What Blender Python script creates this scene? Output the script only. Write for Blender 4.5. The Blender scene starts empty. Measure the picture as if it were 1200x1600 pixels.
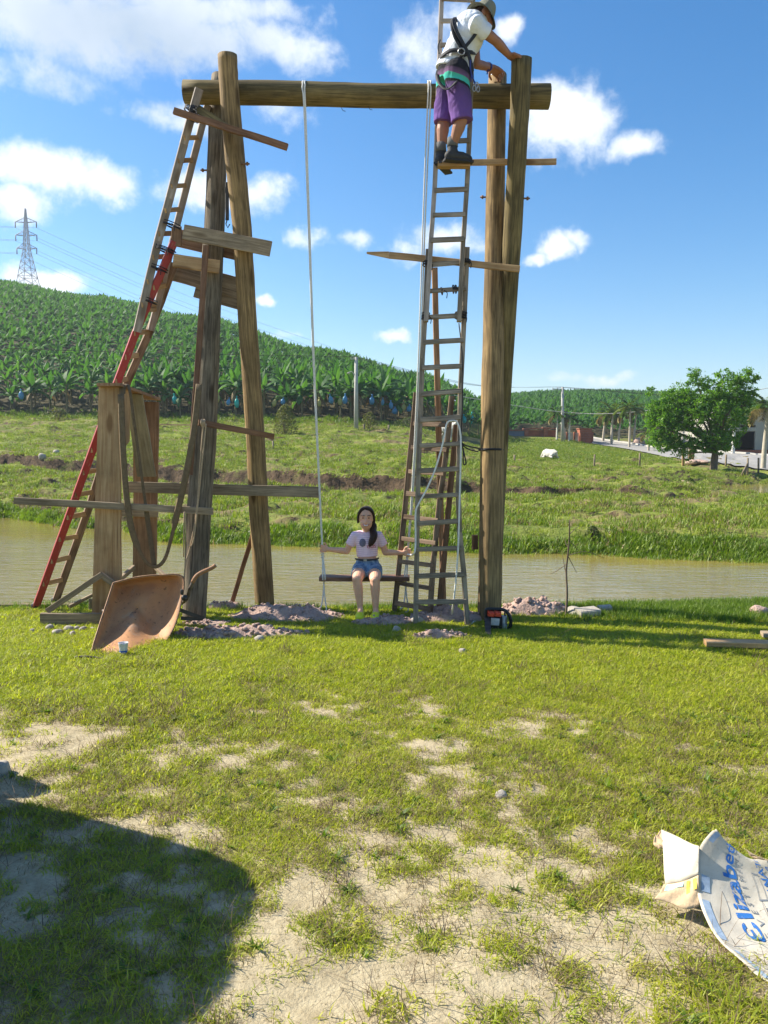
import bpy, bmesh, math, random
import numpy as np
from mathutils import Vector, Matrix, Euler

random.seed(7)
RNG = np.random.default_rng(11)
SC = bpy.context.scene
ROOTC = SC.collection
R = math.radians

# ------------------------------------------------------------------ camera
PITCH = R(4.76)
EYE = Vector((0, 0, 1.75))
cam_d = bpy.data.cameras.new('camera')
cam_d.sensor_fit = 'HORIZONTAL'
cam_d.sensor_width = 36.0
cam_d.lens = 36.0
cam_d.clip_start = 0.05
cam_d.clip_end = 3000
cam = bpy.data.objects.new('camera', cam_d)
ROOTC.objects.link(cam)
cam.location = EYE
cam.rotation_euler = (math.pi / 2 - PITCH, 0, 0)
SC.camera = cam

# ------------------------------------------------------------------ sun, sky
SUN_EL = R(39)
SUN_AZ = math.atan2(-0.955, 0.30)            # from +Y towards -X (left, slightly ahead)
sun_vec = Vector((math.cos(SUN_EL) * math.sin(SUN_AZ), math.cos(SUN_EL) * math.cos(SUN_AZ), math.sin(SUN_EL)))
sd = bpy.data.lights.new('sun', 'SUN')
sd.energy = 5.0
sd.angle = R(0.53)
sd.color = (1.0, 0.93, 0.80)
sun = bpy.data.objects.new('sun', sd)
ROOTC.objects.link(sun)
sun.rotation_euler = sun_vec.to_track_quat('Z', 'Y').to_euler()
sun.location = (-30, 10, 40)

SC.view_settings.view_transform = 'Standard'
SC.view_settings.look = 'None'
SC.view_settings.gamma = 1.0
SC.view_settings.exposure = 1.05
SC.view_settings.use_curve_mapping = False
SC.cycles.use_denoising = True
SC.cycles.max_bounces = 7
SC.cycles.transparent_max_bounces = 12
SC.cycles.caustics_reflective = False
SC.cycles.caustics_refractive = False

W = bpy.data.worlds.new('World')
SC.world = W
W.use_nodes = True


class NT:
    """small helper to write node trees"""
    def __init__(self, tree):
        self.t = tree
        self.n = tree.nodes
        self.l = tree.links

    def new(self, typ, **kw):
        nd = self.n.new(typ)
        for k, v in kw.items():
            setattr(nd, k, v)
        return nd

    def put(self, sock, v):
        if v is None:
            return
        if isinstance(v, bpy.types.NodeSocket):
            self.l.new(v, sock)
        else:
            if sock.type == 'RGBA' and hasattr(v, '__len__') and len(v) == 3:
                v = (v[0], v[1], v[2], 1)
            sock.default_value = v

    def math(self, op, a, b=None, c=None, clamp=False):
        nd = self.new('ShaderNodeMath', operation=op)
        nd.use_clamp = clamp
        for i, v in enumerate((a, b, c)):
            if v is not None:
                self.put(nd.inputs[i], v)
        return nd.outputs[0]

    def mix(self, f, a, b, blend='MIX'):
        nd = self.new('ShaderNodeMix', data_type='RGBA', blend_type=blend)
        self.put(nd.inputs[0], f)
        self.put(nd.inputs[6], a)
        self.put(nd.inputs[7], b)
        return nd.outputs[2]

    def noise(self, vec, scale=5, detail=4, rough=0.55, dist=0.0, dim='3D'):
        nd = self.new('ShaderNodeTexNoise', noise_dimensions=dim)
        self.put(nd.inputs['Vector'], vec)
        nd.inputs['Scale'].default_value = scale
        nd.inputs['Detail'].default_value = detail
        nd.inputs['Roughness'].default_value = rough
        nd.inputs['Distortion'].default_value = dist
        return nd.outputs['Fac']

    def voronoi(self, vec, scale=5, feature='F1', out='Distance', rnd=1.0):
        nd = self.new('ShaderNodeTexVoronoi', feature=feature)
        self.put(nd.inputs['Vector'], vec)
        nd.inputs['Scale'].default_value = scale
        nd.inputs['Randomness'].default_value = rnd
        return nd.outputs[out]

    def ramp(self, f, stops, interp='LINEAR'):
        nd = self.new('ShaderNodeValToRGB')
        cr = nd.color_ramp
        cr.interpolation = interp
        while len(cr.elements) < len(stops):
            cr.elements.new(0.5)
        for e, (p, c) in zip(cr.elements, stops):
            e.position = p
            if not hasattr(c, '__len__'):
                c = (c, c, c)
            e.color = (c[0], c[1], c[2], 1)
        self.put(nd.inputs[0], f)
        return nd.outputs[0]

    def mapr(self, v, a, b, c=0.0, d=1.0, smooth=False):
        nd = self.new('ShaderNodeMapRange')
        nd.interpolation_type = 'SMOOTHSTEP' if smooth else 'LINEAR'
        self.put(nd.inputs[0], v)
        for i, x in enumerate((a, b, c, d)):
            self.put(nd.inputs[i + 1], x)
        return nd.outputs[0]

    def mapping(self, vec, loc=(0, 0, 0), rot=(0, 0, 0), scale=(1, 1, 1)):
        nd = self.new('ShaderNodeMapping')
        self.put(nd.inputs[0], vec)
        nd.inputs[1].default_value = loc
        nd.inputs[2].default_value = rot
        nd.inputs[3].default_value = scale
        return nd.outputs[0]

    def bump(self, h, strength=0.5, dist=0.01, normal=None):
        nd = self.new('ShaderNodeBump')
        nd.inputs['Strength'].default_value = strength
        nd.inputs['Distance'].default_value = dist
        self.put(nd.inputs['Height'], h)
        self.put(nd.inputs['Normal'], normal)
        return nd.outputs[0]


def build_world():
    nt = NT(W.node_tree)
    nt.n.clear()
    out = nt.new('ShaderNodeOutputWorld')
    bg = nt.new('ShaderNodeBackground')
    bg.inputs['Strength'].default_value = 0.092
    sky = nt.new('ShaderNodeTexSky', sky_type='NISHITA')
    sky.sun_disc = False
    sky.sun_elevation = SUN_EL
    sky.sun_rotation = SUN_AZ
    sky.air_density = 1.0
    sky.dust_density = 0.5
    sky.ozone_density = 2.2
    hs = nt.new('ShaderNodeHueSaturation')
    hs.inputs['Saturation'].default_value = 1.42
    hs.inputs['Value'].default_value = 1.0
    nt.l.new(sky.outputs[0], hs.inputs['Color'])
    tc = nt.new('ShaderNodeTexCoord')
    d = tc.outputs['Generated']
    # warp the direction a little so that the cloud outlines are ragged
    wn = nt.new('ShaderNodeTexNoise')
    nt.put(wn.inputs['Vector'], d)
    wn.inputs['Scale'].default_value = 9.0
    wn.inputs['Detail'].default_value = 5.0
    wn.inputs['Roughness'].default_value = 0.6
    vs = nt.new('ShaderNodeVectorMath', operation='SUBTRACT')
    nt.l.new(wn.outputs['Color'], vs.inputs[0])
    vs.inputs[1].default_value = (0.5, 0.5, 0.5)
    vm = nt.new('ShaderNodeVectorMath', operation='MULTIPLY_ADD')
    nt.l.new(vs.outputs[0], vm.inputs[0])
    vm.inputs[1].default_value = (0.10, 0.10, 0.07)
    nt.l.new(d, vm.inputs[2])
    sep = nt.new('ShaderNodeSeparateXYZ')
    nt.l.new(vm.outputs[0], sep.inputs[0])
    az = nt.math('ARCTAN2', sep.outputs[0], sep.outputs[1])
    el = nt.math('ARCSINE', nt.math('MINIMUM', nt.math('MAXIMUM', sep.outputs[2], -1.0), 1.0))

    def ang(px, py):
        v = ray(px, py).normalized()
        return math.atan2(v.x, v.y), math.asin(v.z)

    clouds = [  # px, py, half sizes, weight
        (120, 40, 230, 80, 1.0), (300, 60, 170, 75, 1.0), (430, 85, 90, 50, .9), (270, 180, 90, 36, .75),
        (430, 180, 60, 34, .6), (60, 110, 130, 45, .75), (75, 265, 105, 45, 1.0), (160, 285, 55, 36, .9), (20, 320, 60, 40, .8),
        (345, 295, 105, 40, .85), (400, 290, 40, 32, .8), (75, 442, 75, 24, 1.0), (650, 70, 62, 72, .62), (700, 25, 60, 45, .7),
        (795, 42, 30, 30, .8), (880, 200, 85, 58, 1.0), (975, 222, 52, 32, .8), (850, 150, 50, 26, .6),
        (832, 402, 32, 15, .85), (866, 390, 38, 19, .95), (905, 376, 36, 13, .85), (700, 380, 75, 30, .8), (655, 395, 60, 18, .7), (478, 365, 34, 18, .7),
        (560, 368, 34, 15, .6), (430, 462, 17, 11, .9), (618, 526, 34, 11, .95), (452, 526, 34, 10, .5),
        (915, 594, 130, 14, .62), (300, 500, 80, 11, .45), (812, 548, 9, 7, .7), (1010, 120, 60, 30, .12),
        (600, 575, 60, 10, .35), (300, 12, 220, 40, .9)]
    tot = None
    for px, py, sx, sy, w in clouds:
        a0, e0 = ang(px, py)
        ax, _ = ang(px + sx, py)
        _, ey = ang(px, py - sy)
        ra, re = abs(ax - a0) * 1.05, abs(ey - e0) * 1.05
        u = nt.math('MULTIPLY', nt.math('SUBTRACT', az, a0), 1 / ra)
        v = nt.math('MULTIPLY', nt.math('SUBTRACT', el, e0), 1 / re)
        r2 = nt.math('ADD', nt.math('MULTIPLY', u, u), nt.math('MULTIPLY', v, v))
        g = nt.math('MULTIPLY', nt.math('EXPONENT', nt.math('MULTIPLY', r2, -0.9)), w)
        tot = g if tot is None else nt.math('MAXIMUM', tot, g)
    # the rest of the sky, outside what the photograph shows: the same scattered cumulus
    mp = nt.mapping(d, scale=(1, 1, 2.6))
    gen = nt.mapr(nt.noise(mp, 2.6, 3, .5), 0.52, 0.72, 0, 0.95)
    side = nt.mapr(nt.math('ABSOLUTE', az), 0.52, 0.75, 0, 1, True)
    above = nt.mapr(el, 0.62, 0.8, 0, 1, True)
    far = nt.math('MAXIMUM', side, above)
    up = nt.mapr(el, 0.0, 0.12, 0, 1)
    tot = nt.math('MAXIMUM', tot, nt.math('MULTIPLY', nt.math('MULTIPLY', gen, far), up))
    fb = nt.noise(d, 15, 10, .66, .2)
    fine = nt.noise(d, 60, 5, .6)
    dens = nt.math('ADD', nt.math('ADD', tot, nt.math('MULTIPLY', nt.math('SUBTRACT', fb, .5), 1.15)),
                   nt.math('MULTIPLY', nt.math('SUBTRACT', fine, .5), .25))
    alpha = nt.mapr(dens, 0.28, .90, 0, 0.96, True)
    # thick cores go blue grey underneath, thin edges stay white
    sm = nt.noise(nt.mapping(d, loc=(.03, .0, -.02)), 6.5, 4, .5)
    core = nt.math('MULTIPLY', nt.mapr(dens, .92, 1.35, 0, 1, True), nt.mapr(sm, .36, .62, .25, 1))
    a0, e0 = ang(190, 70)
    gu = nt.math('MULTIPLY', nt.math('SUBTRACT', az, a0), 1 / .22)
    gv = nt.math('MULTIPLY', nt.math('SUBTRACT', el, e0), 1 / .068)
    under = nt.math('EXPONENT', nt.math('MULTIPLY', nt.math('ADD', nt.math('MULTIPLY', gu, gu), nt.math('MULTIPLY', gv, gv)), -1.0))
    core = nt.math('MAXIMUM', core, nt.math('MULTIPLY', under, nt.mapr(sm, .3, .6, .55, 1)))
    ccol = nt.mix(core, (6.2, 6.5, 6.8), (2.8, 3.5, 4.4))
    col = nt.mix(alpha, hs.outputs[0], ccol)
    nt.l.new(col, bg.inputs[0])
    nt.l.new(bg.outputs[0], out.inputs[0])


# ------------------------------------------------------------------ measuring helpers
FW = Vector((0, math.cos(PITCH), -math.sin(PITCH)))
UP = Vector((0, math.sin(PITCH), math.cos(PITCH)))


def ray(px, py):
    return FW + Vector(((px - 600) / 1200, 0, 0)) + UP * ((800 - py) / 1200)


def P(px, py, Y):
    r = ray(px, py)
    return EYE + r * (Y / r.y)


def G(px, py, z=0.0):
    r = ray(px, py)
    return EYE + r * ((z - EYE.z) / r.z)


def pxm(v):
    """pixels of the photograph per metre at a point"""
    return 1200 / ((v - EYE).dot(FW))


build_world()


# ------------------------------------------------------------------ numpy noise
def _hash(ix, iy, s):
    h = (ix.astype(np.int64) * 374761393 + iy.astype(np.int64) * 668265263 + s * 974634577) & 0xFFFFFFFF
    h = ((h ^ (h >> 13)) * 1274126177) & 0xFFFFFFFF
    return ((h ^ (h >> 16)) & 0xFFFF) / 65535.0


def vnoise(x, y, s=0):
    x = np.asarray(x, float)
    y = np.asarray(y, float)
    ix, iy = np.floor(x), np.floor(y)
    fx, fy = x - ix, y - iy
    fx = fx * fx * (3 - 2 * fx)
    fy = fy * fy * (3 - 2 * fy)
    a = _hash(ix, iy, s)
    b = _hash(ix + 1, iy, s)
    c = _hash(ix, iy + 1, s)
    d = _hash(ix + 1, iy + 1, s)
    return (a * (1 - fx) + b * fx) * (1 - fy) + (c * (1 - fx) + d * fx) * fy


def fbm(x, y, s=0, o=4, g=.5):
    t, a, n = 0, 1, 0
    for i in range(o):
        t = t + a * vnoise(np.asarray(x) * 2 ** i + 17 * i, np.asarray(y) * 2 ** i + 9 * i, s + i)
        n += a
        a *= g
    return t / n


# ------------------------------------------------------------------ scene graph helpers
def props(o, label=None, cat=None, group=None, kind=None):
    if label:
        o['label'] = label
    if cat:
        o['category'] = cat
    if group:
        o['group'] = group
    if kind:
        o['kind'] = kind
    return o


def thing(name, label, cat, loc=(0, 0, 0), group=None, rz=0):
    o = bpy.data.objects.new(name, None)
    o.empty_display_size = 0.1
    ROOTC.objects.link(o)
    o.location = loc
    o.rotation_euler = (0, 0, rz)
    return props(o, label, cat, group)


def root_of(o):
    while o.parent:
        o = o.parent
    return o


def link(name, me, mat=None, parent=None):
    o = bpy.data.objects.new(name, me)
    if mat is not None and not me.materials:
        me.materials.append(mat)
    ROOTC.objects.link(o)
    if parent is not None:
        o.parent = parent
    return o


def smooth(me, on=True):
    me.polygons.foreach_set('use_smooth', [on] * len(me.polygons))


class MB:
    """collects vertices and faces of one mesh; lc is a wood-grain coordinate (along, across, across)"""
    def __init__(self):
        self.v, self.f, self.lc, self.sm = [], [], [], []
        self.off = Vector((random.uniform(-40, 40), random.uniform(-40, 40), random.uniform(-40, 40)))

    def add(self, vs, fs, lc=None, sm=False):
        b = len(self.v)
        self.v += [tuple(v) for v in vs]
        self.f += [tuple(i + b for i in f) for f in fs]
        self.sm += [sm] * len(fs)
        lc = lc if lc is not None else vs
        self.lc += [(l[0] + self.off.x, l[1] + self.off.y, l[2] + self.off.z) for l in lc]
        return self

    def board(self, p0, p1, w, t, side=None, bev=.004, twist=0.0, segs=1):
        """a sawn board from p0 to p1; w across the direction nearest to `side`, t thick"""
        p0, p1 = Vector(p0), Vector(p1)
        ax = (p1 - p0)
        L = ax.length
        ax.normalize()
        s = Vector(side if side is not None else (0, 0, 1))
        s = (s - ax * s.dot(ax)).normalized()
        n = ax.cross(s)
        w2, t2 = w / 2, t / 2
        b = min(bev, w2 * .4, t2 * .4)
        prof = [(-w2 + b, -t2), (w2 - b, -t2), (w2, -t2 + b), (w2, t2 - b), (w2 - b, t2), (-w2 + b, t2), (-w2, t2 - b), (-w2, -t2 + b)]
        vs, lc = [], []
        k = max(1, segs)
        for i in range(k + 1):
            a = i / k
            c = p0 + ax * (L * a)
            th = twist * (a - .5)
            s1 = s * math.cos(th) + n * math.sin(th)
            n1 = n * math.cos(th) - s * math.sin(th)
            jit = 0 if k == 1 else random.uniform(-.002, .002)
            for (x, y) in prof:
                vs.append(c + s1 * (x + jit) + n1 * (y + jit))
                lc.append((L * a, x, y))
        fs = []
        for i in range(k):
            for j in range(8):
                a, b2 = i * 8 + j, i * 8 + (j + 1) % 8
                fs.append((a, b2, b2 + 8, a + 8))
        fs.append(tuple(range(7, -1, -1)))
        fs.append(tuple(range(k * 8, k * 8 + 8)))
        return self.add(vs, fs, lc)

    def box(self, c, size, rz=0.0):
        c = Vector(c)
        h = Vector(size) / 2
        d = Vector((math.cos(rz), math.sin(rz), 0))
        return self.board(c - d * h.x, c + d * h.x, h.z * 2, h.y * 2, (0, 0, 1), bev=min(.01, min(h) * .3))

    def tube(self, pts, rad, n=10, cap=True, ref=None, rough=0.0, flat=1.0, rc=False):
        """a swept tube; flat squashes it along the second axis; rc = rounded (hemisphere) ends"""
        pts = [Vector(p) for p in pts]
        if not hasattr(rad, '__len__'):
            rad = [rad] * len(pts)
        rad = list(rad)
        if rc:
            a0 = (pts[0] - pts[1]).normalized()
            a1 = (pts[-1] - pts[-2]).normalized()
            pre, prr, post, por = [], [], [], []
            for q in (.999, .87, .5):
                pre.append(pts[0] + a0 * rad[0] * q)
                prr.append(rad[0] * math.sqrt(max(1e-4, 1 - q * q)))
            for q in (.5, .87, .999):
                post.append(pts[-1] + a1 * rad[-1] * q)
                por.append(rad[-1] * math.sqrt(max(1e-4, 1 - q * q)))
            pts = pre + pts + post
            rad = prr + rad + por
        T = []
        for i in range(len(pts)):
            a = pts[max(0, i - 1)]
            b = pts[min(len(pts) - 1, i + 1)]
            d = b - a
            T.append(d.normalized() if d.length > 1e-9 else Vector((0, 0, 1)))
        r0 = Vector(ref) if ref is not None else (Vector((0, 1, 0)) if abs(T[0].y) < .9 else Vector((1, 0, 0)))
        u = (r0 - T[0] * r0.dot(T[0])).normalized()
        vs, lc, fs = [], [], []
        L = 0
        ph = random.uniform(0, 9)
        for i, p in enumerate(pts):
            if i:
                L += (p - pts[i - 1]).length
                u = (u - T[i] * u.dot(T[i])).normalized()
            w = T[i].cross(u)
            for j in range(n):
                a = 2 * math.pi * j / n
                rr = rad[i]
                if rough:
                    rr *= 1 + rough * (math.sin(3 * a + ph + L * .8) * .5 + math.sin(7 * a + L * 2.1 + ph) * .3 + random.uniform(-.4, .4) * .5)
                ca, sa = math.cos(a), math.sin(a)
                vs.append(p + u * (rr * ca * flat) + w * (rr * sa))
                lc.append((L, rad[i] * ca, rad[i] * sa))
        m = len(pts)
        for i in range(m - 1):
            for j in range(n):
                a, b = i * n + j, i * n + (j + 1) % n
                fs.append((a, b, b + n, a + n))
        sm = [True] * len(fs)
        self.add(vs, fs, lc, True)
        if cap:
            base = len(self.v) - len(vs)
            self.f.append(tuple(base + j for j in range(n - 1, -1, -1)))
            self.f.append(tuple(base + (m - 1) * n + j for j in range(n)))
            self.sm += [False, False]
        return self

    def ball(self, c, r, rot=None, nu=14, nv=9, noise=0.0):
        c = Vector(c)
        if not hasattr(r, '__len__'):
            r = (r, r, r)
        Rm = rot if rot is not None else Matrix.Identity(3)
        vs, fs = [], []
        s = random.uniform(0, 100)
        for i in range(nv + 1):
            th = math.pi * i / nv
            for j in range(nu if 0 < i < nv else 1):
                ph = 2 * math.pi * j / nu
                v = Vector((math.sin(th) * math.cos(ph), math.sin(th) * math.sin(ph), math.cos(th)))
                k = 1.0
                if noise:
                    k += noise * (math.sin(v.x * 4.1 + s) + math.sin(v.y * 5.3 + s * 1.7) + math.sin(v.z * 4.7 + s * .6) + random.uniform(-1, 1)) * .5
                vs.append(c + Rm @ Vector((v.x * r[0] * k, v.y * r[1] * k, v.z * r[2] * k)))

        def idx(i, j):
            if i == 0:
                return 0
            if i == nv:
                return 1 + (nv - 1) * nu
            return 1 + (i - 1) * nu + j % nu
        for i in range(nv):
            for j in range(nu):
                q = [idx(i, j), idx(i + 1, j), idx(i + 1, j + 1), idx(i, j + 1)]
                q2 = []
                for k in q:
                    if k not in q2:
                        q2.append(k)
                fs.append(tuple(q2))
        return self.add(vs, fs, None, True)

    def grid(self, fn, nu, nv, sm=True):
        vs = [fn(i / nu, j / nv) for i in range(nu + 1) for j in range(nv + 1)]
        fs = []
        for i in range(nu):
            for j in range(nv):
                a = i * (nv + 1) + j
                fs.append((a, a + nv + 1, a + nv + 2, a + 1))
        return self.add(vs, fs, None, sm)

    def mesh(self, name, org=(0, 0, 0)):
        me = bpy.data.meshes.new(name)
        o = Vector(org)
        me.from_pydata([(v[0] - o.x, v[1] - o.y, v[2] - o.z) for v in self.v], [], self.f)
        me.polygons.foreach_set('use_smooth', self.sm)
        at = me.attributes.new('lc', 'FLOAT_VECTOR', 'POINT')
        at.data.foreach_set('vector', [c for l in self.lc for c in l])
        me.update()
        return me

    def build(self, name, mat, parent=None, org=None):
        """with a parent: a part, its mesh given in world space; without: a thing standing at org"""
        if parent is not None:
            r = root_of(parent)
            o = link(name, self.mesh(name, r.location), mat, parent)
        else:
            org = Vector(org if org is not None else (0, 0, 0))
            o = link(name, self.mesh(name, org), mat)
            o.location = org
        return o


def organic(mb, name, mat, parent, voxel=.005, it=3, fac=.5):
    """one continuous skin grown over the overlapping forms in mb"""
    o = mb.build(name, mat, parent)
    m = o.modifiers.new('skin', 'REMESH')
    m.mode = 'VOXEL'
    m.voxel_size = voxel
    m.use_smooth_shade = True
    s = o.modifiers.new('relax', 'SMOOTH')
    s.iterations = it
    s.factor = fac
    return o


def copy_tree(o, parent=None):
    c = o.copy()
    ROOTC.objects.link(c)
    if parent is not None:
        c.parent = parent
    for ch in o.children:
        copy_tree(ch, c)
    return c


# ------------------------------------------------------------------ materials
def mat(name):
    m = bpy.data.materials.new(name)
    m.use_nodes = True
    nt = NT(m.node_tree)
    b = m.node_tree.nodes['Principled BSDF']
    return m, nt, b


def attr(nt, name='lc'):
    a = nt.new('ShaderNodeAttribute', attribute_name=name)
    return a.outputs['Vector']


def rnd(nt):
    return nt.new('ShaderNodeObjectInfo').outputs['Random']


def wood(name, base, dark, grain=1.0, knots=True, rough=.75, stain=None, bump=.5, stretch=14.0):
    m, nt, b = mat(name)
    v = attr(nt)
    long = nt.mapping(v, scale=(.9, stretch, stretch))
    n1 = nt.noise(long, 3.2 * grain, 6, .6, .6)
    n2 = nt.noise(nt.mapping(v, scale=(1.6, 60, 60)), 2.0 * grain, 4, .6)
    n3 = nt.noise(v, 2.3, 4, .6)
    f = nt.math('ADD', nt.math('MULTIPLY', n1, .65), nt.math('MULTIPLY', n2, .35))
    col = nt.mix(nt.mapr(f, .40, .60), dark, base)
    blot = nt.mapr(n3, .35, .7, .62, 1.15)
    col = nt.mix(1.0, col, nt.math('MULTIPLY', blot, nt.mapr(rnd(nt), 0, 1, .88, 1.1)), 'MULTIPLY')
    h = f
    if knots:
        kd = nt.voronoi(nt.mapping(v, scale=(1.5, 5.5, 5.5)), 1.0)
        kf = nt.mapr(kd, .10, .22, 1, 0, True)
        col = nt.mix(nt.math('MULTIPLY', kf, .8), col, (dark[0] * .45, dark[1] * .38, dark[2] * .3))
    # drying cracks
    ck = nt.noise(nt.mapping(v, scale=(.5, 40, 40)), 1.6 * grain, 2, .5)
    cf = nt.mapr(ck, .30, .34, 1, 0)
    col = nt.mix(nt.math('MULTIPLY', cf, .7), col, (dark[0] * .3, dark[1] * .28, dark[2] * .25))
    if stain:
        sf = nt.mapr(nt.noise(nt.mapping(v, loc=(3, 1, 2), scale=(.8, 5, 5)), 1.0, 5, .65), .52, .72)
        col = nt.mix(nt.math('MULTIPLY', sf, .75), col, stain)
    nt.put(b.inputs['Base Color'], col)
    b.inputs['Roughness'].default_value = rough
    b.inputs['Specular IOR Level'].default_value = .25
    hh = nt.math('SUBTRACT', h, nt.math('MULTIPLY', cf, .6))
    nt.put(b.inputs['Normal'], nt.bump(hh, bump, .006))
    return m


def plain(name, col, rough=.6, var=.15, scale=8.0, metal=0.0, bump=0.0, spec=.4, dirt=None, sss=0.0):
    m, nt, b = mat(name)
    tc = nt.new('ShaderNodeTexCoord').outputs['Object']
    n = nt.noise(tc, scale, 5, .6)
    c = nt.mix(1.0, (col[0], col[1], col[2]), nt.mapr(n, .3, .7, 1 - var, 1 + var), 'MULTIPLY')
    if dirt:
        c = nt.mix(nt.mapr(nt.noise(tc, scale * .35, 6, .7), .5, .68, 0, .8), c, dirt)
    nt.put(b.inputs['Base Color'], c)
    b.inputs['Roughness'].default_value = rough
    b.inputs['Metallic'].default_value = metal
    b.inputs['Specular IOR Level'].default_value = spec
    if sss:
        b.inputs['Subsurface Weight'].default_value = sss
        b.inputs['Subsurface Radius'].default_value = (.012, .005, .003)
        b.inputs['Subsurface Scale'].default_value = 1.0
    if bump:
        nt.put(b.inputs['Normal'], nt.bump(nt.noise(tc, scale * 3, 5, .6), bump, .01))
    return m


def leafmat(name, stops, rough=.45, trans=.35, tcol=None, byobj=True, scale=3.0, spec=.4):
    """thin leaves: reflected light plus light coming through"""
    m, nt, b = mat(name)
    tc = nt.new('ShaderNodeTexCoord').outputs['Object']
    n = nt.noise(tc, scale, 3, .6)
    f = nt.math('ADD', nt.math('MULTIPLY', n, .5), nt.math('MULTIPLY', rnd(nt), .5)) if byobj else n
    col = nt.ramp(f, stops)
    nt.put(b.inputs['Base Color'], col)
    b.inputs['Roughness'].default_value = rough
    b.inputs['Specular IOR Level'].default_value = spec
    tr = nt.new('ShaderNodeBsdfTranslucent')
    nt.put(tr.inputs[0], nt.mix(1.0, col, tcol or (1.5, 1.5, .6), 'MULTIPLY'))
    mx = nt.new('ShaderNodeMixShader')
    mx.inputs[0].default_value = trans
    nt.l.new(b.outputs[0], mx.inputs[1])
    nt.l.new(tr.outputs[0], mx.inputs[2])
    nt.l.new(mx.outputs[0], nt.n['Material Output'].inputs[0])
    return m


M = {}
M['post'] = wood('treated_post', (.38, .255, .115), (.14, .092, .042), 1.0, True, .8, stain=(.12, .085, .045))
M['post_g'] = wood('treated_post_green', (.28, .21, .085), (.105, .08, .036), 1.0, True, .8, stain=(.10, .10, .05))
M['post_grey'] = wood('weathered_post', (.27, .218, .15), (.088, .068, .046), 1.1, True, .85, stain=(.09, .07, .05), bump=.9)
M['beam'] = wood('beam_log', (.24, .18, .075), (.10, .077, .034), 1.0, True, .8, stain=(.09, .085, .035))
M['endgrain'] = plain('end_grain', (.30, .22, .10), .85, .35, 20)
M['pine'] = wood('new_pine_board', (.56, .37, .19), (.38, .22, .10), .7, True, .7)
M['redpine'] = wood('reddish_board', (.42, .25, .135), (.27, .145, .075), .8, True, .7)
M['greywood'] = wood('weathered_grey_board', (.42, .325, .215), (.24, .18, .115), 1.0, True, .85)
M['greyladder'] = wood('grey_ladder_wood', (.36, .295, .22), (.175, .14, .10), 1.1, False, .8)
M['paleladder'] = wood('pale_ladder_wood', (.47, .40, .34), (.33, .27, .22), .8, True, .75)
M['brownstick'] = wood('brown_stick', (.29, .155, .085), (.17, .085, .045), 1.0, False, .75)
M['warmladder'] = wood('warm_ladder_wood', (.34, .235, .155), (.19, .125, .08), 1.0, True, .78)
M['greenboard'] = wood('greenish_board', (.36, .31, .20), (.24, .20, .12), .8, True, .75)
M['swingseat'] = wood('swing_seat_wood', (.27, .15, .09), (.16, .08, .05), 1.0, False, .65)


def redpaint():
    m, nt, b = mat('worn_red_paint')
    v = attr(nt)
    n = nt.noise(nt.mapping(v, scale=(2, 10, 10)), 3, 6, .7)
    chip = nt.mapr(n, .60, .66)
    nt.put(b.inputs['Base Color'], nt.mix(nt.math('MULTIPLY', chip, .8), nt.mix(nt.noise(v, 3, 4), (.42, .028, .03), (.28, .03, .03)), (.30, .17, .12)))
    b.inputs['Roughness'].default_value = .5
    nt.put(b.inputs['Normal'], nt.bump(n, .3, .003))
    return m


M['red'] = redpaint()
M['rope'] = plain('white_rope', (.72, .70, .64), .8, .12, 60, bump=.5)
M['cord'] = plain('black_cord', (.018, .016, .018), .6, .2, 40)
M['strap'] = plain('webbing', (.15, .105, .055), .85, .25, 30, bump=.4)
M['twine'] = plain('beige_cord', (.40, .29, .18), .85, .2, 60)
M['rust'] = plain('rusty_metal', (.22, .12, .065), .6, .35, 20, metal=.3, bump=.4)
M['steel'] = plain('grey_steel', (.35, .35, .35), .4, .2, 20, metal=.8)
M['darksteel'] = plain('dark_steel', (.06, .055, .05), .55, .3, 20, metal=.5)
M['concrete'] = plain('concrete', (.40, .39, .36), .9, .12, 3, bump=.2)
# ------------------------------------------------------------------ terrain
WATER_Z = -0.45


def lawn_h(x, y):
    x = np.asarray(x, float)
    y = np.asarray(y, float)
    edge = 8.45 + .18 * (vnoise(x * .7, x * 0 + 3, 5) - .5) * 2 + .02 * x
    h = .05 * (fbm(x * .6, y * .6, 3, 3) - .5) + .035 * (fbm(x * 3.1, y * 3.1, 8, 3) - .5)
    bank = np.clip((y - edge) / .75, 0, 1)
    bank = bank * bank * (3 - 2 * bank)
    h = h - 1.0 * bank - np.clip((y - edge - .75) * .35, 0, 1.2)
    return h


def zof(py, d):
    return EYE.z + d * math.tan(math.atan((800 - py) / 1200) - PITCH)


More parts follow.
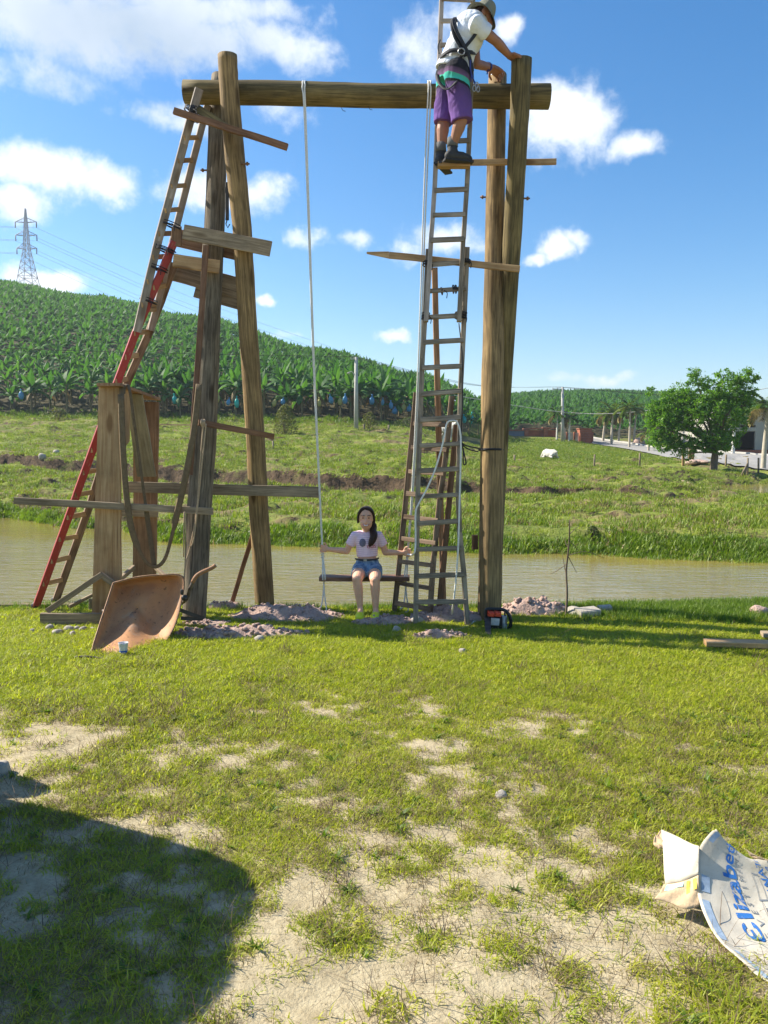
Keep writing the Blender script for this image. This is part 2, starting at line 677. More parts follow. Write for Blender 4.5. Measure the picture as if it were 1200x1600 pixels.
COLS = [  # px, water edge distance, then (py, distance) of: bank foot, bank top, mid pasture, field edge, hill crest
    (-500, 27.0, (727, 42), (711, 42.6), (672, 56), (648, 66), (352, 240)),
    (0, 24.4, (728, 38), (712, 38.6), (675, 54), (651, 66), (462, 205)),
    (150, 21.0, (742, 36), (722, 36.6), (678, 53), (653, 66), (484, 192)),
    (300, 17.8, (758, 34), (735, 34.6), (684, 52), (655, 66), (514, 180)),
    (500, 17.4, (766, 31), (739, 31.7), (686, 55), (659, 66), (567, 150)),
    (650, 16.7, (768, 30), (745, 30.6), (686, 57), (666, 68), (606, 125)),
    (760, 16.2, (775, 28.5), (755, 29.1), (708, 58), (684, 84), (642, 122)),
    (805, 16.1, (777, 28), (758, 28.6), (718, 59), (690, 89), (628, 280)),
    (850, 16.0, (778, 27.5), (760, 28.1), (723, 60), (690, 90), (624, 300)),
    (950, 15.8, (781, 27), (768, 27.6), (725, 60), (695, 92), (622, 300)),
    (1030, 15.4, (781, 26.5), (773, 27), (727, 56), (700, 88), (625, 300)),
    (1110, 15.2, (776, 29), (768, 31), (738, 49), (702, 84), (632, 300)),
    (1200, 15.0, (774, 32), (756, 46), (742, 50), (705, 80), (640, 300)),
    (1700, 15.0, (774, 32), (756, 46), (742, 50), (705, 80), (640, 300))]
_cpx = np.array([c[0] for c in COLS], float)
_kd, _kz = [], []
for c in COLS:
    dw = c[1]
    ds = [dw - 4, dw, dw + 1.3] + [q[1] for q in c[2:]] + [520]
    ds[4] = min(ds[4], ds[3] + .4) if c[0] < 1110 else ds[4]
    zs = [-1.6, WATER_Z - .06, WATER_Z + .42] + [zof(*q) for q in c[2:]] + [-5]
    _kd.append(ds)
    _kz.append(zs)
_kd, _kz = np.array(_kd), np.array(_kz)
HILL_K = 6      # index of the field edge


def col_at(px):
    px = np.clip(np.asarray(px, float), _cpx[0], _cpx[-1])
    i = np.clip(np.searchsorted(_cpx, px, side='right') - 1, 0, len(_cpx) - 2)
    w = (px - _cpx[i]) / (_cpx[i + 1] - _cpx[i])
    w = w * w * (3 - 2 * w)
    return i, w


def far_h(x, y, detail=True):
    x = np.asarray(x, float)
    y = np.asarray(y, float)
    i, w = col_at(600 + 1200 * x / np.maximum(y, 1))
    kd = _kd[i] * (1 - w)[..., None] + _kd[i + 1] * w[..., None]
    kz = _kz[i] * (1 - w)[..., None] + _kz[i + 1] * w[..., None]
    yy = y + .9 * (fbm(x * .45, y * .1, 21, 3) - .5) * np.clip((y - 17) / 6, 0, 1) * np.clip((60 - y) / 10, 0, 1) * 2.0
    yy = yy + .8 * (fbm(x * 1.1, y * .5, 23, 3) - .5) * np.clip((y - 19) / 4, 0, 1) * np.clip((60 - y) / 10, 0, 1)
    z = np.full(x.shape, -1.6)
    for k in range(kd.shape[-1] - 1):
        a, b = kd[..., k], kd[..., k + 1]
        u = np.clip((yy - a) / np.maximum(b - a, 1e-6), 0, 1)
        if k in (HILL_K, HILL_K + 1):
            v = np.sin(u * math.pi / 2) ** 1.0 if k == HILL_K else 1 - np.cos(u * math.pi / 2)
            v = .45 * u + .55 * v if k == HILL_K else v
        elif k in (3,):
            v = u * u * (3 - 2 * u)
        else:
            v = u
        z = z + (kz[..., k + 1] - kz[..., k]) * v
    if detail:
        wl = np.clip((y - 14) / 8, .12, 1) * np.clip((75 - y) / 10, 0, 1)
        hum = np.clip(fbm(x * .8, y * .8, 44, 3) - .5, 0, 1) * 1.0
        z = z + wl * (.34 * (fbm(x * .22, y * .22, 31, 2) - .5) + hum * .65 + .34 * (fbm(x * 1.7, y * 1.7, 37, 3) - .5))
    # small pond on the right
    r2 = ((x - 21.5) / 8.5) ** 2 + ((y - 38.8) / 5.4) ** 2
    z = z - 1.0 * np.exp(-r2 * r2)
    return z


def T(px, py, d0=13.0, d1=420.0):
    """where the ray through a pixel of the photograph meets the far land"""
    r = ray(px, py)
    d = np.concatenate([np.arange(d0, 80, .15), np.arange(80, d1, .8)])
    xs = EYE.x + r.x / r.y * d
    zs = EYE.z + r.z / r.y * d
    h = far_h(xs, d)
    hit = np.nonzero(h >= zs)[0]
    k = hit[0] if len(hit) else len(d) - 1
    return Vector((xs[k], d[k], h[k]))


def far_z(x, y):
    return float(far_h(np.array([x]), np.array([y]))[0])


def sheet(name, X, Y, Z, m, kind='structure'):
    nr, nc = X.shape
    v = np.stack([X, Y, Z], -1).reshape(-1, 3)
    a = (np.arange(nr - 1)[:, None] * nc + np.arange(nc - 1)[None]).ravel()
    f = np.stack([a, a + 1, a + nc + 1, a + nc], -1)
    me = bpy.data.meshes.new(name)
    me.vertices.add(len(v))
    me.vertices.foreach_set('co', v.ravel())
    me.loops.add(f.size)
    me.loops.foreach_set('vertex_index', f.ravel().astype(np.int32))
    me.polygons.add(len(f))
    me.polygons.foreach_set('loop_start', np.arange(0, f.size, 4, dtype=np.int32))
    me.polygons.foreach_set('use_smooth', np.ones(len(f), bool))
    me.update()
    me.validate()
    o = link(name, me, m)
    if kind:
        o['kind'] = kind
    return o


# ---- masks of the lawn: where bare sand shows
SAND = [  # px, py, half sizes in metres, weight
    (60, 1160, .75, .55, .9), (30, 1250, .6, .35, .9), (250, 1180, .5, .25, .55), (420, 1440, .45, .35, .9), (560, 1520, .6, .35, 1.0), (800, 1440, .55, .4, 1.0),
    (760, 1350, .5, .28, .75), (950, 1480, .5, .3, .8), (640, 1420, .5, .25, .85), (620, 1310, .4, .2, .55), (900, 1560, .8, .3, .7), (230, 1290, .5, .16, .8),
    (300, 1400, .4, .2, .5), (720, 1140, .7, .3, .42), (950, 1300, .5, .3, .5), (1000, 1380, .4, .3, .55), (880, 1220, .5, .25, .4), (350, 1130, .5, .25, .4),
    (400, 1560, .4, .2, .7), (1100, 1580, .4, .3, .5), (100, 1400, .5, .3, .35)]
_sand = [(G(a, b), c, d, e) for a, b, c, d, e in SAND]


def bare(x, y):
    """0 = full grass, 1 = bare sand"""
    x = np.asarray(x, float)
    y = np.asarray(y, float)
    m = np.zeros(x.shape)
    for p, sx, sy, w in _sand:
        m = np.maximum(m, w * np.exp(-(((x - p.x) / sx) ** 2 + ((y - p.y) / sy) ** 2)))
    m = np.maximum(m, np.clip((2.6 - y) * .35, 0, .55))
    m = m * .60 + (fbm(x * 3.4, y * 3.4, 61, 3) - .5) * 1.25 + (fbm(x * 13, y * 13, 67, 3) - .5) * 1.6
    m = m - np.clip((y - 4.9) * .25, 0, .5) + .11 * np.clip((5.3 - y) / 1.2, 0, 1)
    return np.clip(m * 1.7 + .07, 0, 1)


def soil_mat(name, lawn=True):
    m, nt, b = mat(name)
    geo = nt.new('ShaderNodeNewGeometry')
    pos = geo.outputs['Position']
    n1 = nt.noise(pos, 1.3, 6, .6)
    n2 = nt.noise(pos, 14, 6, .65)
    n3 = nt.noise(pos, 90, 4, .6)
    if lawn:
        bare_a = nt.new('ShaderNodeAttribute', attribute_name='bare').outputs['Fac']
        sand = nt.mix(nt.mapr(n2, .35, .65), (.48, .405, .26), (.37, .305, .19))
        sand = nt.mix(nt.mapr(n3, .52, .68, 0, .55), sand, (.22, .165, .095))
        sand = nt.mix(nt.mapr(nt.noise(pos, 5.5, 5, .65), .50, .66, 0, .55), sand, (.27, .215, .125))
        duff = nt.mix(nt.mapr(n2, .38, .62), (.33, .30, .10), (.24, .25, .06))
        duff = nt.mix(nt.mapr(n3, .5, .7, 0, .6), duff, (.30, .25, .12))
        f = nt.mapr(nt.math('ADD', bare_a, nt.math('MULTIPLY', nt.math('SUBTRACT', n2, .5), .6)), .22, .55, 0, 1, True)
        col = nt.mix(f, duff, sand)
        h = nt.math('ADD', nt.math('MULTIPLY', n2, .7), nt.math('MULTIPLY', n3, .3))
        nt.put(b.inputs['Normal'], nt.bump(h, .8, .02))
    else:
        nz = nt.new('ShaderNodeSeparateXYZ')
        nt.l.new(geo.outputs['True Normal'], nz.inputs[0])
        p2 = nt.noise(pos, .22, 5, .6)
        p3 = nt.noise(pos, 3.0, 6, .65)
        g1 = nt.mix(nt.mapr(p3, .35, .65), (.16, .215, .028), (.27, .295, .05))
        g2 = nt.mix(nt.mapr(p3, .35, .65), (.11, .155, .026), (.18, .205, .04))
        col = nt.mix(nt.mapr(p2, .40, .60), g2, g1)
        dry = nt.math('MULTIPLY', nt.mapr(nt.noise(pos, .55, 6, .7), .47, .60), .9)
        col = nt.mix(dry, col, (.20, .15, .075))
        soil = nt.mix(nt.mapr(p3, .35, .65), (.12, .08, .048), (.045, .032, .02))
        steep = nt.mapr(nt.math('ADD', nz.outputs[2], nt.math('MULTIPLY', nt.math('SUBTRACT', p3, .5), .22)), .80, .90, 1, 0, True)
        col = nt.mix(nt.math('MULTIPLY', steep, nt.mapr(nt.noise(pos, .8, 5, .65), .28, .46, .25, 1)), col, soil)
        sp = nt.new('ShaderNodeSeparateXYZ')
        nt.l.new(pos, sp.inputs[0])
        # bare earth under the banana plants and along their edge
        fld = nt.mapr(nt.math('ADD', sp.outputs[1], nt.math('MULTIPLY', nt.math('SUBTRACT', n1, .5), 4)), 64.5, 67, 0, 1)
        fld = nt.math('MULTIPLY', fld, nt.mapr(sp.outputs[0], 6, 12, 1, 0))
        fld = nt.math('MAXIMUM', fld, nt.mapr(sp.outputs[1], 96, 104, 0, 1))
        col = nt.mix(fld, col, nt.mix(p3, (.10, .075, .045), (.055, .06, .025)))
        # wet mud at the waterline
        mud = nt.mapr(sp.outputs[2], WATER_Z + .02, WATER_Z + .14, 1, 0)
        mud = nt.math('MULTIPLY', mud, nt.mapr(sp.outputs[1], 28, 30, 1, 0))
        col = nt.mix(mud, col, (.10, .08, .035))
        nt.put(b.inputs['Normal'], nt.bump(p3, .9, .15, nt.bump(n2, .6, .05)))
    nt.put(b.inputs['Base Color'], col)
    b.inputs['Roughness'].default_value = .95
    b.inputs['Specular IOR Level'].default_value = .15
    return m


M['lawn'] = soil_mat('lawn_soil', True)
M['far'] = soil_mat('pasture_soil', False)


def axis(lo, a, b, hi, fine, coarse):
    return np.concatenate([np.linspace(lo, a, max(2, int((a - lo) / coarse)), endpoint=False), np.linspace(a, b, int((b - a) / fine), endpoint=False),
                           np.linspace(b, hi, max(2, int((hi - b) / coarse)))])


gx = axis(-60, -5, 5, 60, .045, .8)
gy = axis(-30, 1.8, 9.6, 12.0, .045, .6)
X, Y = np.meshgrid(gx, gy)
lawn = sheet('lawn', X, Y, lawn_h(X, Y), M['lawn'])
at = lawn.data.attributes.new('bare', 'FLOAT', 'POINT')
at.data.foreach_set('value', bare(X, Y).ravel())

ty = np.concatenate([np.geomspace(11.5, 75, 300, endpoint=False), np.geomspace(75, 520, 80)])
tt = np.concatenate([np.linspace(-1.6, -.62, 40, endpoint=False), np.linspace(-.62, .62, 380, endpoint=False), np.linspace(.62, 1.6, 41)])
TT, YY = np.meshgrid(tt, ty)
pasture = sheet('pasture', TT * YY, YY, far_h(TT * YY, YY), M['far'])

# ---- the land beyond, out to the horizon
mb = MB()
mb.grid(lambda u, v: Vector((-1500 + 3000 * u, 500 + 1000 * v, -5.2)), 8, 8)
mb.build('far_plain', plain('far_plain_green', (.05, .085, .03), .95, .2, .01))['kind'] = 'structure'
for sgn, nm in ((-1, 'side_ground'), (1, 'side_ground')):
    mb = MB()
    mb.grid(lambda u, v: Vector((sgn * (59.5 + 900 * u), -60 + 640 * v, -1.2)), 4, 4)
    mb.build(nm, plain('side_ground_green', (.07, .11, .03), .95, .2, .05))['kind'] = 'structure'


# ---- water
def water_mat():
    m, nt, b = mat('muddy_water')
    pos = nt.new('ShaderNodeNewGeometry').outputs['Position']
    v1 = nt.mapping(pos, rot=(0, 0, R(18)), scale=(.45, 1.0, 1))
    n1 = nt.noise(nt.mapping(pos, rot=(0, 0, R(-24)), scale=(.8, 3.0, 1)), 1.9, 4, .5, .8)
    n2 = nt.noise(nt.mapping(pos, rot=(0, 0, R(-14)), scale=(1.6, 5, 1)), 4.2, 3, .5)
    calm = nt.mapr(nt.noise(pos, .16, 2, .5), .35, .6, .45, 1)
    sp = nt.new('ShaderNodeSeparateXYZ')
    nt.l.new(pos, sp.inputs[0])
    # the far margin lies sheltered and smooth under its bank
    lee = nt.mapr(nt.math('SUBTRACT', sp.outputs[1], nt.math('MULTIPLY', sp.outputs[0], -.33)), 12.5, 17.0, 1, .16, True)
    h = nt.math('ADD', nt.math('MULTIPLY', n1, 1.0), nt.math('MULTIPLY', n2, .25))
    h = nt.math('MULTIPLY', nt.math('MULTIPLY', h, calm), lee)
    nt.put(b.inputs['Normal'], nt.bump(h, 1.0, .060))
    mu = nt.mapr(nt.noise(pos, .35, 4, .6), .35, .65)
    nt.put(b.inputs['Base Color'], nt.mix(mu, (.27, .20, .055), (.225, .175, .055)))
    b.inputs['Roughness'].default_value = .07
    b.inputs['IOR'].default_value = 1.85
    b.inputs['Specular IOR Level'].default_value = .5
    return m


M['water'] = water_mat()
mb = MB()
mb.grid(lambda u, v: Vector((-60 + 120 * u, 8.2 + 21 * v, WATER_Z)), 24, 12)
mb.build('pond_water', M['water'])['kind'] = 'structure'
mb = MB()
mb.grid(lambda u, v: Vector((12 + 22 * u, 32 + 14 * v, -.36)), 6, 6)
mb.build('small_pond_water', M['water'])['kind'] = 'structure'


# ------------------------------------------------------------------ scattering of uncountable growth
def hidden_set(name, objs):
    c = bpy.data.collections.new(name)
    for o in objs:
        c.objects.link(o)
    return c


def bladeset(name, n, spread, hmin, hmax, wid, lean, m, seg=2, curl=.5, seed=1):
    rr = random.Random(seed)
    vs, fs = [], []
    for _ in range(n):
        a = rr.uniform(0, 6.283)
        q = spread * math.sqrt(rr.random())
        bx, by = q * math.cos(a), q * math.sin(a)
        h = rr.uniform(hmin, hmax)
        d = rr.uniform(0, 6.283)
        ln = rr.uniform(.15, 1.0) * lean
        w = wid * rr.uniform(.7, 1.3)
        sx, sy = -math.sin(d) * w / 2, math.cos(d) * w / 2
        b0 = len(vs)
        for k in range(seg + 1):
            t = k / seg
            out = h * ln * (t ** (1 + curl))
            z = h * (t * (1 - .35 * ln * t))
            ww = (1 - t) ** .7 if k < seg else 0
            x, y = bx + math.cos(d) * out, by + math.sin(d) * out
            if k < seg:
                vs += [(x - sx * ww, y - sy * ww, z), (x + sx * ww, y + sy * ww, z)]
            else:
                vs.append((x, y, z))
        for k in range(seg - 1):
            i = b0 + 2 * k
            fs.append((i, i + 1, i + 3, i + 2))
        i = b0 + 2 * (seg - 1)
        fs.append((i, i + 1, i + 2))
    me = bpy.data.meshes.new(name)
    me.from_pydata(vs, [], fs)
    me.materials.append(m)
    return bpy.data.objects.new(name, me)


def scatter(name, pts, rot, scl, idx, coll, label=None, kind='stuff', parent=None):
    me = bpy.data.meshes.new(name)
    n = len(pts)
    me.vertices.add(n)
    me.vertices.foreach_set('co', np.asarray(pts, np.float32).ravel())
    a = me.attributes.new('rot', 'FLOAT_VECTOR', 'POINT')
    a.data.foreach_set('vector', np.asarray(rot, np.float32).ravel())
    a = me.attributes.new('scl', 'FLOAT', 'POINT')
    a.data.foreach_set('value', np.asarray(scl, np.float32))
    a = me.attributes.new('idx', 'INT', 'POINT')
    a.data.foreach_set('value', np.asarray(idx, np.int32))
    o = link(name, me, None, parent)
    o['kind'] = kind
    if label:
        o['label'] = label
    g = bpy.data.node_groups.new(name + '_nodes', 'GeometryNodeTree')
    g.interface.new_socket('Geometry', in_out='INPUT', socket_type='NodeSocketGeometry')
    g.interface.new_socket('Geometry', in_out='OUTPUT', socket_type='NodeSocketGeometry')
    N = g.nodes
    gi, go = N.new('NodeGroupInput'), N.new('NodeGroupOutput')
    ci = N.new('GeometryNodeCollectionInfo')
    ci.inputs['Collection'].default_value = coll
    ci.inputs['Separate Children'].default_value = True
    ci.inputs['Reset Children'].default_value = True
    ip = N.new('GeometryNodeInstanceOnPoints')
    ip.inputs['Pick Instance'].default_value = True

    def na(nm, typ):
        q = N.new('GeometryNodeInputNamedAttribute')
        q.data_type = typ
        q.inputs['Name'].default_value = nm
        return q.outputs['Attribute']
    L = g.links
    L.new(gi.outputs[0], ip.inputs['Points'])
    L.new(ci.outputs[0], ip.inputs['Instance'])
    L.new(na('idx', 'INT'), ip.inputs['Instance Index'])
    L.new(na('rot', 'FLOAT_VECTOR'), ip.inputs['Rotation'])
    L.new(na('scl', 'FLOAT'), ip.inputs['Scale'])
    L.new(ip.outputs[0], go.inputs[0])
    md = o.modifiers.new('scatter', 'NODES')
    md.node_group = g
    return o


GREEN = [(.0, (.17, .225, .022)), (.35, (.32, .37, .030)), (.65, (.45, .455, .045)), (1.0, (.55, .50, .13))]
M['grass'] = leafmat('grass_blades', GREEN, .5, .5, (1.35, 1.45, .5), scale=2)
M['lush'] = leafmat('lush_grass', [(0, (.07, .13, .018)), (.5, (.14, .21, .025)), (1, (.24, .30, .04))], .5, .4, (1.3, 1.5, .5), scale=2)
M['dry'] = leafmat('dry_grass', [(0, (.16, .12, .05)), (.5, (.28, .22, .10)), (1, (.40, .34, .18))], .7, .25, (1.2, 1.1, .7), scale=2)
M['runner'] = leafmat('dry_runner', [(0, (.07, .045, .025)), (.6, (.14, .09, .05)), (1, (.24, .17, .09))], .8, .1, (1, 1, 1), scale=2)
M['field'] = leafmat('field_grass', [(0, (.10, .155, .018)), (.45, (.19, .255, .028)), (.8, (.30, .335, .045)), (1, (.40, .37, .11))], .55, .35, (1.3, 1.4, .5), scale=.5)

lawnset = hidden_set('lawn_tufts', [
    bladeset('tuft_a', 16, .040, .010, .032, .0048, 1.2, M['grass'], 2, .5, 1),
    bladeset('tuft_b', 18, .050, .010, .038, .0045, 1.4, M['grass'], 2, .6, 2),
    bladeset('tuft_c', 12, .055, .012, .030, .0058, 1.6, M['grass'], 2, .4, 3),
    bladeset('tuft_d', 14, .055, .008, .035, .0032, 1.8, M['dry'], 2, .4, 4),
    bladeset('tuft_e', 11, .035, .025, .065, .0058, 1.1, M['grass'], 3, .8, 5),
    bladeset('tuft_g', 34, .075, .015, .05, .0058, 1.7, M['grass'], 3, .35, 7),
    bladeset('tuft_h', 26, .07, .012, .04, .0036, 1.9, M['dry'], 3, .35, 8),
    bladeset('tuft_i', 8, .06, .05, .15, .0026, 3.2, M['runner'], 4, .1, 21),
    bladeset('tuft_j', 9, .012, .03, .055, .016, 1.7, M['lush'], 3, .3, 22),
    bladeset('tuft_f', 14, .06, .05, .14, .008, .7, M['lush'], 3, 1.0, 6)])

# mound footprints, used to keep the blades off bare earth: px, py of the middle, half sizes (m), height
MOUNDS = [(450, 963, .60, .24, .12), (352, 947, .22, .14, .10), (375, 992, .62, .17, .075), (610, 974, .40, .13, .065),
          (700, 968, .42, .20, .13), (832, 957, .42, .22, .13), (690, 998, .28, .09, .05), (322, 975, .25, .1, .04)]
_mg = [(G(a, b), sx, sy, h) for a, b, sx, sy, h in MOUNDS]


def on_mound(x, y):
    m = np.full(x.shape, -9.0)
    for p, sx, sy, h in _mg:
        m = np.maximum(m, 1 - (((x - p.x) / sx) ** 2 + ((y - p.y) / sy) ** 2))
    return m > -.05


def scatter_lawn():
    n = 220000
    # more in the strip one looks along
    y = 1.9 + 7.0 * RNG.random(n) ** .85
    x = (RNG.random(n) * 2 - 1) * (1.2 + .60 * y)
    b = bare(x, y)
    keep = RNG.random(n) < np.clip(1.0 - 1.05 * b, 0.05, 1)
    keep &= ~(on_mound(x, y) & (RNG.random(n) < .93))
    x, y, b = x[keep], y[keep], b[keep]
    z = lawn_h(x, y)
    k = z > WATER_Z + .05
    x, y, z, b = x[k], y[k], z[k], b[k]
    n = len(x)
    patch = fbm(x * 1.1, y * 1.1, 91, 3)
    u = RNG.random(n)
    idx = np.where(u < .34, 0, np.where(u < .66, 1, 2))
    idx = np.where(RNG.random(n) < .15 + .34 * np.clip((5.4 - y) / 1.5, 0, 1) + .40 * b + .35 * np.clip(patch - .5, 0, 1), 3, idx)
    idx = np.where(RNG.random(n) < .05, 4, idx)
    near_edge = np.clip((y - 7.9 - .3 * vnoise(x * 1.4, y * 0, 71)) / .5, 0, 1) * .55
    right = np.clip((x - 1.6) / .8, 0, 1) * np.clip((y - 7.3 - .35 * vnoise(x * 2, y * 2, 77)) / .5, 0, 1) * .45
    tall = RNG.random(n) < np.maximum(near_edge * .5, right)
    idx = np.where(tall, 5, idx)
    creep = (b > .30) & (RNG.random(n) < .38)
    idx = np.where(creep, np.where(RNG.random(n) < .62, 6, 7), idx)
    thin = np.clip((5.4 - y) / 1.2, 0, 1)
    idx = np.where((b > .2) & (RNG.random(n) < .085), 8, idx)
    idx = np.where((y < 5) & (RNG.random(n) < .008), 9, idx)
    scl = (.75 + .7 * RNG.random(n)) * (1.0 - .25 * b) * (1 - .10 * thin) * (.75 + .6 * fbm(x * .8, y * .8, 95, 2))
    scl = np.where(idx == 5, .45 + .5 * RNG.random(n), scl)
    rot = np.stack([(RNG.random(n) - .5) * .5, (RNG.random(n) - .5) * .5, RNG.random(n) * 6.283], -1)
    return scatter('grass', np.stack([x, y, z - .004], -1), rot, scl, idx, lawnset, 'short green lawn grass thinning to bare sand')


scatter_lawn()

fieldset = hidden_set('field_tufts', [
    bladeset('field_a', 22, .22, .06, .18, .022, .9, M['field'], 2, .5, 11),
    bladeset('field_b', 20, .28, .05, .15, .026, 1.2, M['field'], 2, .5, 12),
    bladeset('field_c', 14, .25, .04, .14, .018, 1.2, M['dry'], 2, .5, 13),
    bladeset('field_d', 26, .26, .06, .21, .026, .85, M['lush'], 3, .9, 14)])


def scatter_field():
    n = 95000
    y = 14.5 + 51 * RNG.random(n) ** 1.1
    x = (RNG.random(n) * 2 - 1) * (.60 * y + 1)
    z = far_h(x, y)
    e = .15
    sl = np.abs(far_h(x, y + e) - z) / e
    i, w = col_at(600 + 1200 * x / y)
    dw = _kd[i, 1] * (1 - w) + _kd[i + 1, 1] * w
    shore = (y > dw - .45) & (y < dw + .3 + .6 * fbm(x * .5, y * .5, 51, 2)) & (z > WATER_Z - .1)
    patch = fbm(x * .35, y * .35, 55, 3)
    dense = np.clip(.5 - .30 * np.clip((34 - y) / 6, 0, 1) + (patch - .5) * 1.6 + (fbm(x * 1.1, y * 1.1, 59, 3) - .5) * 2.6, .04, 1)
    keep = ((z > WATER_Z + .02) & (RNG.random(n) < dense) & (sl < 1.1)) | shore
    road = (x > .28 * y + 2) & (y > 49)
    keep &= ~(road & (x > 17))
    keep &= ~((((x - 21.5) / 7.0) ** 2 + ((y - 38.8) / 4.4) ** 2) < 1)
    x, y, z, shore, patch = x[keep], y[keep], z[keep], shore[keep], patch[keep]
    n = len(x)
    u = RNG.random(n)
    idx = np.where(u < .5, 0, 1)
    idx = np.where(RNG.random(n) < .16 + .16 * (y < 34), 2, idx)
    clump = (fbm(x * .6, y * .6, 58, 2) > .66) & (RNG.random(n) < .35)
    idx = np.where(clump, 3, idx)
    idx = np.where(shore & (RNG.random(n) < .5), 3, idx)
    scl = .7 + .7 * RNG.random(n)
    scl = np.where(idx == 3, .55 + .6 * RNG.random(n), scl)
    scl = np.where(clump & ~shore, scl * .7, scl)
    rot = np.stack([(RNG.random(n) - .5) * .4, (RNG.random(n) - .5) * .4, RNG.random(n) * 6.283], -1)
    return scatter('field_grass', np.stack([x, y, z - .01], -1), rot, scl, idx, fieldset, 'rough pasture grass on the far bank')


scatter_field()


def scatter_shore():
    """the thick lush growth along the far waterline"""
    n = 7500
    px = RNG.random(n) * 1700 - 250
    i, w = col_at(px)
    dw = _kd[i, 1] * (1 - w) + _kd[i + 1, 1] * w
    wid = .7 + 1.1 * fbm(px * .006, px * 0, 81, 3)
    y = dw - .35 + wid * RNG.random(n) ** 1.2
    x = (px - 600) / 1200 * y
    z = far_h(x, y)
    gap = fbm(px * .012, px * 0 + 5, 83, 2)
    k = (z > WATER_Z - .12) & (RNG.random(n) < np.clip((gap - .40) * 6, .06, 1))
    x, y, z = x[k], y[k], z[k]
    n = len(x)
    rot = np.stack([(RNG.random(n) - .5) * .5, (RNG.random(n) - .5) * .5, RNG.random(n) * 6.283], -1)
    scatter('waterside_grass', np.stack([x, y, z - .02], -1), rot, .55 + .55 * RNG.random(n), np.full(n, 3), fieldset, 'lush dark grass along the far edge of the pond')


scatter_shore()


def scatter_rise():
    """the grassy rise on the right, up to the wall and the road"""
    n = 15000
    y = 58 + 38 * RNG.random(n)
    px = 765 + 300 * RNG.random(n)
    x = (px - 600) / 1200 * y
    lim = np.interp(px, [765, 900, 930, 985, 1045, 1065], [93, 93, 90, 78, 64, 58])
    k = (y < lim) & (RNG.random(n) < .35 + .65 * fbm(x * .5, y * .5, 85, 2))
    x, y = x[k], y[k]
    n = len(x)
    rot = np.stack([(RNG.random(n) - .5) * .4, (RNG.random(n) - .5) * .4, RNG.random(n) * 6.283], -1)
    idx = np.where(RNG.random(n) < .8, RNG.integers(0, 2, n), np.where(RNG.random(n) < .6, 3, 2))
    scatter('rise_grass', np.stack([x, y, far_h(x, y) - .02], -1), rot, .9 + .8 * RNG.random(n), idx, fieldset, 'bright grass on the rise below the brick wall')


scatter_rise()


def scatter_edge():
    """weeds along the foot of the plantation"""
    n = 4200
    px = RNG.random(n) * 900 - 90
    i, w = col_at(px)
    e = _kd[i, 6] * (1 - w) + _kd[i + 1, 6] * w
    y = e + RNG.normal(0, 1, n) * .9 - .3
    x = (px - 600) / 1200 * y
    rot = np.stack([(RNG.random(n) - .5) * .4, (RNG.random(n) - .5) * .4, RNG.random(n) * 6.283], -1)
    idx = np.where(RNG.random(n) < .45, 3, np.where(RNG.random(n) < .5, 2, 0))
    scatter('edge_weeds', np.stack([x, y, far_h(x, y) - .02], -1), rot, .8 + 1.7 * RNG.random(n) ** 2, idx, fieldset, 'weeds and grass along the foot of the plantation')


scatter_edge()

# ------------------------------------------------------------------ excavated soil
def mound_mat():
    m, nt, b = mat('dug_soil')
    pos = nt.new('ShaderNodeNewGeometry').outputs['Position']
    n = nt.noise(pos, 9, 6, .65)
    n2 = nt.noise(pos, 45, 5, .6)
    c = nt.mix(nt.mapr(n, .35, .65), (.38, .25, .20), (.50, .36, .295))
    c = nt.mix(nt.mapr(n2, .55, .7, 0, .6), c, (.22, .15, .11))
    nt.put(b.inputs['Base Color'], c)
    b.inputs['Roughness'].default_value = .95
    nt.put(b.inputs['Normal'], nt.bump(n2, .8, .02, nt.bump(n, .7, .05)))
    return m


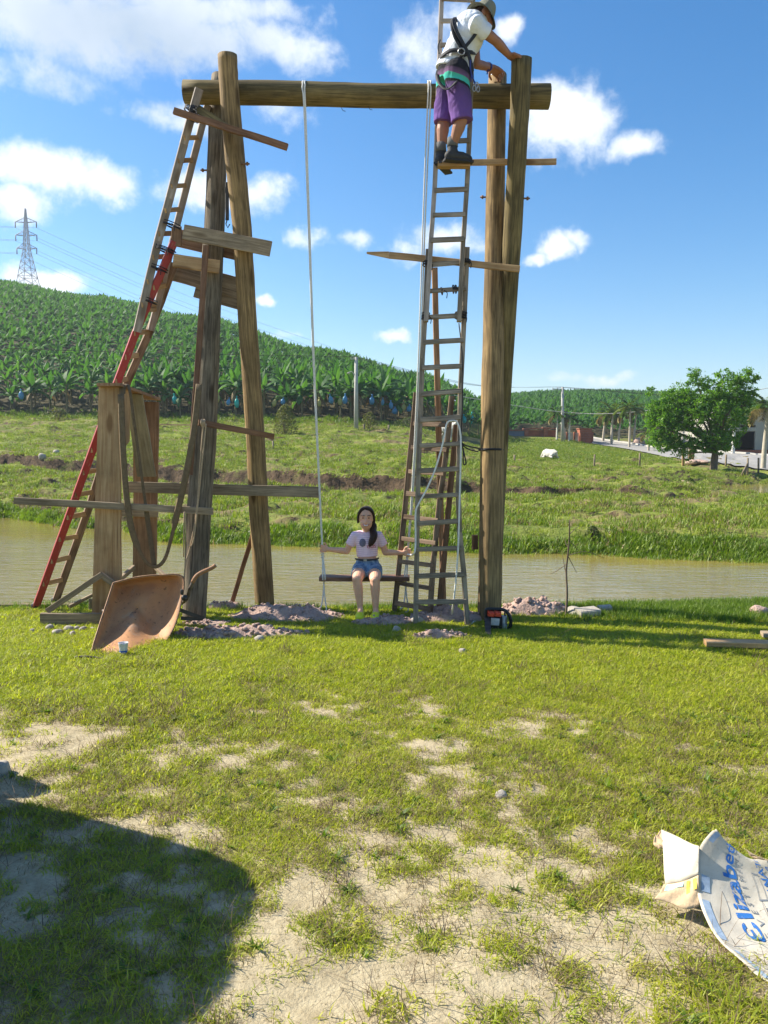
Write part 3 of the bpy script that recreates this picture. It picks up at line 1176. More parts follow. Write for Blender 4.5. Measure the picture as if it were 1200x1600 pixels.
M['dug'] = mound_mat()
M['stone'] = plain('pale_stone', (.37, .33, .275), .9, .2, 14, bump=.5)
MLAB = ['large heap of pinkish dug soil at the foot of the left back post', 'small lump of dug soil between the two left posts',
        'long low spread of pinkish clods in front of the left posts', 'mound of grey pink soil under the girl on the swing',
        'dark soil heap behind the feet of the tall ladder', 'tall heap of sandy clods right of the right post beside the chainsaw',
        'thin scatter of sandy soil on the grass before the tall ladder', 'flat trampled dirt patch beside the wheelbarrow']
for k, (p, sx, sy, h) in enumerate(_mg):
    mb = MB()
    nu, nv = 40, 22

    def f(u, v):
        x = (u * 2 - 1) * 1.15
        y = (v * 2 - 1) * 1.15
        wob = 1 + .35 * (float(fbm(np.array([x * 1.5 + k * 7]), np.array([y * 1.5]), 5, 2)[0]) - .5)
        q = max(0.0, 1 - (x * x + y * y) / (wob * wob))
        wx, wy = p.x + x * sx, p.y + y * sy
        n = float(fbm(np.array([wx * 7]), np.array([wy * 7]), 15, 4)[0])
        n2 = float(vnoise(np.array([wx * 24]), np.array([wy * 24]), 18))
        z = float(lawn_h(np.array([wx]), np.array([wy]))[0])
        z = max(z, -.15)
        return Vector((wx, wy, z + h * (q ** .8) * (.35 + 1.25 * n) + .03 * (n2 - .5) * (q > 0) - (.03 if q <= 0 else 0)))
    mb.grid(f, nu, nv)
    # loose clods lying on it
    for _ in range(int(110 * sx / .5)):
        a, r = random.uniform(0, 6.283), math.sqrt(random.random())
        u, v = .5 + .45 * r * math.cos(a), .5 + .45 * r * math.sin(a)
        c = f(u, v)
        s = random.uniform(.006, .018) * (1.5 if k in (2, 5) else 1)
        mb.ball(c + Vector((0, 0, s * .4)), (s * random.uniform(.8, 1.4), s, s * random.uniform(.6, .9)), Euler((0, 0, random.uniform(0, 3))).to_matrix(), 7, 5, .22)
    o = mb.build('soil_mound', M['dug'], None, (p.x, p.y, 0))
    props(o, MLAB[k], 'soil heap', 'heaps of dug soil around the posts')

STONES = [(651, 975, .085, 'grey stone standing at the left foot of the tall ladder'), (723, 1021, .042, 'flat pale stone alone on the lawn below the tall ladder'),
          (783, 1247, .036, 'white chip of stone on the bare ground in mid lawn'), (620, 988, .055, 'pale flake of stone on the grass under the swing seat'),
          (742, 958, .05, 'pale stone'), (78, 983, .045, 'round white pebble furthest right of two by the plank trestle foot'), (51, 987, .033, 'smallest round pebble left of the trestle base board'),
          (90, 990, .05, 'pointed white stone beside the pebble pile'), (108, 985, .05, 'broad white stone at the left of the pebble pile'), (120, 984, .035, 'white pebble in the middle of the pebble pile'),
          (130, 986, .04, 'off white pebble near the right of the pebble pile'), (113, 993, .04, 'nearest white stone of the pebble pile'), (145, 984, .03, 'small chip at the right end of the pebble pile'),
          (112, 1013, .025, 'lone white pebble left of the wheelbarrow'), (898, 962, .10, 'rounded grey rock at the root of the dead sapling'), (2, 1208, .06, 'grey stone cut by the left edge of the photo'),
          (1186, 962, .11, 'low brown rock at the right end of the waterline'), (405, 1002, .05, 'pale clod at the end of the low soil spread')]
for k, (a, b, s, lab) in enumerate(STONES):
    if lab == 'pale stone':
        continue
    p = G(a, b)
    mb = MB()
    mb.ball(p + Vector((0, 0, s * .35)), (s * random.uniform(.85, 1.15), s * .8, s * random.uniform(.55, .8)), Euler((0, 0, random.uniform(0, 3))).to_matrix(), 11, 8, .14)
    props(mb.build('stone', M['dug' if 'brown' in lab else 'stone'], None, (p.x, p.y, 0)), lab, 'stone', 'stones lying on the lawn')
# two broken slabs by the sapling
for (a0, b0, a1, b1, w, lab) in ((905, 968, 936, 966, .16, 'broken pale slab lying flat in the tall grass right of the sapling'), (938, 962, 958, 962, .10, 'yellowish broken block right of the pale slab')):
    mb = MB()
    mb.board(G(a0, b0) + Vector((0, .08, .05)), G(a1, b1) + Vector((0, .08, .06)), w, .07, (0, 1, .1), .012)
    props(mb.build('slab', M['stone'], None, G(a0, b0)), lab, 'slab')
# ------------------------------------------------------------------ the log swing frame
def PL(px, py, y0, s):
    """pixel ray meets a plane leaning away from the viewer: Y = y0 + s * z"""
    r = ray(px, py)
    k = (y0 + s * EYE.z) / (r.y - s * r.z)
    return EYE + r * k


def log(pts, n=18, sub=5, rough=.05):
    """pts: px, py, Y, width in px; the first point continues below ground"""
    P3, rr = [], []
    for i, (a, b, Y, w) in enumerate(pts):
        p = P(a, b, Y)
        P3.append(p)
        rr.append(w / 2 / pxm(p))
    if abs(P3[0].z) < .3:
        d = (P3[0] - P3[1]).normalized()
        P3.insert(0, P3[0] + d * .35)
        rr.insert(0, rr[0])
    Q, q = [], []
    for i in range(len(P3) - 1):
        for k in range(sub):
            t = k / sub
            Q.append(P3[i].lerp(P3[i + 1], t) + Vector((random.uniform(-1, 1), random.uniform(-1, 1), 0)) * .0025)
            q.append((rr[i] * (1 - t) + rr[i + 1] * t) * random.uniform(.99, 1.012))
    Q.append(P3[-1])
    q.append(rr[-1])
    mb = MB()
    mb.tube(Q, q, n, True, rough=rough)
    return mb, P3


frame = thing('log_swing_frame', 'tall swing frame of round treated logs with one crossbeam on crossed posts', 'swing frame', (0, 8.1, 0))
legA, pA = log([(304, 968, 7.75, 36), (311, 800, 7.87, 38), (319, 700, 7.94, 37), (329, 480, 8.12, 34), (336, 330, 8.23, 31), (340, 200, 8.34, 29), (344, 120, 8.42, 27)])
oA = legA.build('post', M['post_grey'], frame)
oA['label'] = 'grey weathered post with a split running down it'
legB, pB = log([(414, 944, 8.45, 30), (405, 800, 8.34, 30), (399, 680, 8.27, 29), (386, 480, 8.12, 29), (378, 355, 8.03, 30), (367, 250, 7.96, 31), (357, 130, 7.88, 30), (355, 86, 7.85, 30)])
oB = legB.build('post', M['post'], frame)
legC, pC = log([(764, 976, 7.72, 37), (767, 820, 7.83, 37), (769, 650, 7.95, 36), (771, 480, 8.1, 32), (775, 270, 8.28, 29), (778, 118, 8.42, 28)])
oC = legC.build('post', M['post'], frame)
legD, pD = log([(768, 944, 8.45, 28), (779, 700, 8.32, 28), (793, 480, 8.13, 29), (806, 270, 7.98, 29), (811, 180, 7.9, 30), (815, 93, 7.86, 32)])
oD = legD.build('post', M['post_g'], frame)
bm, pBeam = log([(288, 144, 8.13, 35), (420, 145, 8.13, 36), (570, 149, 8.13, 35), (720, 150, 8.13, 35), (858, 151, 8.13, 37)])
bm.build('crossbeam', M['beam'], frame)
for (a, b, Y, dx) in ((383, 256, 7.9, 1), (320, 266, 8.28, -1), (821, 310, 8.0, 1), (757, 308, 8.26, -1)):
    mb = MB()
    p = P(a, b, Y)
    mb.tube([p - Vector((dx * .05, 0, 0)), p + Vector((dx * .045, 0, 0))], .009, 8)
    mb.tube([p + Vector((dx * .012, 0, 0)), p + Vector((dx * .030, 0, 0))], .019, 6)
    mb.build('bolt', M['rust'], frame)
mb = MB()
mb.board(P(355, 285, 8.06), P(355, 344, 8.06), .035, .02, (1, 0, 0))
mb.build('iron_plate', M['darksteel'], frame)
mb = MB()
mb.tube([P(355, 343, 8.05), P(353, 350, 8.05), P(356, 356, 8.05), P(359, 350, 8.05)], .006, 6)
mb.build('hook', M['darksteel'], frame)
mb = MB()
mb.board(P(742, 836, 7.87), P(742, 858, 7.87), .06, .06, (1, 0, 0))
mb.build('wood_block', M['brownstick'], frame)
# bare twigs and splinters left on the beam
for (a, b) in ((533, 168), (575, 166)):
    mb = MB()
    p = P(a, b, 8.05)
    mb.tube([p, p + Vector((.02, -.01, -.035)), p + Vector((.045, -.01, -.04))], .003, 5)
    mb.build('splinter', M['darksteel'], frame)


def plank_thing(name, a, b, w, m, label, cat='plank', side=(0, 0, 1), t=.028, Y=None, group=None, segs=6, tw=0.0):
    """a: px, py, Y of one end; b: of the other; w in px of height"""
    p0, p1 = P(*a), P(*b)
    ww = w / pxm((p0 + p1) / 2)
    mb = MB()
    mb.board(p0, p1, ww, t, side, segs=segs, twist=tw)
    c = (p0 + p1) / 2
    return props(mb.build(name, M[m], None, c), label, cat, group)


# scaffold boards nailed between the left posts
plat = thing('scaffold_platform', 'rough working platform of nailed boards halfway up the left posts', 'scaffold', P(330, 400, 8.1))
for a, b, w, m, tk in (((287, 362.5, 7.93), (423, 389, 7.86), 23, 'greywood', .03), ((271, 370, 8.40), (385, 396, 8.30), 27, 'redpine', .025),
                       ((271, 407, 7.96), (343, 417, 7.98), 20, 'pine', .03), ((270, 422, 8.42), (374, 451, 8.34), 32, 'greywood', .03),
                       ((305, 455, 8.42), (376, 475, 8.34), 19, 'greywood', .03)):
    p0, p1 = P(*a), P(*b)
    mb = MB()
    mb.board(p0, p1, w / pxm((p0 + p1) / 2), tk, (0, 0, 1), segs=5)
    mb.build('plank', M[m], plat)
mb = MB()
mb.board(P(322, 384, 7.92), P(297, 742, 7.66), .055, .03, (1, 0, 0), segs=6)
mb.build('upright', M['brownstick'], plat)
mb = MB()
mb.board(P(276, 356, 8.02), P(276, 385, 8.02), .10, .03, (1, 0, 0))
mb.build('end_block', M['redpine'], plat)

plank_thing('batten', (272, 173, 7.70), (449, 230, 7.66), 10, 'brownstick', 'reddish batten lashed slanting across the top of the left posts', 'batten', t=.04)
plank_thing('batten', (309, 170, 7.80), (356, 201, 7.76), 12, 'post_g', 'short stub of pale batten behind the lashing at the top of the left ladder', 'batten', t=.04)
plank_thing('batten', (310, 660, 7.62), (428, 682, 7.98), 9, 'brownstick', 'thin weathered stick tied level across the two left posts at head height', 'batten', t=.03, tw=.4)
plank_thing('plank', (197, 761, 8.12), (500, 769, 8.12), 17, 'greywood', 'long level grey plank running behind the split post to the swing rope')
plank_thing('plank', (22, 782, 7.60), (333, 799, 7.64), 11, 'greywood', 'narrow grey plank sticking out left over the water through the plank trestle')
plank_thing('prop', (397, 828, 8.42), (362, 944, 8.62), 7, 'brownstick', 'thin brown stick propped against the back of the left rear post', 'prop', side=(1, 0, 0), t=.035)
plank_thing('plank', (684, 254, 8.09), (869, 253, 8.09), 9, 'pine', 'thin level batten behind the man\'s boots passing between the right posts', t=.03)
# plank with a pointed end
mb = MB()
p0, p1 = P(608, 398.5, 7.87), P(812, 420.5, 7.83)
mb.board(p0, p1, 10 / pxm(p0), .03, (0, 0, 1), segs=6)
d = (p0 - p1).normalized()
tip = P(573, 394.5, 7.87)
w2 = 5 / pxm(p0)
q = [p0 + Vector((0, -.015, w2)), p0 + Vector((0, -.015, -w2)), p0 + Vector((0, .015, -w2)), p0 + Vector((0, .015, w2)), tip + Vector((0, -.012, .004)), tip + Vector((0, .012, .004)), tip + Vector((0, .012, -.012)), tip + Vector((0, -.012, -.012))]
mb.add(q, [(0, 1, 7, 4), (1, 2, 6, 7), (2, 3, 5, 6), (3, 0, 4, 5), (4, 7, 6, 5)])
props(mb.build('plank', M['pine'], None, (p0 + p1) / 2), 'plank with a pointed left end lying level across the tall ladder', 'plank')
plank_thing('plank', (-40, 946, 8.32), (112, 945, 8.36), 5, 'greywood', 'grey plank lying flat on the grass at the waterline by the red ladder foot', t=.1, side=(0, 0, 1))


def lying(name, a, b, w, t, m, label):
    p0, p1 = G(*a), G(*b)
    mb = MB()
    mb.board(p0 + Vector((0, 0, t / 2 + .035)), p1 + Vector((0, 0, t / 2 + .04)), w, t, (0, 1, .05), segs=4)
    props(mb.build(name, M[m], None, p0), label, 'board')


lying('board', (1101, 1014), (1340, 1022), .12, .045, 'pine', 'pale sawn board lying on the lawn at the right edge')
lying('board', (1190, 1000), (1290, 1004), .10, .04, 'greywood', 'end of a second board on the grass behind the pale board at the right edge')


# ------------------------------------------------------------------ ladders
def polyline_at(pts, py):
    for (a, b), (c, d) in zip(pts, pts[1:]):
        if (b - py) * (d - py) <= 0 and b != d:
            t = (py - b) / (d - b)
            return a + (c - a) * t
    return pts[0][0] if abs(pts[0][1] - py) < abs(pts[-1][1] - py) else pts[-1][0]


def ladder(name, label, left, right, rungs, fl, fr, ml, mr, mrung, wpx=(8, 8), rw=.048, depth=.055, side=(1, 0, 0), over=.0, group=None):
    """left / right: stiles as px, py polylines; rungs: (py on the left, py on the right); fl, fr map a pixel to the stile's plane"""
    base = fl(*left[0])
    t = thing(name, label, 'ladder', base, group)
    for pts, f, m, w in ((left, fl, ml, wpx[0]), (right, fr, mr, wpx[1])):
        mb = MB()
        q = [f(*p) for p in pts]
        # keep one continuous stile: overlapping board lengths follow the bend
        ww = w / pxm(q[len(q) // 2])
        for a, b in zip(q, q[1:]):
            dd = (b - a).normalized() * .004
            mb.board(a - dd, b + dd, ww, depth, side, segs=2)
        mb.build('stile', M[m], t)
    for a, b in rungs:
        p = fl(polyline_at(left, a), a)
        q = fr(polyline_at(right, b), b)
        d = (q - p).normalized()
        mb = MB()
        mb.board(p - d * over + Vector((0, -depth / 2 - .008, random.uniform(-.004, .004))), q + d * over + Vector((0, -depth / 2 - .008, random.uniform(-.004, .004))), rw * random.uniform(.9, 1.1), .02, (0, .15, 1))
        mb.build('rung', M[mrung], t)
    return t


f1 = lambda a, b: PL(a, b, 7.43, .105)
f2 = lambda a, b: PL(a, b, 7.36, .105)
L1 = ladder('wooden_ladder', 'lower of two spliced grey ladders, standing on the lawn under the man', [(649, 984), (652, 803), (656, 660), (660, 560), (664, 500), (669, 391)],
            [(731, 985), (725, 900), (718, 831), (716, 772), (718, 690), (720, 600), (725, 500), (730, 388)],
            [(940, 939), (899, 897), (858, 855), (817, 814), (776, 773), (736, 732), (696, 693), (657, 652), (616, 611), (576, 572), (536, 532), (497, 493), (457, 452), (415, 410)],
            f1, f1, 'greyladder', 'greyladder', 'greyladder', (7.5, 7.5))
L2 = ladder('wooden_ladder', 'upper grey ladder the man stands on, lashed to the ladder below and passing the crossbeam', [(666, 502), (673, 380), (679, 297), (684, 170), (687, 85), (691, -45)],
            [(717, 502), (724, 373), (730, 288), (734, 193), (737, 90), (740, -45)],
            [(377, 375), (338, 336), (300, 298), (260, 258), (224, 222), (186, 185), (148, 147), (110, 110), (73, 73), (36, 36), (1, 3), (-32, -31)],
            f2, f2, 'paleladder', 'greyladder', 'greyladder', (7, 7))
mb = MB()
mb.board(f2(683, 262) + Vector((0, -.07, 0)), f2(733, 262) + Vector((0, -.07, 0)), .05, .09, (0, 0, 1))
mb.build('foot_board', M['pine'], L2)

f3l = lambda a, b: PL(a, b, 8.08, .06)
f3r = lambda a, b: PL(a, b, 7.74, .13)
L3 = ladder('wooden_ladder', 'short brown ladder leaning beside the girl, behind the tall grey ladder', [(616, 957), (633, 790), (647, 650), (650, 614)],
            [(671, 970), (678, 869), (687, 781), (696, 716), (703, 650), (706, 620)],
            [(662, 665), (699, 703), (736, 740), (771, 775), (807, 813), (841, 848), (876, 883), (910, 918), (941, 951)],
            f3l, f3r, 'warmladder', 'warmladder', 'warmladder', (8.5, 8.5))
plank_thing('prop', (679, 419, 8.28), (693, 962, 8.02), 9, 'redpine', 'long straight orange brown prop behind the ladders', 'prop', side=(1, 0, 0), t=.05)
plank_thing('prop', (713, 664, 8.02), (685, 968, 7.80), 9, 'brownstick', 'dark brown slanting stick behind the right side of the tall ladder', 'prop', side=(1, 0, 0), t=.04)

f4l = lambda a, b: P(a, b, 8.22 - .035 * max(0, (950 - b)) / 100)
f4r = lambda a, b: P(a, b, 8.50 - .03 * max(0, (940 - b)) / 100)
f5l = lambda a, b: P(a, b, 8.02 - .02 * max(0, (520 - b)) / 100)
f5r = lambda a, b: P(a, b, 8.33 - .015 * max(0, (520 - b)) / 100)
L4 = ladder('wooden_ladder', 'ladder with one red painted stile leaning from the lawn at the far left', [(55, 952), (120, 772), (182, 600), (213, 518), (247, 437), (272, 378)],
            [(86, 942), (140, 790), (200, 594), (230, 527), (253, 467), (272, 412)],
            [(912, 905), (877, 870), (842, 837), (808, 803), (773, 769), (739, 734), (704, 699), (668, 663), (632, 628), (597, 592), (559, 555), (522, 519), (486, 484), (450, 447)],
            f4l, f4r, 'red', 'warmladder', 'pine', (11, 11), rw=.05, side=(.9, .45, 0))
L5 = ladder('wooden_ladder', 'pale unpainted ladder lashed above the red one and resting against the beam end', [(214, 518), (247, 376), (265, 310), (287, 225), (311, 140)],
            [(236, 516), (275, 356), (290, 297), (309, 222), (324, 165)],
            [(478, 476), (441, 439), (404, 402), (367, 366), (330, 329), (293, 292), (254, 252), (218, 217)],
            f5l, f5r, 'paleladder', 'paleladder', 'pine', (12, 10), rw=.05, side=(.9, .45, 0))
mb = MB()
mb.ball(f4l(55, 950) + Vector((0, 0, .02)), (.045, .04, .05))
mb.build('rubber_foot', M['cord'], L4)
mb = MB()
mb.ball(f4r(86, 941) + Vector((0, 0, .02)), (.045, .04, .05))
mb.build('rubber_foot', M['cord'], L4)


# ------------------------------------------------------------------ cords and ropes
def spline(pts, n=8):
    pts = [Vector(p) for p in pts]
    out = []
    for i in range(len(pts) - 1):
        p0 = pts[max(i - 1, 0)]
        p1, p2 = pts[i], pts[i + 1]
        p3 = pts[min(i + 2, len(pts) - 1)]
        for k in range(n):
            t = k / n
            out.append(.5 * ((2 * p1) + (p2 - p0) * t + (2 * p0 - 5 * p1 + 4 * p2 - p3) * t * t + (3 * p1 - p0 - 3 * p2 + p3) * t ** 3))
    out.append(pts[-1])
    return out


def rope(mb, pts, r, n=6, sub=6):
    mb.tube(spline(pts, sub), r, n)


def lash(mb, c, ax, a, b, turns=4, pitch=.012, r=.005):
    """turns of cord wound round an axis, elliptical a x b"""
    ax = Vector(ax).normalized()
    u = Vector((0, 1, 0))
    u = (u - ax * u.dot(ax)).normalized()
    w = ax.cross(u)
    pts = []
    for i in range(turns * 10 + 1):
        t = 2 * math.pi * i / 10
        pts.append(Vector(c) + ax * (pitch * (t / 6.283 - turns / 2) + .012 * math.sin(t * .5)) + u * (b * math.cos(t)) + w * (a * math.sin(t)))
    mb.tube(pts, r, 5)


def lashing(label, places, group=None):
    t = thing('lashing_cord', label, 'cord', places[0][0], group)
    for c, ax, a, b, tn in places:
        mb = MB()
        lash(mb, c, ax, a, b, tn)
        mb.build('winding', M['cord'], t)
        mb = MB()
        rope(mb, [Vector(c) + Vector((.02, -b - .005, 0)), Vector(c) + Vector((.05, -b - .02, -.03)), Vector(c) + Vector((.045, -b - .02, -.08))], .0045, 5, 4)
        mb.build('loose_end', M['cord'], t)
    return t


lashing('black cord binding the reddish batten to the top of the left ladder', [(P(304, 178, 7.80), (1, 0, -.3), .07, .10, 5), (P(298, 172, 7.83), (.4, 0, 1), .06, .07, 4)])
lashing('dark cord lashed round the left ladders beside the scaffold platform', [(P(258, 390, 8.0), (.4, 0, 1), .11, .07, 4), (P(268, 352, 8.0), (.4, 0, 1), .10, .06, 3)])
lashing('dark cord lashed round the red stile just below the platform boards', [(P(247, 420, 8.02), (.4, 0, 1), .10, .06, 3), (P(232, 470, 8.05), (.4, 0, 1), .09, .06, 3)])
lashing('black cord tying the two tall ladders at their lowest joint', [(f1(665, 495), (.1, 0, 1), .04, .06, 5), (f1(720, 493), (.1, 0, 1), .06, .06, 6)])
lashing('black cord knotted round the rung above the lowest ladder joint', [(f1(710, 452), (1, 0, 0), .04, .05, 4), (f1(690, 455), (1, 0, .1), .035, .045, 2)])
lashing('black cord tying the ladders where the pointed plank lies', [(f1(667, 412), (.1, 0, 1), .04, .06, 4), (f1(727, 409), (.1, 0, 1), .05, .06, 4)])
mb = MB()
rope(mb, [f1(717, 505), f1(722, 560) + Vector((0, -.03, 0)), f1(722, 640) + Vector((0, -.03, 0)), f1(719, 690) + Vector((0, -.03, 0))], .006, 5)
rope(mb, [f1(719, 690) + Vector((0, -.04, 0)), P(728, 696, 7.58), P(745, 700, 7.74), P(755, 702, 7.75)], .007, 5)
rope(mb, [f1(719, 692) + Vector((0, -.04, 0)), P(730, 701, 7.58), P(747, 706, 7.74)], .007, 5)
cC = P(767, 703, 7.92)
ax = (pC[-1] - pC[1]).normalized()
lash(mb, cC, (.02, .06, 1), .128, .128, 2, .012, .007)
rope(mb, [f1(720, 692) + Vector((0, -.05, 0)), P(726, 712, 7.56), P(728, 724, 7.55), P(724, 724, 7.55), P(724, 700, 7.56)], .007, 5)
props(mb.build('guy_cord', M['cord'], None, cC), 'black cord holding the tall ladder to the right post with a hanging loop', 'cord')

swing = thing('swing', 'wooden plank swing hung on long white ropes from the crossbeam', 'swing', (0, 8.1, .42))
s0, s1 = P(500, 903, 8.12), P(640, 903, 8.08)
mb = MB()
mb.board(s0, s1, .19, .045, (0, 1, 0), segs=6)
mb.build('seat', M['swingseat'], swing)


def round_beam(a, Y=8.13, n=9, r=.122):
    c = P(a, 148, Y)
    return [c + Vector((random.uniform(-.004, .004), -r * math.cos(t), r * math.sin(t))) for t in [i / n * math.pi * 1.05 for i in range(n + 1)]]


for k, (xs, hx) in enumerate((((476, 482, 490, 499, 504), 506), ((670, 663, 655, 645, 637), 634))):
    mb = MB()
    for dx in (-1.6, 1.9):
        ys = (166, 330, 560, 760, 862)
        YY = (8.0, 8.02, 8.06, 8.08, 8.10)
        w = .012 * dx
        pts = [P(x + dx * (.6 if k == 0 else 1.2) * (1 - i * .16), y, Yq) for i, (x, y, Yq) in enumerate(zip(xs, ys, YY))]
        tail = [P(hx + dx, 898, 8.02), P(hx + dx, 908, 8.04)]
        rope(mb, round_beam(xs[0] + dx)[::-1] + pts + tail, .0085, 6, 3)
    lash(mb, P(xs[-1], 868, 8.10), (0, 0, 1), .014, .014, 4, .016, .007)
    # ends hanging under the seat
    for dx, yb in ((-4, 951), (4, 957)):
        rope(mb, [P(hx, 908, 8.08), P(hx + dx * .3, 930, 8.06), P(hx + dx, yb - 4, 8.0), P(hx + dx - 5, yb, 7.98)], .008, 6, 4)
    mb.build('rope', M['rope'], swing)

mb = MB()
fr = lambda a, b, o=.07: f1(a, b) + Vector((0, -o, 0))
rope(mb, [fr(639, 874, -.35), fr(646, 864), fr(649, 847), fr(649, 801), fr(654, 786), fr(666, 764), fr(680, 731), fr(692, 689), fr(697, 663), fr(705, 658), fr(714, 662),
          fr(719, 690), fr(717, 780), fr(715, 850), fr(712, 902, .04), fr(708, 945, .0), G(705, 966, .02), G(702, 978, .012), G(707, 984, .012), G(728, 980, .012), G(745, 969, .012), G(757, 966, .015)], .009, 7, 6)
props(mb.build('loose_rope', M['rope'], None, f1(705, 800)), 'slack white rope draped over the rungs of the tall ladder down to the grass', 'rope')

# webbing strap hung in a long loop from the trestle
mb = MB()
sp = spline([P(191, 616, 7.66), P(192, 604, 7.72), P(199, 601, 7.78), P(203, 612, 7.72), P(207, 640, 7.7), P(216, 705, 7.68), P(229, 800, 7.66), P(236, 850, 7.64), P(241, 884, 7.62)], 5)
mb.tube(sp, [.032 - .014 * min(1, abs(i - len(sp) * .5) < len(sp) * .22) for i in range(len(sp))], 8, True, (0, 1, 0), flat=.12)
sp = spline([P(189, 616, 7.64), P(192, 700, 7.6), P(198, 780, 7.6), P(208, 835, 7.6), P(224, 872, 7.6), P(236, 884, 7.6), P(246, 885, 7.6), P(256, 876, 7.6), P(264, 855, 7.6), P(276, 805, 7.6), P(291, 740, 7.58), P(303, 672, 7.6), P(311, 600, 7.66)], 5)
mb.tube(sp, [.032 - .014 * min(1, abs(i - len(sp) * .5) < len(sp) * .22) for i in range(len(sp))], 8, True, (0, 1, 0), flat=.12)
props(mb.build('webbing_strap', M['strap'], None, P(190, 605, 7.6)), 'brown webbing strap hanging in a long loop from the trestle top to the split post', 'strap')
mb = MB()
rope(mb, [P(318, 662, 7.60), P(313, 720, 7.58), P(307, 800, 7.58), P(297, 855, 7.58), P(290, 880, 7.56), P(288, 905, 7.56)], .008, 6)
rope(mb, [P(322, 662, 7.60), P(316, 720, 7.57), P(303, 840, 7.56), P(293, 850, 7.56), P(291, 830, 7.56), P(288, 800, 7.56), P(287, 870, 7.56)], .007, 6)
lash(mb, P(318, 661, 7.62), (1, 0, 0), .035, .03, 4, .012, .007)
props(mb.build('hanging_cord', M['twine'], None, P(318, 662, 7.6)), 'beige cord knotted round the thin stick and hanging in front of the split post', 'cord')


# ------------------------------------------------------------------ plank trestle
tr = thing('plank_trestle', 'tall trestle nailed from wide pine planks beside the wheelbarrow', 'trestle', G(120, 975))


def tq(name, pts, t, m):
    """a tapered board given by four corners (px, py, Y), t thick away from the viewer"""
    c = [P(*p) for p in pts]
    n = (c[1] - c[0]).cross(c[3] - c[0]).normalized()
    if n.y < 0:
        n = -n
    vs, lc, fs = [], [], []
    K = 6
    L = (c[3] - c[0]).length
    W_ = (c[1] - c[0]).length
    for i in range(K + 1):
        u = i / K
        a, b = c[0].lerp(c[3], u), c[1].lerp(c[2], u)
        e = .003
        for q, wx, th in ((a, 0, 0), (b, W_, 0), (b + n * t, W_, t), (a + n * t, 0, t)):
            vs.append(q + Vector((random.uniform(-e, e), 0, 0)))
            lc.append((L * u, wx, th))
    for i in range(K):
        for j in range(4):
            p, q = i * 4 + j, i * 4 + (j + 1) % 4
            fs.append((p, q, q + 4, p + 4))
    fs += [(3, 2, 1, 0), (K * 4, K * 4 + 1, K * 4 + 2, K * 4 + 3)]
    mb = MB()
    mb.add(vs, fs, lc)
    return mb.build(name, M[m], tr)


tq('wide_board', [(154, 605, 7.72), (186.5, 605, 7.72), (189, 962, 7.66), (143, 962, 7.66)], .035, 'pine')
tq('side_board', [(187, 606, 7.73), (200, 612, 8.05), (198, 690, 8.05), (189, 700, 7.72)], .03, 'pine')
tq('wide_board', [(209, 628, 8.62), (248, 628, 8.62), (243, 915, 8.60), (207, 915, 8.60)], .035, 'redpine')
tq('slanting_board', [(196, 614, 8.2), (222, 617, 8.2), (243, 745, 8.45), (214, 745, 8.45)], .03, 'greenboard')
mb = MB()
c = [P(151, 603, 7.6), P(188, 603, 7.62), P(251, 626, 8.72), P(214, 624, 8.74)]
up = Vector((0, 0, .03))
mb.add(c + [q + up for q in c], [(3, 2, 1, 0), (4, 5, 6, 7), (0, 1, 5, 4), (1, 2, 6, 5), (2, 3, 7, 6), (3, 0, 4, 7)], [(q.y, q.x, 0) for q in c] * 2)
mb.build('cap_board', M['redpine'], tr)
for a, b, w, m, side, tk in (((64, 967.5, 7.52), (190, 968, 7.52), 20, 'greywood', (0, 0, 1), .05), ((74, 955, 7.56), (160, 897, 7.62), 9, 'greywood', (0, 0, 1), .04),
                             ((158, 898, 7.63), (190, 921, 7.60), 9, 'greywood', (0, 0, 1), .04), ((108, 948, 8.0), (144, 930, 8.25), 5, 'greywood', (0, 0, 1), .03),
                             ((187, 906, 8.15), (209, 886, 8.45), 7, 'greywood', (0, 0, 1), .04), ((243, 886, 8.5), (262, 905, 8.3), 6, 'greywood', (0, 0, 1), .04),
                             ((188, 798, 8.56), (247, 800, 8.56), 17, 'greywood', (0, 0, 1), .03), ((142, 936, 8.2), (142, 962, 8.2), 5, 'greywood', (1, 0, 0), .04)):
    p0, p1 = P(*a), P(*b)
    mb = MB()
    mb.board(p0, p1, w / pxm((p0 + p1) / 2), tk, side, segs=4)
    mb.build('base_board' if a[0] == 64 else 'brace', M[m], tr)


# ------------------------------------------------------------------ wheelbarrow lying on its side
def barrow_mat():
    m, nt, b = mat('barrow_tray')
    tc = nt.new('ShaderNodeTexCoord').outputs['Object']
    n = nt.noise(tc, 7, 7, .65)
    n2 = nt.noise(tc, 30, 5, .6)
    n3 = nt.noise(nt.mapping(tc, loc=(2, 1, 0)), 3.2, 6, .7, .6)
    c = nt.mix(nt.mapr(n, .35, .65), (.56, .27, .11), (.44, .21, .095))
    c = nt.mix(nt.mapr(n3, .5, .62, 0, .65), c, (.44, .32, .22))
    c = nt.mix(nt.mapr(n2, .60, .68, 0, .75), c, (.13, .06, .03))
    nt.put(b.inputs['Base Color'], c)
    b.inputs['Roughness'].default_value = .7
    nt.put(b.inputs['Normal'], nt.bump(n2, .35, .006))
    return m


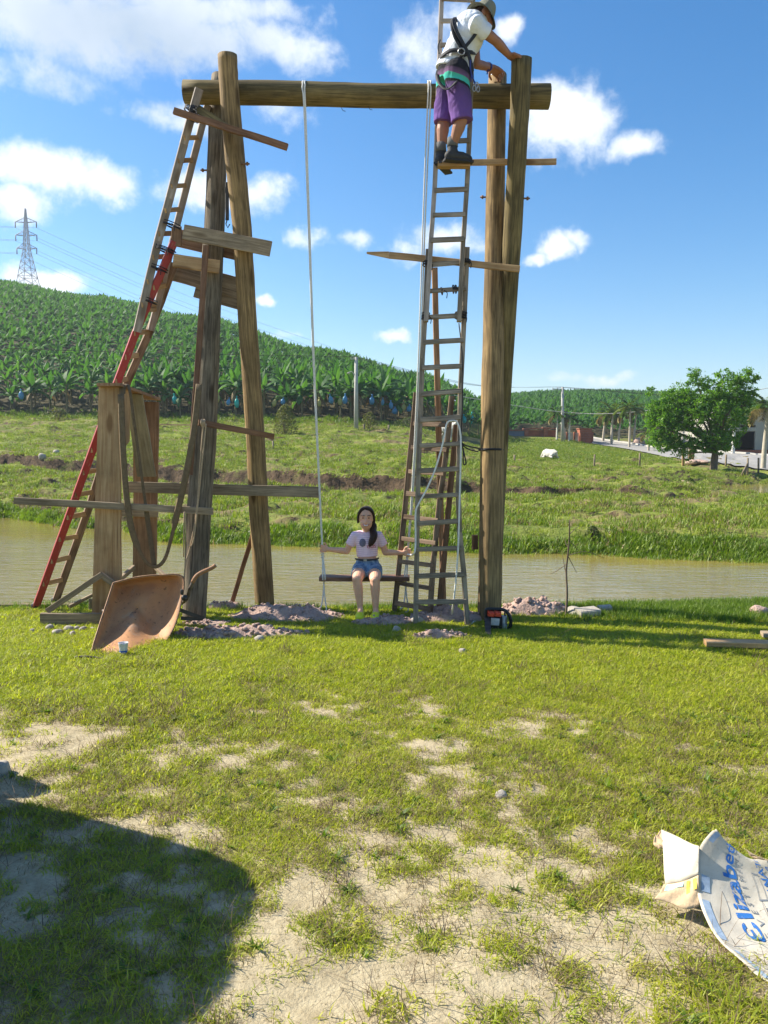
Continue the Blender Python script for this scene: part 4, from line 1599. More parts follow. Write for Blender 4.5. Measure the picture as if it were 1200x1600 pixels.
M['tray'] = barrow_mat()
M['grip'] = plain('worn_handle', (.30, .15, .075), .7, .3, 25, bump=.4)
wb = thing('wheelbarrow', 'rusty orange wheelbarrow tipped on its side with its tray facing out', 'wheelbarrow', G(215, 1020))
rim0 = [P(178, 914, 7.12), P(215, 905, 7.12), P(252, 902, 7.10), P(284, 905, 7.08), P(281, 945, 6.99), P(270, 982, 6.88), P(252, 1009, 6.74), P(226, 1027, 6.45), P(196, 1032, 6.30), P(168, 1028, 6.34), P(146, 1023, 6.42), P(155, 985, 6.66), P(167, 948, 6.92)]
cen = sum(rim0, Vector()) / len(rim0)
nrm = Vector((-.34, 1, .06)).normalized()
loop = spline(rim0 + [rim0[0]], 4)[:-1]
mb = MB()
rings = []
for s, dp, lip in ((1.03, -.004, .0), (1.0, .0, 0), (.95, .06, 0), (.86, .16, 0), (.77, .25, 0), (.70, .295, 0), (.60, .315, 0), (.30, .325, 0), (.02, .33, 0)):
    rings.append([cen + (p - cen) * s + nrm * dp + Vector((0, 0, .012)) for p in loop])
n = len(loop)
vs = [p for r in rings for p in r]
fs = [(i * n + j, i * n + (j + 1) % n, (i + 1) * n + (j + 1) % n, (i + 1) * n + j) for i in range(len(rings) - 1) for j in range(n)]
mb.add(vs, fs, None, True)
tray = mb.build('tray', M['tray'], wb)
sm = tray.modifiers.new('sheet', 'SOLIDIFY')
sm.thickness = .006
sm.offset = 1
mb = MB()
mb.tube(rings[0] + [rings[0][0]], .007, 6)
mb.build('rim', M['rust'], tray)
M['tube'] = plain('frame_tube', (.16, .13, .11), .55, .3, 18, metal=.4, bump=.3)
for q in ([(160, 955, 7.62), (215, 950, 7.6), (270, 945, 7.45), (290, 938, 7.2), (297, 920, 7.12), (302, 908, 7.10)], [(165, 985, 7.5), (215, 990, 7.4), (255, 1000, 7.1), (268, 1010, 6.88), (282, 1008, 6.85)]):
    mb = MB()
    mb.tube(spline([P(*p) for p in q], 5), .017, 8)
    mb.build('frame_tube', M['tube'], wb)
for q in ([(301, 910, 7.10), (307, 900, 7.10), (318, 893, 7.12), (330, 888, 7.14), (337, 883, 7.15)], [(279, 1009, 6.85), (287, 1002, 6.86), (300, 998, 6.9), (318, 999, 6.95)]):
    mb = MB()
    mb.tube(spline([P(*p) for p in q], 4), .020, 10)
    mb.build('handle', M['grip'], wb)
for q in ([(281, 953, 7.08), (300, 960, 7.15), (318, 966, 7.22)], [(283, 966, 7.08), (300, 967, 7.16), (317, 967, 7.22)]):
    mb = MB()
    for a, b in zip(q, q[1:]):
        mb.board(P(*a), P(*b), .035, .008, (0, 0, 1))
    mb.build('leg', M['darksteel'], wb)
mb = MB()
cw = P(205, 975, 7.72)
mb.tube([cw + Vector((-.03, -.01, 0)), cw + Vector((.03, .01, .01))], .15, 20)
wheel = mb.build('wheel', M['cord'], wb)
mb = MB()
mb.tube([cw + Vector((-.035, -.011, 0)), cw + Vector((.035, .011, .01))], .08, 16)
mb.build('hub', M['rust'], wheel)
mb = MB()
mb.ball(P(288, 934, 7.02), (.03, .03, .03))
mb.ball(P(284, 925, 7.0), (.014, .014, .03))
mb.build('clamp', M['darksteel'], wb)

# the plastic cup standing in the tray
def cup_mat():
    m, nt, b = mat('clear_plastic')
    b.inputs['Base Color'].default_value = (.86, .88, .9, 1)
    b.inputs['Roughness'].default_value = .12
    b.inputs['Transmission Weight'].default_value = .35
    b.inputs['IOR'].default_value = 1.3
    return m


cpos = P(193, 1021, 6.36)
cup = thing('plastic_cup', 'clear disposable cup with a blue band standing in the wheelbarrow tray', 'cup', cpos)
mb = MB()
prof = [(.0, .004), (.030, .004), (.033, .03), (.040, .085), (.043, .094), (.040, .093), (.031, .03), (.0, .008)]
K = 20
vs = [cpos + Vector((r * math.cos(6.2832 * j / K), r * math.sin(6.2832 * j / K), z)) for r, z in prof for j in range(K)]
fs = [(i * K + j, i * K + (j + 1) % K, (i + 1) * K + (j + 1) % K, (i + 1) * K + j) for i in range(len(prof) - 1) for j in range(K)]
mb.add(vs, fs, None, True)
mb.build('cup_wall', cup_mat(), cup)
mb = MB()
mb.tube([cpos + Vector((0, 0, .014)), cpos + Vector((0, 0, .030))], [.0330, .0346], 20, False)
mb.build('blue_band', plain('blue_print', (.04, .12, .55), .4, .2, 60), cup)
# flattened strip of metal left on the grass
mb = MB()
mb.tube(spline([G(116, 1027, .02), G(135, 1026, .03), G(160, 1029, .02), G(195, 1036, .015), G(225, 1039, .012)], 5), .010, 6, flat=.5)
props(mb.build('bent_strip', M['darksteel'], None, G(120, 1027)), 'dark strip of metal lying on the grass under the wheelbarrow rim', 'strip')


# ------------------------------------------------------------------ chainsaw
M['sawred'] = plain('saw_orange', (.62, .06, .025), .4, .12, 30)
M['sawblack'] = plain('saw_black', (.014, .014, .016), .45, .2, 40)
M['sawgrey'] = plain('saw_pale_grey', (.46, .46, .45), .45, .2, 30)
cs = thing('chainsaw', 'black and orange chainsaw standing on the grass against the right post', 'chainsaw', G(775, 985))
YS = 7.33
S = lambda a, b, dy=0.0: P(a, b, YS + dy)
mb = MB()
mb.board(S(763, 972, .02), S(783, 972, .02), .15, .17, (0, 0, 1), bev=.02)
body = mb.build('engine_body', M['sawblack'], cs)
for a in (767, 777.5):
    mb = MB()
    mb.board(S(a - 4.5, 958.5, -.05), S(a + 4.5, 959.5, -.05), .042, .10, (0, 0, 1), bev=.012)
    mb.build('top_cover', M['sawred'], cs)
mb = MB()
mb.board(S(767, 971, -.075), S(780, 972, -.075), .07, .03, (0, 0, 1), bev=.01)
mb.build('starter_cover', M['sawgrey'], cs)
mb = MB()
mb.tube([S(787, 962, .0), S(787, 984, .0)], [.03, .034], 14)
mb.build('tank', M['sawgrey'], cs)
mb = MB()
mb.tube(spline([S(759.5, 972), S(759.5, 955), S(762, 952), S(775, 952), S(787, 953, -.02), S(794, 959, -.03), S(798, 968, -.03), S(797.5, 978, -.02), S(793, 984)], 5), .017, 9)
mb.build('front_handle', M['sawblack'], cs)
mb = MB()
mb.tube(spline([S(788, 957), S(790, 966, -.02), S(790, 976, -.02), S(787, 982)], 4), .008, 7)
mb.build('hand_guard', M['sawblack'], cs)
mb = MB()
mb.board(S(762, 966, -.06), G(763, 993, .02), .055, .018, (1, -.3, 0), bev=.006)
bar = mb.build('guide_bar', M['darksteel'], cs)

# ------------------------------------------------------------------ printed cardboard
def card_mat():
    m, nt, b = mat('printed_card')
    tc = nt.new('ShaderNodeTexCoord').outputs['Object']
    n = nt.noise(tc, 12, 6, .65)
    n2 = nt.noise(nt.mapping(tc, scale=(1, 1, 3)), 40, 4, .6)
    c = nt.mix(nt.mapr(n, .35, .7), (.60, .545, .44), (.50, .44, .34))
    c = nt.mix(nt.mapr(n2, .60, .72, 0, .5), c, (.30, .22, .14))
    n4 = nt.noise(nt.mapping(tc, loc=(4, 2, 1)), 5, 6, .7)
    c = nt.mix(nt.mapr(n4, .54, .68, 0, .55), c, (.36, .29, .19))
    nt.put(b.inputs['Base Color'], c)
    b.inputs['Roughness'].default_value = .75
    nt.put(b.inputs['Normal'], nt.bump(n, .25, .01))
    return m


M['card'] = card_mat()
M['kraft'] = plain('brown_card', (.58, .42, .25), .85, .15, 25, bump=.3)
def worn_ink():
    m, nt, b = mat('blue_ink')
    tc = nt.new('ShaderNodeTexCoord').outputs['Object']
    n = nt.noise(tc, 55, 6, .7)
    nt.put(b.inputs['Base Color'], nt.mix(nt.mapr(n, .56, .66, 0, .75), (.022, .14, .42), (.50, .45, .36)))
    b.inputs['Roughness'].default_value = .7
    return m


M['inkblue'] = worn_ink()
M['inkpale'] = plain('faded_blue_ink', (.30, .38, .47), .75, .2, 40)
M['inkgrey'] = plain('grey_ink', (.20, .22, .24), .75, .2, 40)
M['inkyellow'] = plain('yellow_ink', (.80, .48, .07), .7, .1, 40)
M['inkcyan'] = plain('cyan_ink', (.45, .72, .66), .7, .1, 40)
M['inkwhite'] = plain('white_ink', (.7, .67, .58), .7, .1, 40)

card = thing('cardboard_box', 'torn curled cardboard box with blue print lying on the bare ground at right', 'cardboard', G(1130, 1500))
Lc = spline([G(1240, 1556, .006), G(1198, 1532, .010), G(1160, 1505, .018), G(1128, 1474, .025), G(1105, 1440, .045), G(1091, 1398, .085), G(1090, 1362, .14), G(1092, 1328, .20), G(1112, 1301, .255), G(1119, 1297, .262)], 6)
Rc = spline([G(1400, 1600, .006), G(1350, 1560, .006), G(1320, 1525, .012), G(1290, 1490, .02), G(1268, 1455, .035), G(1248, 1420, .06), G(1236, 1395, .09), G(1222, 1372, .125), G(1204, 1352, .165), G(1198, 1346, .175)], 6)


def S2(u, v):
    def at(c, u):
        t = max(0, min(.99999, u)) * (len(c) - 1)
        i = int(t)
        return c[i].lerp(c[i + 1], t - i)
    p = at(Lc, u).lerp(at(Rc, u), v)
    p = p + Vector((0, 0, -.03 * math.sin(math.pi * min(1, max(0, v))) * (.25 + .9 * u)))
    p.z += .003 * math.sin(u * 31 + v * 9) + .012 * (float(fbm(np.array([u * 7.0]), np.array([v * 4.0]), 71, 3)[0]) - .5) + .010 * abs(float(vnoise(np.array([u * 9.0 + v * 5]), np.array([v * 3.0]), 73)[0]) - .5)
    p.z = max(p.z, .004)
    return p


def Sn(u, v):
    e = .01
    n = (S2(u + e, v) - S2(u - e, v)).cross(S2(u, v + e) - S2(u, v - e)).normalized()
    if n.dot(EYE - S2(u, v)) < 0:
        n = -n
    return n


mb = MB()
mb.grid(S2, 54, 26)
panel = mb.build('printed_panel', M['card'], card)
sm = panel.modifiers.new('card', 'SOLIDIFY')
sm.thickness = .004
sm.offset = -1
FLIP = Sn(.5, .4)
if panel.data.polygons[len(panel.data.polygons) // 2].normal.dot(FLIP) < 0:
    panel.data.flip_normals()


def print_text(txt, fu, name, m, size, bold=0.0, space=1.0):
    """lettering laid on the card; fu(x, y) -> (u, v) for text coordinates scaled to 0..1 along the line"""
    cu = bpy.data.curves.new('lettering', 'FONT')
    cu.body = txt
    cu.size = size
    cu.offset = bold
    cu.space_character = space
    cu.resolution_u = 3
    tmp = bpy.data.objects.new('lettering', cu)
    ROOTC.objects.link(tmp)
    dg = bpy.context.evaluated_depsgraph_get()
    me = bpy.data.meshes.new_from_object(tmp.evaluated_get(dg))
    bpy.data.objects.remove(tmp)
    bme = bmesh.new()
    bme.from_mesh(me)
    for _ in range(2):
        ed = [e for e in bme.edges if e.calc_length() > size * .14]
        if ed:
            bmesh.ops.subdivide_edges(bme, edges=ed, cuts=1)
            bmesh.ops.triangulate(bme, faces=bme.faces[:])
    x1 = max(v.co.x for v in bme.verts)
    o0 = root_of(card).location
    for v in bme.verts:
        u, w = fu(v.co.x / x1, v.co.y / size)
        v.co = S2(u, w) + Sn(u, w) * .0022 - o0
    bme.to_mesh(me)
    bme.free()
    me.materials.clear()
    return link(name, me, m, panel)


print_text('\u0190lizabeth', lambda x, y: (.385 + .605 * x, .53 - .165 * x - .215 * y), 'lettering', M['inkblue'], 1.0, .018)
print_text('REVESTIMENTO', lambda x, y: (.36 + .60 * x, .62 - .17 * x - .085 * y), 'lettering', M['inkgrey'], 1.0, .0, 1.9)
print_text('PORCELANATO', lambda x, y: (.30 + .66 * x, .86 - .06 * x - .115 * y), 'lettering', M['inkblue'], 1.0, .014)
print_text('N. 120', lambda x, y: (.62 + .24 * x, .95 - .02 * x - .10 * y), 'lettering', M['inkblue'], 1.0, .02)


def patch(u0, v0, u1, v1, m, name='print_patch', k=6, du=0.0):
    mb = MB()
    mb.grid(lambda a, b: S2(u0 + (u1 - u0) * a, v0 + (v1 - v0) * b + du * a) + Sn(u0 + (u1 - u0) * a, v0 + (v1 - v0) * b + du * a) * .002, k, 3)
    return mb.build(name, M[m], panel)


for u0, u1, v0, v1 in ((.84, .955, .03, .10), (.58, .66, .04, .13), (.36, .54, .025, .10), (.14, .30, .05, .11), (.0, .10, .04, .10)):
    patch(u0, v0, u1, v1, 'inkpale')
patch(.40, .66, .62, .663, 'inkgrey')
patch(.50, .68, .56, .73, 'inkgrey')
patch(.36, .72, .41, .78, 'inkgrey')
for a in (.60, .78):
    patch(a, .64, a + .008, .72, 'inkgrey')
patch(.60, .64, .79, .645, 'inkgrey')
patch(.60, .715, .79, .72, 'inkgrey')

def strip(name, A, B, m, k=8, par=None, thick=.004, wob=.006):
    a, b = spline([G(*q) for q in A], 5), spline([G(*q) for q in B], 5)

    def f(u, v):
        t = u * (len(a) - 1)
        i = min(int(t), len(a) - 2)
        p = a[i].lerp(a[i + 1], t - i).lerp(b[i].lerp(b[i + 1], t - i), v)
        p.z += wob * math.sin(u * 13 + v * 7) * math.sin(math.pi * v)
        return p
    mb = MB()
    mb.grid(f, 18, k)
    o = mb.build(name, M[m], par or card)
    s = o.modifiers.new('card', 'SOLIDIFY')
    s.thickness = thick
    return o, f


fl, ff = strip('side_flap', [(1034, 1297, .17), (1056, 1306, .185), (1080, 1318, .21), (1093, 1322, .22)], [(1040, 1382, .07), (1058, 1379, .09), (1076, 1374, .11), (1092, 1366, .135)], 'card')
fl2, ff2 = strip('torn_flap', [(1038, 1383, .075), (1058, 1380, .088), (1076, 1375, .108), (1092, 1367, .132)], [(1023, 1405, .055), (1046, 1411, .05), (1072, 1421, .045), (1093, 1416, .055)], 'kraft')
strip('folded_corner', [(1034, 1297, .165), (1036, 1315, .15), (1036, 1326, .13)], [(1022, 1308, .16), (1021, 1318, .14), (1024, 1324, .13)], 'kraft')
strip('torn_edge', [(1091, 1322, .205), (1096, 1340, .165), (1098, 1372, .115), (1094, 1400, .075)], [(1077, 1326, .19), (1086, 1345, .15), (1092, 1373, .11), (1090, 1400, .075)], 'kraft', wob=.002)
strip('back_flap', [(1163, 1325, .19), (1185, 1338, .17), (1230, 1352, .15)], [(1176, 1340, .16), (1195, 1352, .14), (1240, 1372, .11)], 'kraft')
o0 = card.location
for a in (.60, .78):
    mb = MB()
    mb.grid(lambda u, v: ff2(a + .09 * u + .03 * v, .06 + .42 * v) + Vector((0, -.003, .006)), 4, 4)
    mb.build('yellow_square', M['inkyellow'], fl2)
mb = MB()
mb.grid(lambda u, v: ff2(.10 + .42 * u, .06 + .34 * v * (1 - .4 * u)) + Vector((0, -.003, .006)), 5, 4)
mb.build('cyan_patch', M['inkcyan'], fl2)

# ------------------------------------------------------------------ unseen pile and sack, added left of frame to throw the lower-left shadow
def caster_pile_form(u, v):
    x, y = u * 2 - 1, v * 2 - 1
    q = (x ** 4 + y ** 4) ** .25
    h = 1.66 * (1 - max(0, (q - .7) / .3) ** 2.6) if q > .7 else 1.66
    h += .10 * (float(fbm(np.array([x * 2 + 5]), np.array([y * 2]), 13, 3)[0]) - .5)
    return Vector((-3.25 + x * 1.10, 3.22 + y * .74, max(h, -.02)))


mb = MB()
mb.grid(caster_pile_form, 40, 40)
props(mb.build('shadow_caster_pile', plain('caster_pile_cover', (.06, .09, .12), .6, .2, 6, bump=.4), None, (-3.05, 3.2, 0)), 'unseen tarpaulin shaped pile added off the left edge to cast the big shadow', 'shadow caster')
mb = MB()  # second unseen caster, added for the narrow finger of shadow
mb.ball((-2.55, 3.98, .28), (.34, .16, .34))
props(mb.build('shadow_caster_sack', plain('caster_sack_cloth', (.42, .38, .30), .85, .15, 12, bump=.4), None, (-2.55, 3.98, 0)), 'unseen sack shaped lump added off the left edge to cast the small shadow finger', 'sack')

# the bare dead sapling by the water
sap = MB()
st = [P(884, 966, 7.9), P(886, 930, 7.9), P(885, 890, 7.9), P(889, 850, 7.9), P(890, 812, 7.9)]
sap.tube(spline(st, 4), [.014 - .0085 * i / 16 for i in range(17)], 6)
for q in ([(886, 905), (881, 880), (878, 860)], [(888, 870), (896, 885), (901, 895)], [(889, 845), (897, 852), (905, 862)], [(887, 880), (870, 892), (860, 897)], [(890, 835), (899, 826), (906, 822)], [(889, 858), (884, 848), (883, 840)], [(888, 868), (915, 862), (944, 872)], [(890, 825), (893, 818), (897, 808)]):
    sap.tube(spline([P(a, b, 7.9 + .03 * i) for i, (a, b) in enumerate(q)], 3), [.005, .0045, .004, .0035, .003, .0025, .002], 5)
props(sap.build('dead_sapling', wood('dead_twig', (.22, .16, .11), (.12, .085, .06), 1, False), None, P(884, 966, 7.9)), 'bare leafless sapling standing at the water edge right of the swing frame', 'sapling')
# ------------------------------------------------------------------ banana plantation
BAN = [(0, (.034, .094, .028)), (.4, (.052, .132, .036)), (.75, (.085, .18, .044)), (1, (.15, .25, .058))]
M['banana'] = leafmat('banana_leaf', BAN, .62, .38, (1.5, 1.7, .6), scale=.35, spec=.2)
M['drybanana'] = leafmat('dead_banana_leaf', [(0, (.16, .11, .05)), (1, (.34, .25, .12))], .8, .25, (1.1, 1, .7), scale=1)
M['pseudostem'] = plain('banana_stem', (.17, .14, .065), .85, .3, 5)


def banana_leaf(L, w, lift, droop, rr, seg=5):
    """blade from the origin along +X, arching over; returns verts, faces"""
    vs, fs = [], []
    x = z = 0
    ang = lift
    step = L / seg
    tear = [rr.uniform(.7, 1.1) for _ in range(seg + 1)]
    for i in range(seg + 1):
        t = i / seg
        ww = w * (math.sin(math.pi * min(1, (t * .9 + .08))) ** .6) * tear[i] * (0 if i == seg else 1)
        if i == 0:
            ww = w * .12
        sag = ww * .35
        vs += [(x, -ww / 2, z - sag), (x, 0, z), (x, ww / 2, z - sag)]
        x += step * math.cos(ang)
        z += step * math.sin(ang)
        ang -= droop / seg * (1 + .6 * t)
    for i in range(seg):
        a = i * 3
        fs += [(a, a + 3, a + 4, a + 1), (a + 1, a + 4, a + 5, a + 2)]
    return vs, fs


def leaf_spec(rr, h=2.3):
    n = rr.randint(8, 11)
    out = []
    a0 = rr.uniform(0, 6.28)
    for k in range(n):
        t = k / (n - 1)
        out.append((a0 + k * 2.4 + rr.uniform(-.3, .3), rr.uniform(1.7, 2.4) * (1 - .2 * t), rr.uniform(.5, .72), .35 + 1.0 * t + rr.uniform(-.12, .12), 1.9 - 1.5 * t + rr.uniform(-.2, .2), h * (.86 + .14 * t)))
    return out


def leaf_world(spec, rr, seg):
    a, L, w, lift, droop, z0 = spec
    vs, fs = banana_leaf(L, w, lift, droop, rr, seg)
    c, s = math.cos(a), math.sin(a)
    return [(x * c - y * s, x * s + y * c, z + z0) for x, y, z in vs], fs


def raw_mesh(name, vs, fs, m, sm=False):
    me = bpy.data.meshes.new(name)
    me.from_pydata(vs, [], fs)
    if sm:
        smooth(me)
    me.materials.append(m)
    return me


def stem_geo(h, r0=.13, r1=.07, n=6):
    vs, fs = [], []
    for i in range(3):
        t = i / 2
        r = r0 * (1 - t) + r1 * t
        for j in range(n):
            vs.append((r * math.cos(6.283 * j / n) + .05 * t, r * math.sin(6.283 * j / n), h * t))
    for i in range(2):
        for j in range(n):
            a, b = i * n + j, i * n + (j + 1) % n
            fs.append((a, b, b + n, a + n))
    return vs, fs


rb = random.Random(5)
PROTO = []          # detailed plants: stem + one mesh per leaf
SIMPLE = []         # whole plant as one crown mesh + stem for the rows behind
for k in range(6):
    h = rb.uniform(1.9, 2.6)
    vs, fs = stem_geo(h)
    stem = raw_mesh('trunk', vs, fs, M['pseudostem'], True)
    leaves = []
    allv, allf = [], []
    for sp_ in leaf_spec(rb, h):
        lv, lf = leaf_world(sp_, rb, 5)
        leaves.append(raw_mesh('leaf', lv, lf, M['banana']))
        if len(leaves) in (3, 6):
            lv, lf = leaf_world((sp_[0] + 1.1, 1.5, .34, -.55, .9, h * .84), rb, 4)
            leaves.append(raw_mesh('dead_leaf', lv, lf, M['drybanana']))
        lv, lf = leaf_world(sp_, rb, 4)
        b = len(allv)
        allv += lv
        allf += [tuple(i + b for i in f) for f in lf]
    PROTO.append((stem, leaves))
    SIMPLE.append((raw_mesh('crown', allv, allf, M['banana']), stem))

FARV = []
for k in range(5):
    allv, allf = [], []
    for sp_ in leaf_spec(rb, 2.2)[:9]:
        sp_ = (sp_[0], sp_[1], sp_[2] * 1.15, sp_[3] + .12, sp_[4], sp_[5])
        lv, lf = leaf_world(sp_, rb, 3)
        b = len(allv)
        allv += lv
        allf += [tuple(i + b for i in f) for f in lf]
    FARV.append((np.array(allv), allf))


def edge_y(px):
    i, w = col_at(np.array([px]))
    return float((_kd[i, 6] * (1 - w) + _kd[i + 1, 6] * w)[0]), float((_kd[i, 7] * (1 - w) + _kd[i + 1, 7] * w)[0])


spots = []
y = 66.0
row = 0
while y < 300:
    sp = 1.7 if y < 110 else (1.75 if y < 190 else 2.3)
    x = -.72 * y + (row % 2) * sp / 2
    while x < .62 * y:
        px = 600 + 1200 * x / y
        ye, yc = edge_y(px)
        jx, jy = RNG.normal(0, .32), RNG.normal(0, .32)
        ok = y > ye + (1.0 if px < 830 else 7) and y < yc + 14
        if px > 800 and y < 99:
            ok = False
        if px > 1025 and y < 108:
            ok = False
        if ok:
            spots.append((x + jx, y + jy))
        x += sp
    y += sp * .95
    row += 1
spots = np.array(spots)
zz = far_h(spots[:, 0], spots[:, 1])
pxs = 600 + 1200 * spots[:, 0] / spots[:, 1]
dist = np.hypot(spots[:, 0], spots[:, 1])
order = np.argsort(dist)
inview = [i for i in order if -15 < pxs[i] < 1215]
solo = inview[:292]
front = [i for k, i in enumerate(solo) if k < 74]
solo_set = set(solo)
GRP = 'banana plants of the plantation on the hill'
frontpos = []
for k, i in enumerate(solo):
    x, y = spots[i]
    q = k % 6
    s = rb.uniform(.72, 1.08) if i in front else rb.uniform(.55, .78)
    if i in front:
        t = thing('banana_plant', 'banana plant with stem showing in the front row along the pasture', 'banana plant', (x, y, zz[i] - .05), GRP, rb.uniform(0, 6.28))
        stem, leaves = PROTO[q]
        link('trunk', stem, None, t)
        for me in leaves:
            link(me.name.split('.')[0], me, None, t)
        frontpos.append((pxs[i], x, y, zz[i], s))
    else:
        t = thing('banana_plant', 'banana plant in the close rows behind the plantation front', 'banana plant', (x, y, zz[i] - .05), GRP, rb.uniform(0, 6.28))
        crown, stem = SIMPLE[q]
        link('trunk', stem, None, t)
        link('crown', crown, None, t)
    t.scale = (s, s, s * rb.uniform(1.0, 1.25))
# the mass behind: one mesh
V, F, off = [], [], 0
loops = []
for i in range(len(spots)):
    if i in solo_set:
        continue
    v, f = FARV[rb.randrange(5)]
    a = rb.uniform(0, 6.28)
    s = rb.uniform(.50, .76)
    c, sn = math.cos(a) * s, math.sin(a) * s
    w = np.empty_like(v)
    w[:, 0] = v[:, 0] * c - v[:, 1] * sn + spots[i, 0]
    w[:, 1] = v[:, 0] * sn + v[:, 1] * c + spots[i, 1]
    w[:, 2] = v[:, 2] * s + zz[i]
    V.append(w)
    F.append(np.array(f) + off)
    off += len(v)
V, F = np.concatenate(V), np.concatenate(F)
me = bpy.data.meshes.new('banana_grove')
me.vertices.add(len(V))
me.vertices.foreach_set('co', V.astype(np.float32).ravel())
me.loops.add(F.size)
me.loops.foreach_set('vertex_index', F.ravel().astype(np.int32))
me.polygons.add(len(F))
me.polygons.foreach_set('loop_start', np.arange(0, F.size, 4, dtype=np.int32))
me.update()
me.materials.append(leafmat('banana_leaf_far', BAN, .65, .36, (1.5, 1.7, .6), byobj=False, scale=.9, spec=.15))
link('banana_grove', me)['kind'] = 'stuff'
props(bpy.data.objects['banana_grove'], 'mass of banana plants covering the hillside')
print('bananas', len(spots), 'solo', len(solo), 'far quads', len(F))

# ---- plastic bags over the fruit
M['bagblue'] = leafmat('blue_bag', [(0, (.08, .27, .48)), (1, (.12, .36, .56))], .35, .4, (1, 1, 1), scale=2)
M['bagteal'] = leafmat('teal_bag', [(0, (.02, .42, .40)), (1, (.05, .52, .48))], .35, .4, (1, 1, 1), scale=2)
M['bagyellow'] = leafmat('yellow_bag', [(0, (.42, .40, .12)), (1, (.55, .50, .18))], .5, .4, (1, 1, 1), scale=2)
BAGS = [(33, 617, 'blue', 9, 14, 'bright blue bag hanging apart at the far left of the plantation front'), (273, 624, 'teal', 9, 14, 'teal bag hanging just left of the split post'),
        (341, 622, 'yellow', 6, 13, 'cream bag showing right of the split post'), (357, 628, 'blue', 7, 11, 'small blue bag between the two left posts'), (370, 629, 'teal', 8, 16, 'teal bag between the two left posts'),
        (429, 629, 'yellow', 7, 13, 'yellow bag just right of the left rear post'), (442, 627, 'blue', 8, 10, 'dull blue bag above the round bush'), (499, 629, 'yellow', 7, 13, 'yellow bag right behind the left swing rope'),
        (517, 624, 'blue', 8, 13, 'blue bag halfway between the swing rope and the lamp pole'), (531, 627, 'yellow', 8, 12, 'ochre bag left of the lamp pole'), (539, 624, 'blue', 8, 14, 'blue bag next to the ochre bag left of the lamp pole'),
        (581, 625, 'blue', 9, 14, 'vivid blue bag right of the lamp pole'), (598, 628, 'blue', 6, 10, 'second blue bag right of the lamp pole'), (611, 633, 'blue', 8, 12, 'blue bag low in the shade above the girl'),
        (617, 642, 'blue', 10, 10, 'lowest blue bag in the shade left of the short ladder top'), (631, 636, 'yellow', 8, 12, 'yellow green bag left of the short ladder top'), (639, 638, 'blue', 8, 10, 'blue bag touching the short ladder top in view'),
        (725, 655, 'teal', 8, 12, 'teal bag beside the tall ladder near the cow'), (736, 654, 'teal', 9, 16, 'crumpled teal bag between the tall ladder and the right post')]
for a, b, cl, w, h, lab in BAGS:
    d = edge_y(a)[0] + .7
    p = P(a, b, d)
    k = 1 / pxm(p)
    lean = Vector((random.uniform(-.25, .25), 0, 1)).normalized()
    mb = MB()
    H = h * k * .5
    w *= .85
    mb.tube([p - lean * H, p - lean * H * .4, p + lean * H * .3, p + lean * H * .9], [w * k * .30, w * k * .55, w * k * .5, w * k * .12], 9, True, rough=.1, flat=.7)
    mb.tube([p + lean * H * .85, p + lean * H * 1.3], [w * k * .1, w * k * .22], 7)
    o = mb.build('fruit_bag', M['bag' + cl], None, p)
    props(o, lab, 'bag', 'plastic bags over the banana bunches')

# ------------------------------------------------------------------ poles, wires, pylon
def conc_pole(name, px, py0, py1, d, w, arm, label):
    p0, p1 = P(px, py0, d), P(px, py1, d)
    p0.z = min(p0.z, far_z(p0.x, p0.y)) - .1
    t = thing(name, label, 'utility pole', p0)
    k = 1 / pxm(p1)
    mb = MB()
    mb.tube([p0, p1], [w * .55 * k, w * .40 * k], 8)
    mb.build('pole', M['concrete'], t)
    mb = MB()
    c = P(px + arm[0], py1 + 3, d)
    mb.board(c - Vector((arm[1] * k, 0, 0)), c + Vector((arm[1] * k, 0, 0)), 1.5 * k, .1, (0, 0, 1))
    mb.build('crossarm', M['concrete'], t)
    tips = []
    for s in (-.9, -.1, .8):
        mb = MB()
        q = c + Vector((arm[1] * k * s, 0, 0))
        mb.tube([q, q + Vector((0, 0, 3.4 * k))], [.6 * k, .45 * k], 6)
        mb.build('insulator', M['concrete'], t)
        tips.append(q + Vector((0, 0, 3.4 * k)))
    return t, tips


lp, tipL = conc_pole('utility_pole', 556.5, 666, 558, 62, 6.5, (-3, 6), 'pale concrete lamp pole standing before the plantation right of the swing rope')
k = 1 / pxm(P(556, 580, 62))
mb = MB()
mb.tube(spline([P(555, 588, 62), P(550, 581, 62), P(545, 582, 62)], 4), .8 * k, 6)
mb.ball(P(545, 583, 62), (3 * k, 1.5 * k, 1.2 * k))
mb.build('street_light', M['concrete'], lp)
rp, tipR = conc_pole('utility_pole', 879, 690, 605, 91, 5, (-7, 9), 'concrete power pole standing behind the brick gate wall')
mb = MB()
for a, b in zip(tipL, tipR):
    mid = (a + b) / 2 - Vector((0, 0, 1.0))
    mb.tube(spline([a, mid, b], 10), .012, 4, False)
for a in tipL:
    e = a + Vector((-60, -6, 3))
    mb.tube(spline([a, (a + e) / 2 - Vector((0, 0, 1)), e], 8), .012, 4, False)
for a in tipR:
    e = a + Vector((60, 6, -1))
    mb.tube(spline([a, (a + e) / 2 - Vector((0, 0, 1.2)), e], 8), .012, 4, False)
props(mb.build('power_line', M['darksteel'], None, tipL[0]), 'thin dark power lines sagging between the concrete poles', 'wires')
mb = MB()
a, b, c = P(700, 616, 84), P(880, 644, 90.7), P(1060, 634, 86)
mb.tube(spline([a, P(800, 633, 88), b, P(960, 646, 88), c, P(1230, 600, 84)], 8), .035, 4, False)
props(mb.build('telephone_cable', M['concrete'], None, b), 'thick pale cable sagging across in front of the palms', 'cable')

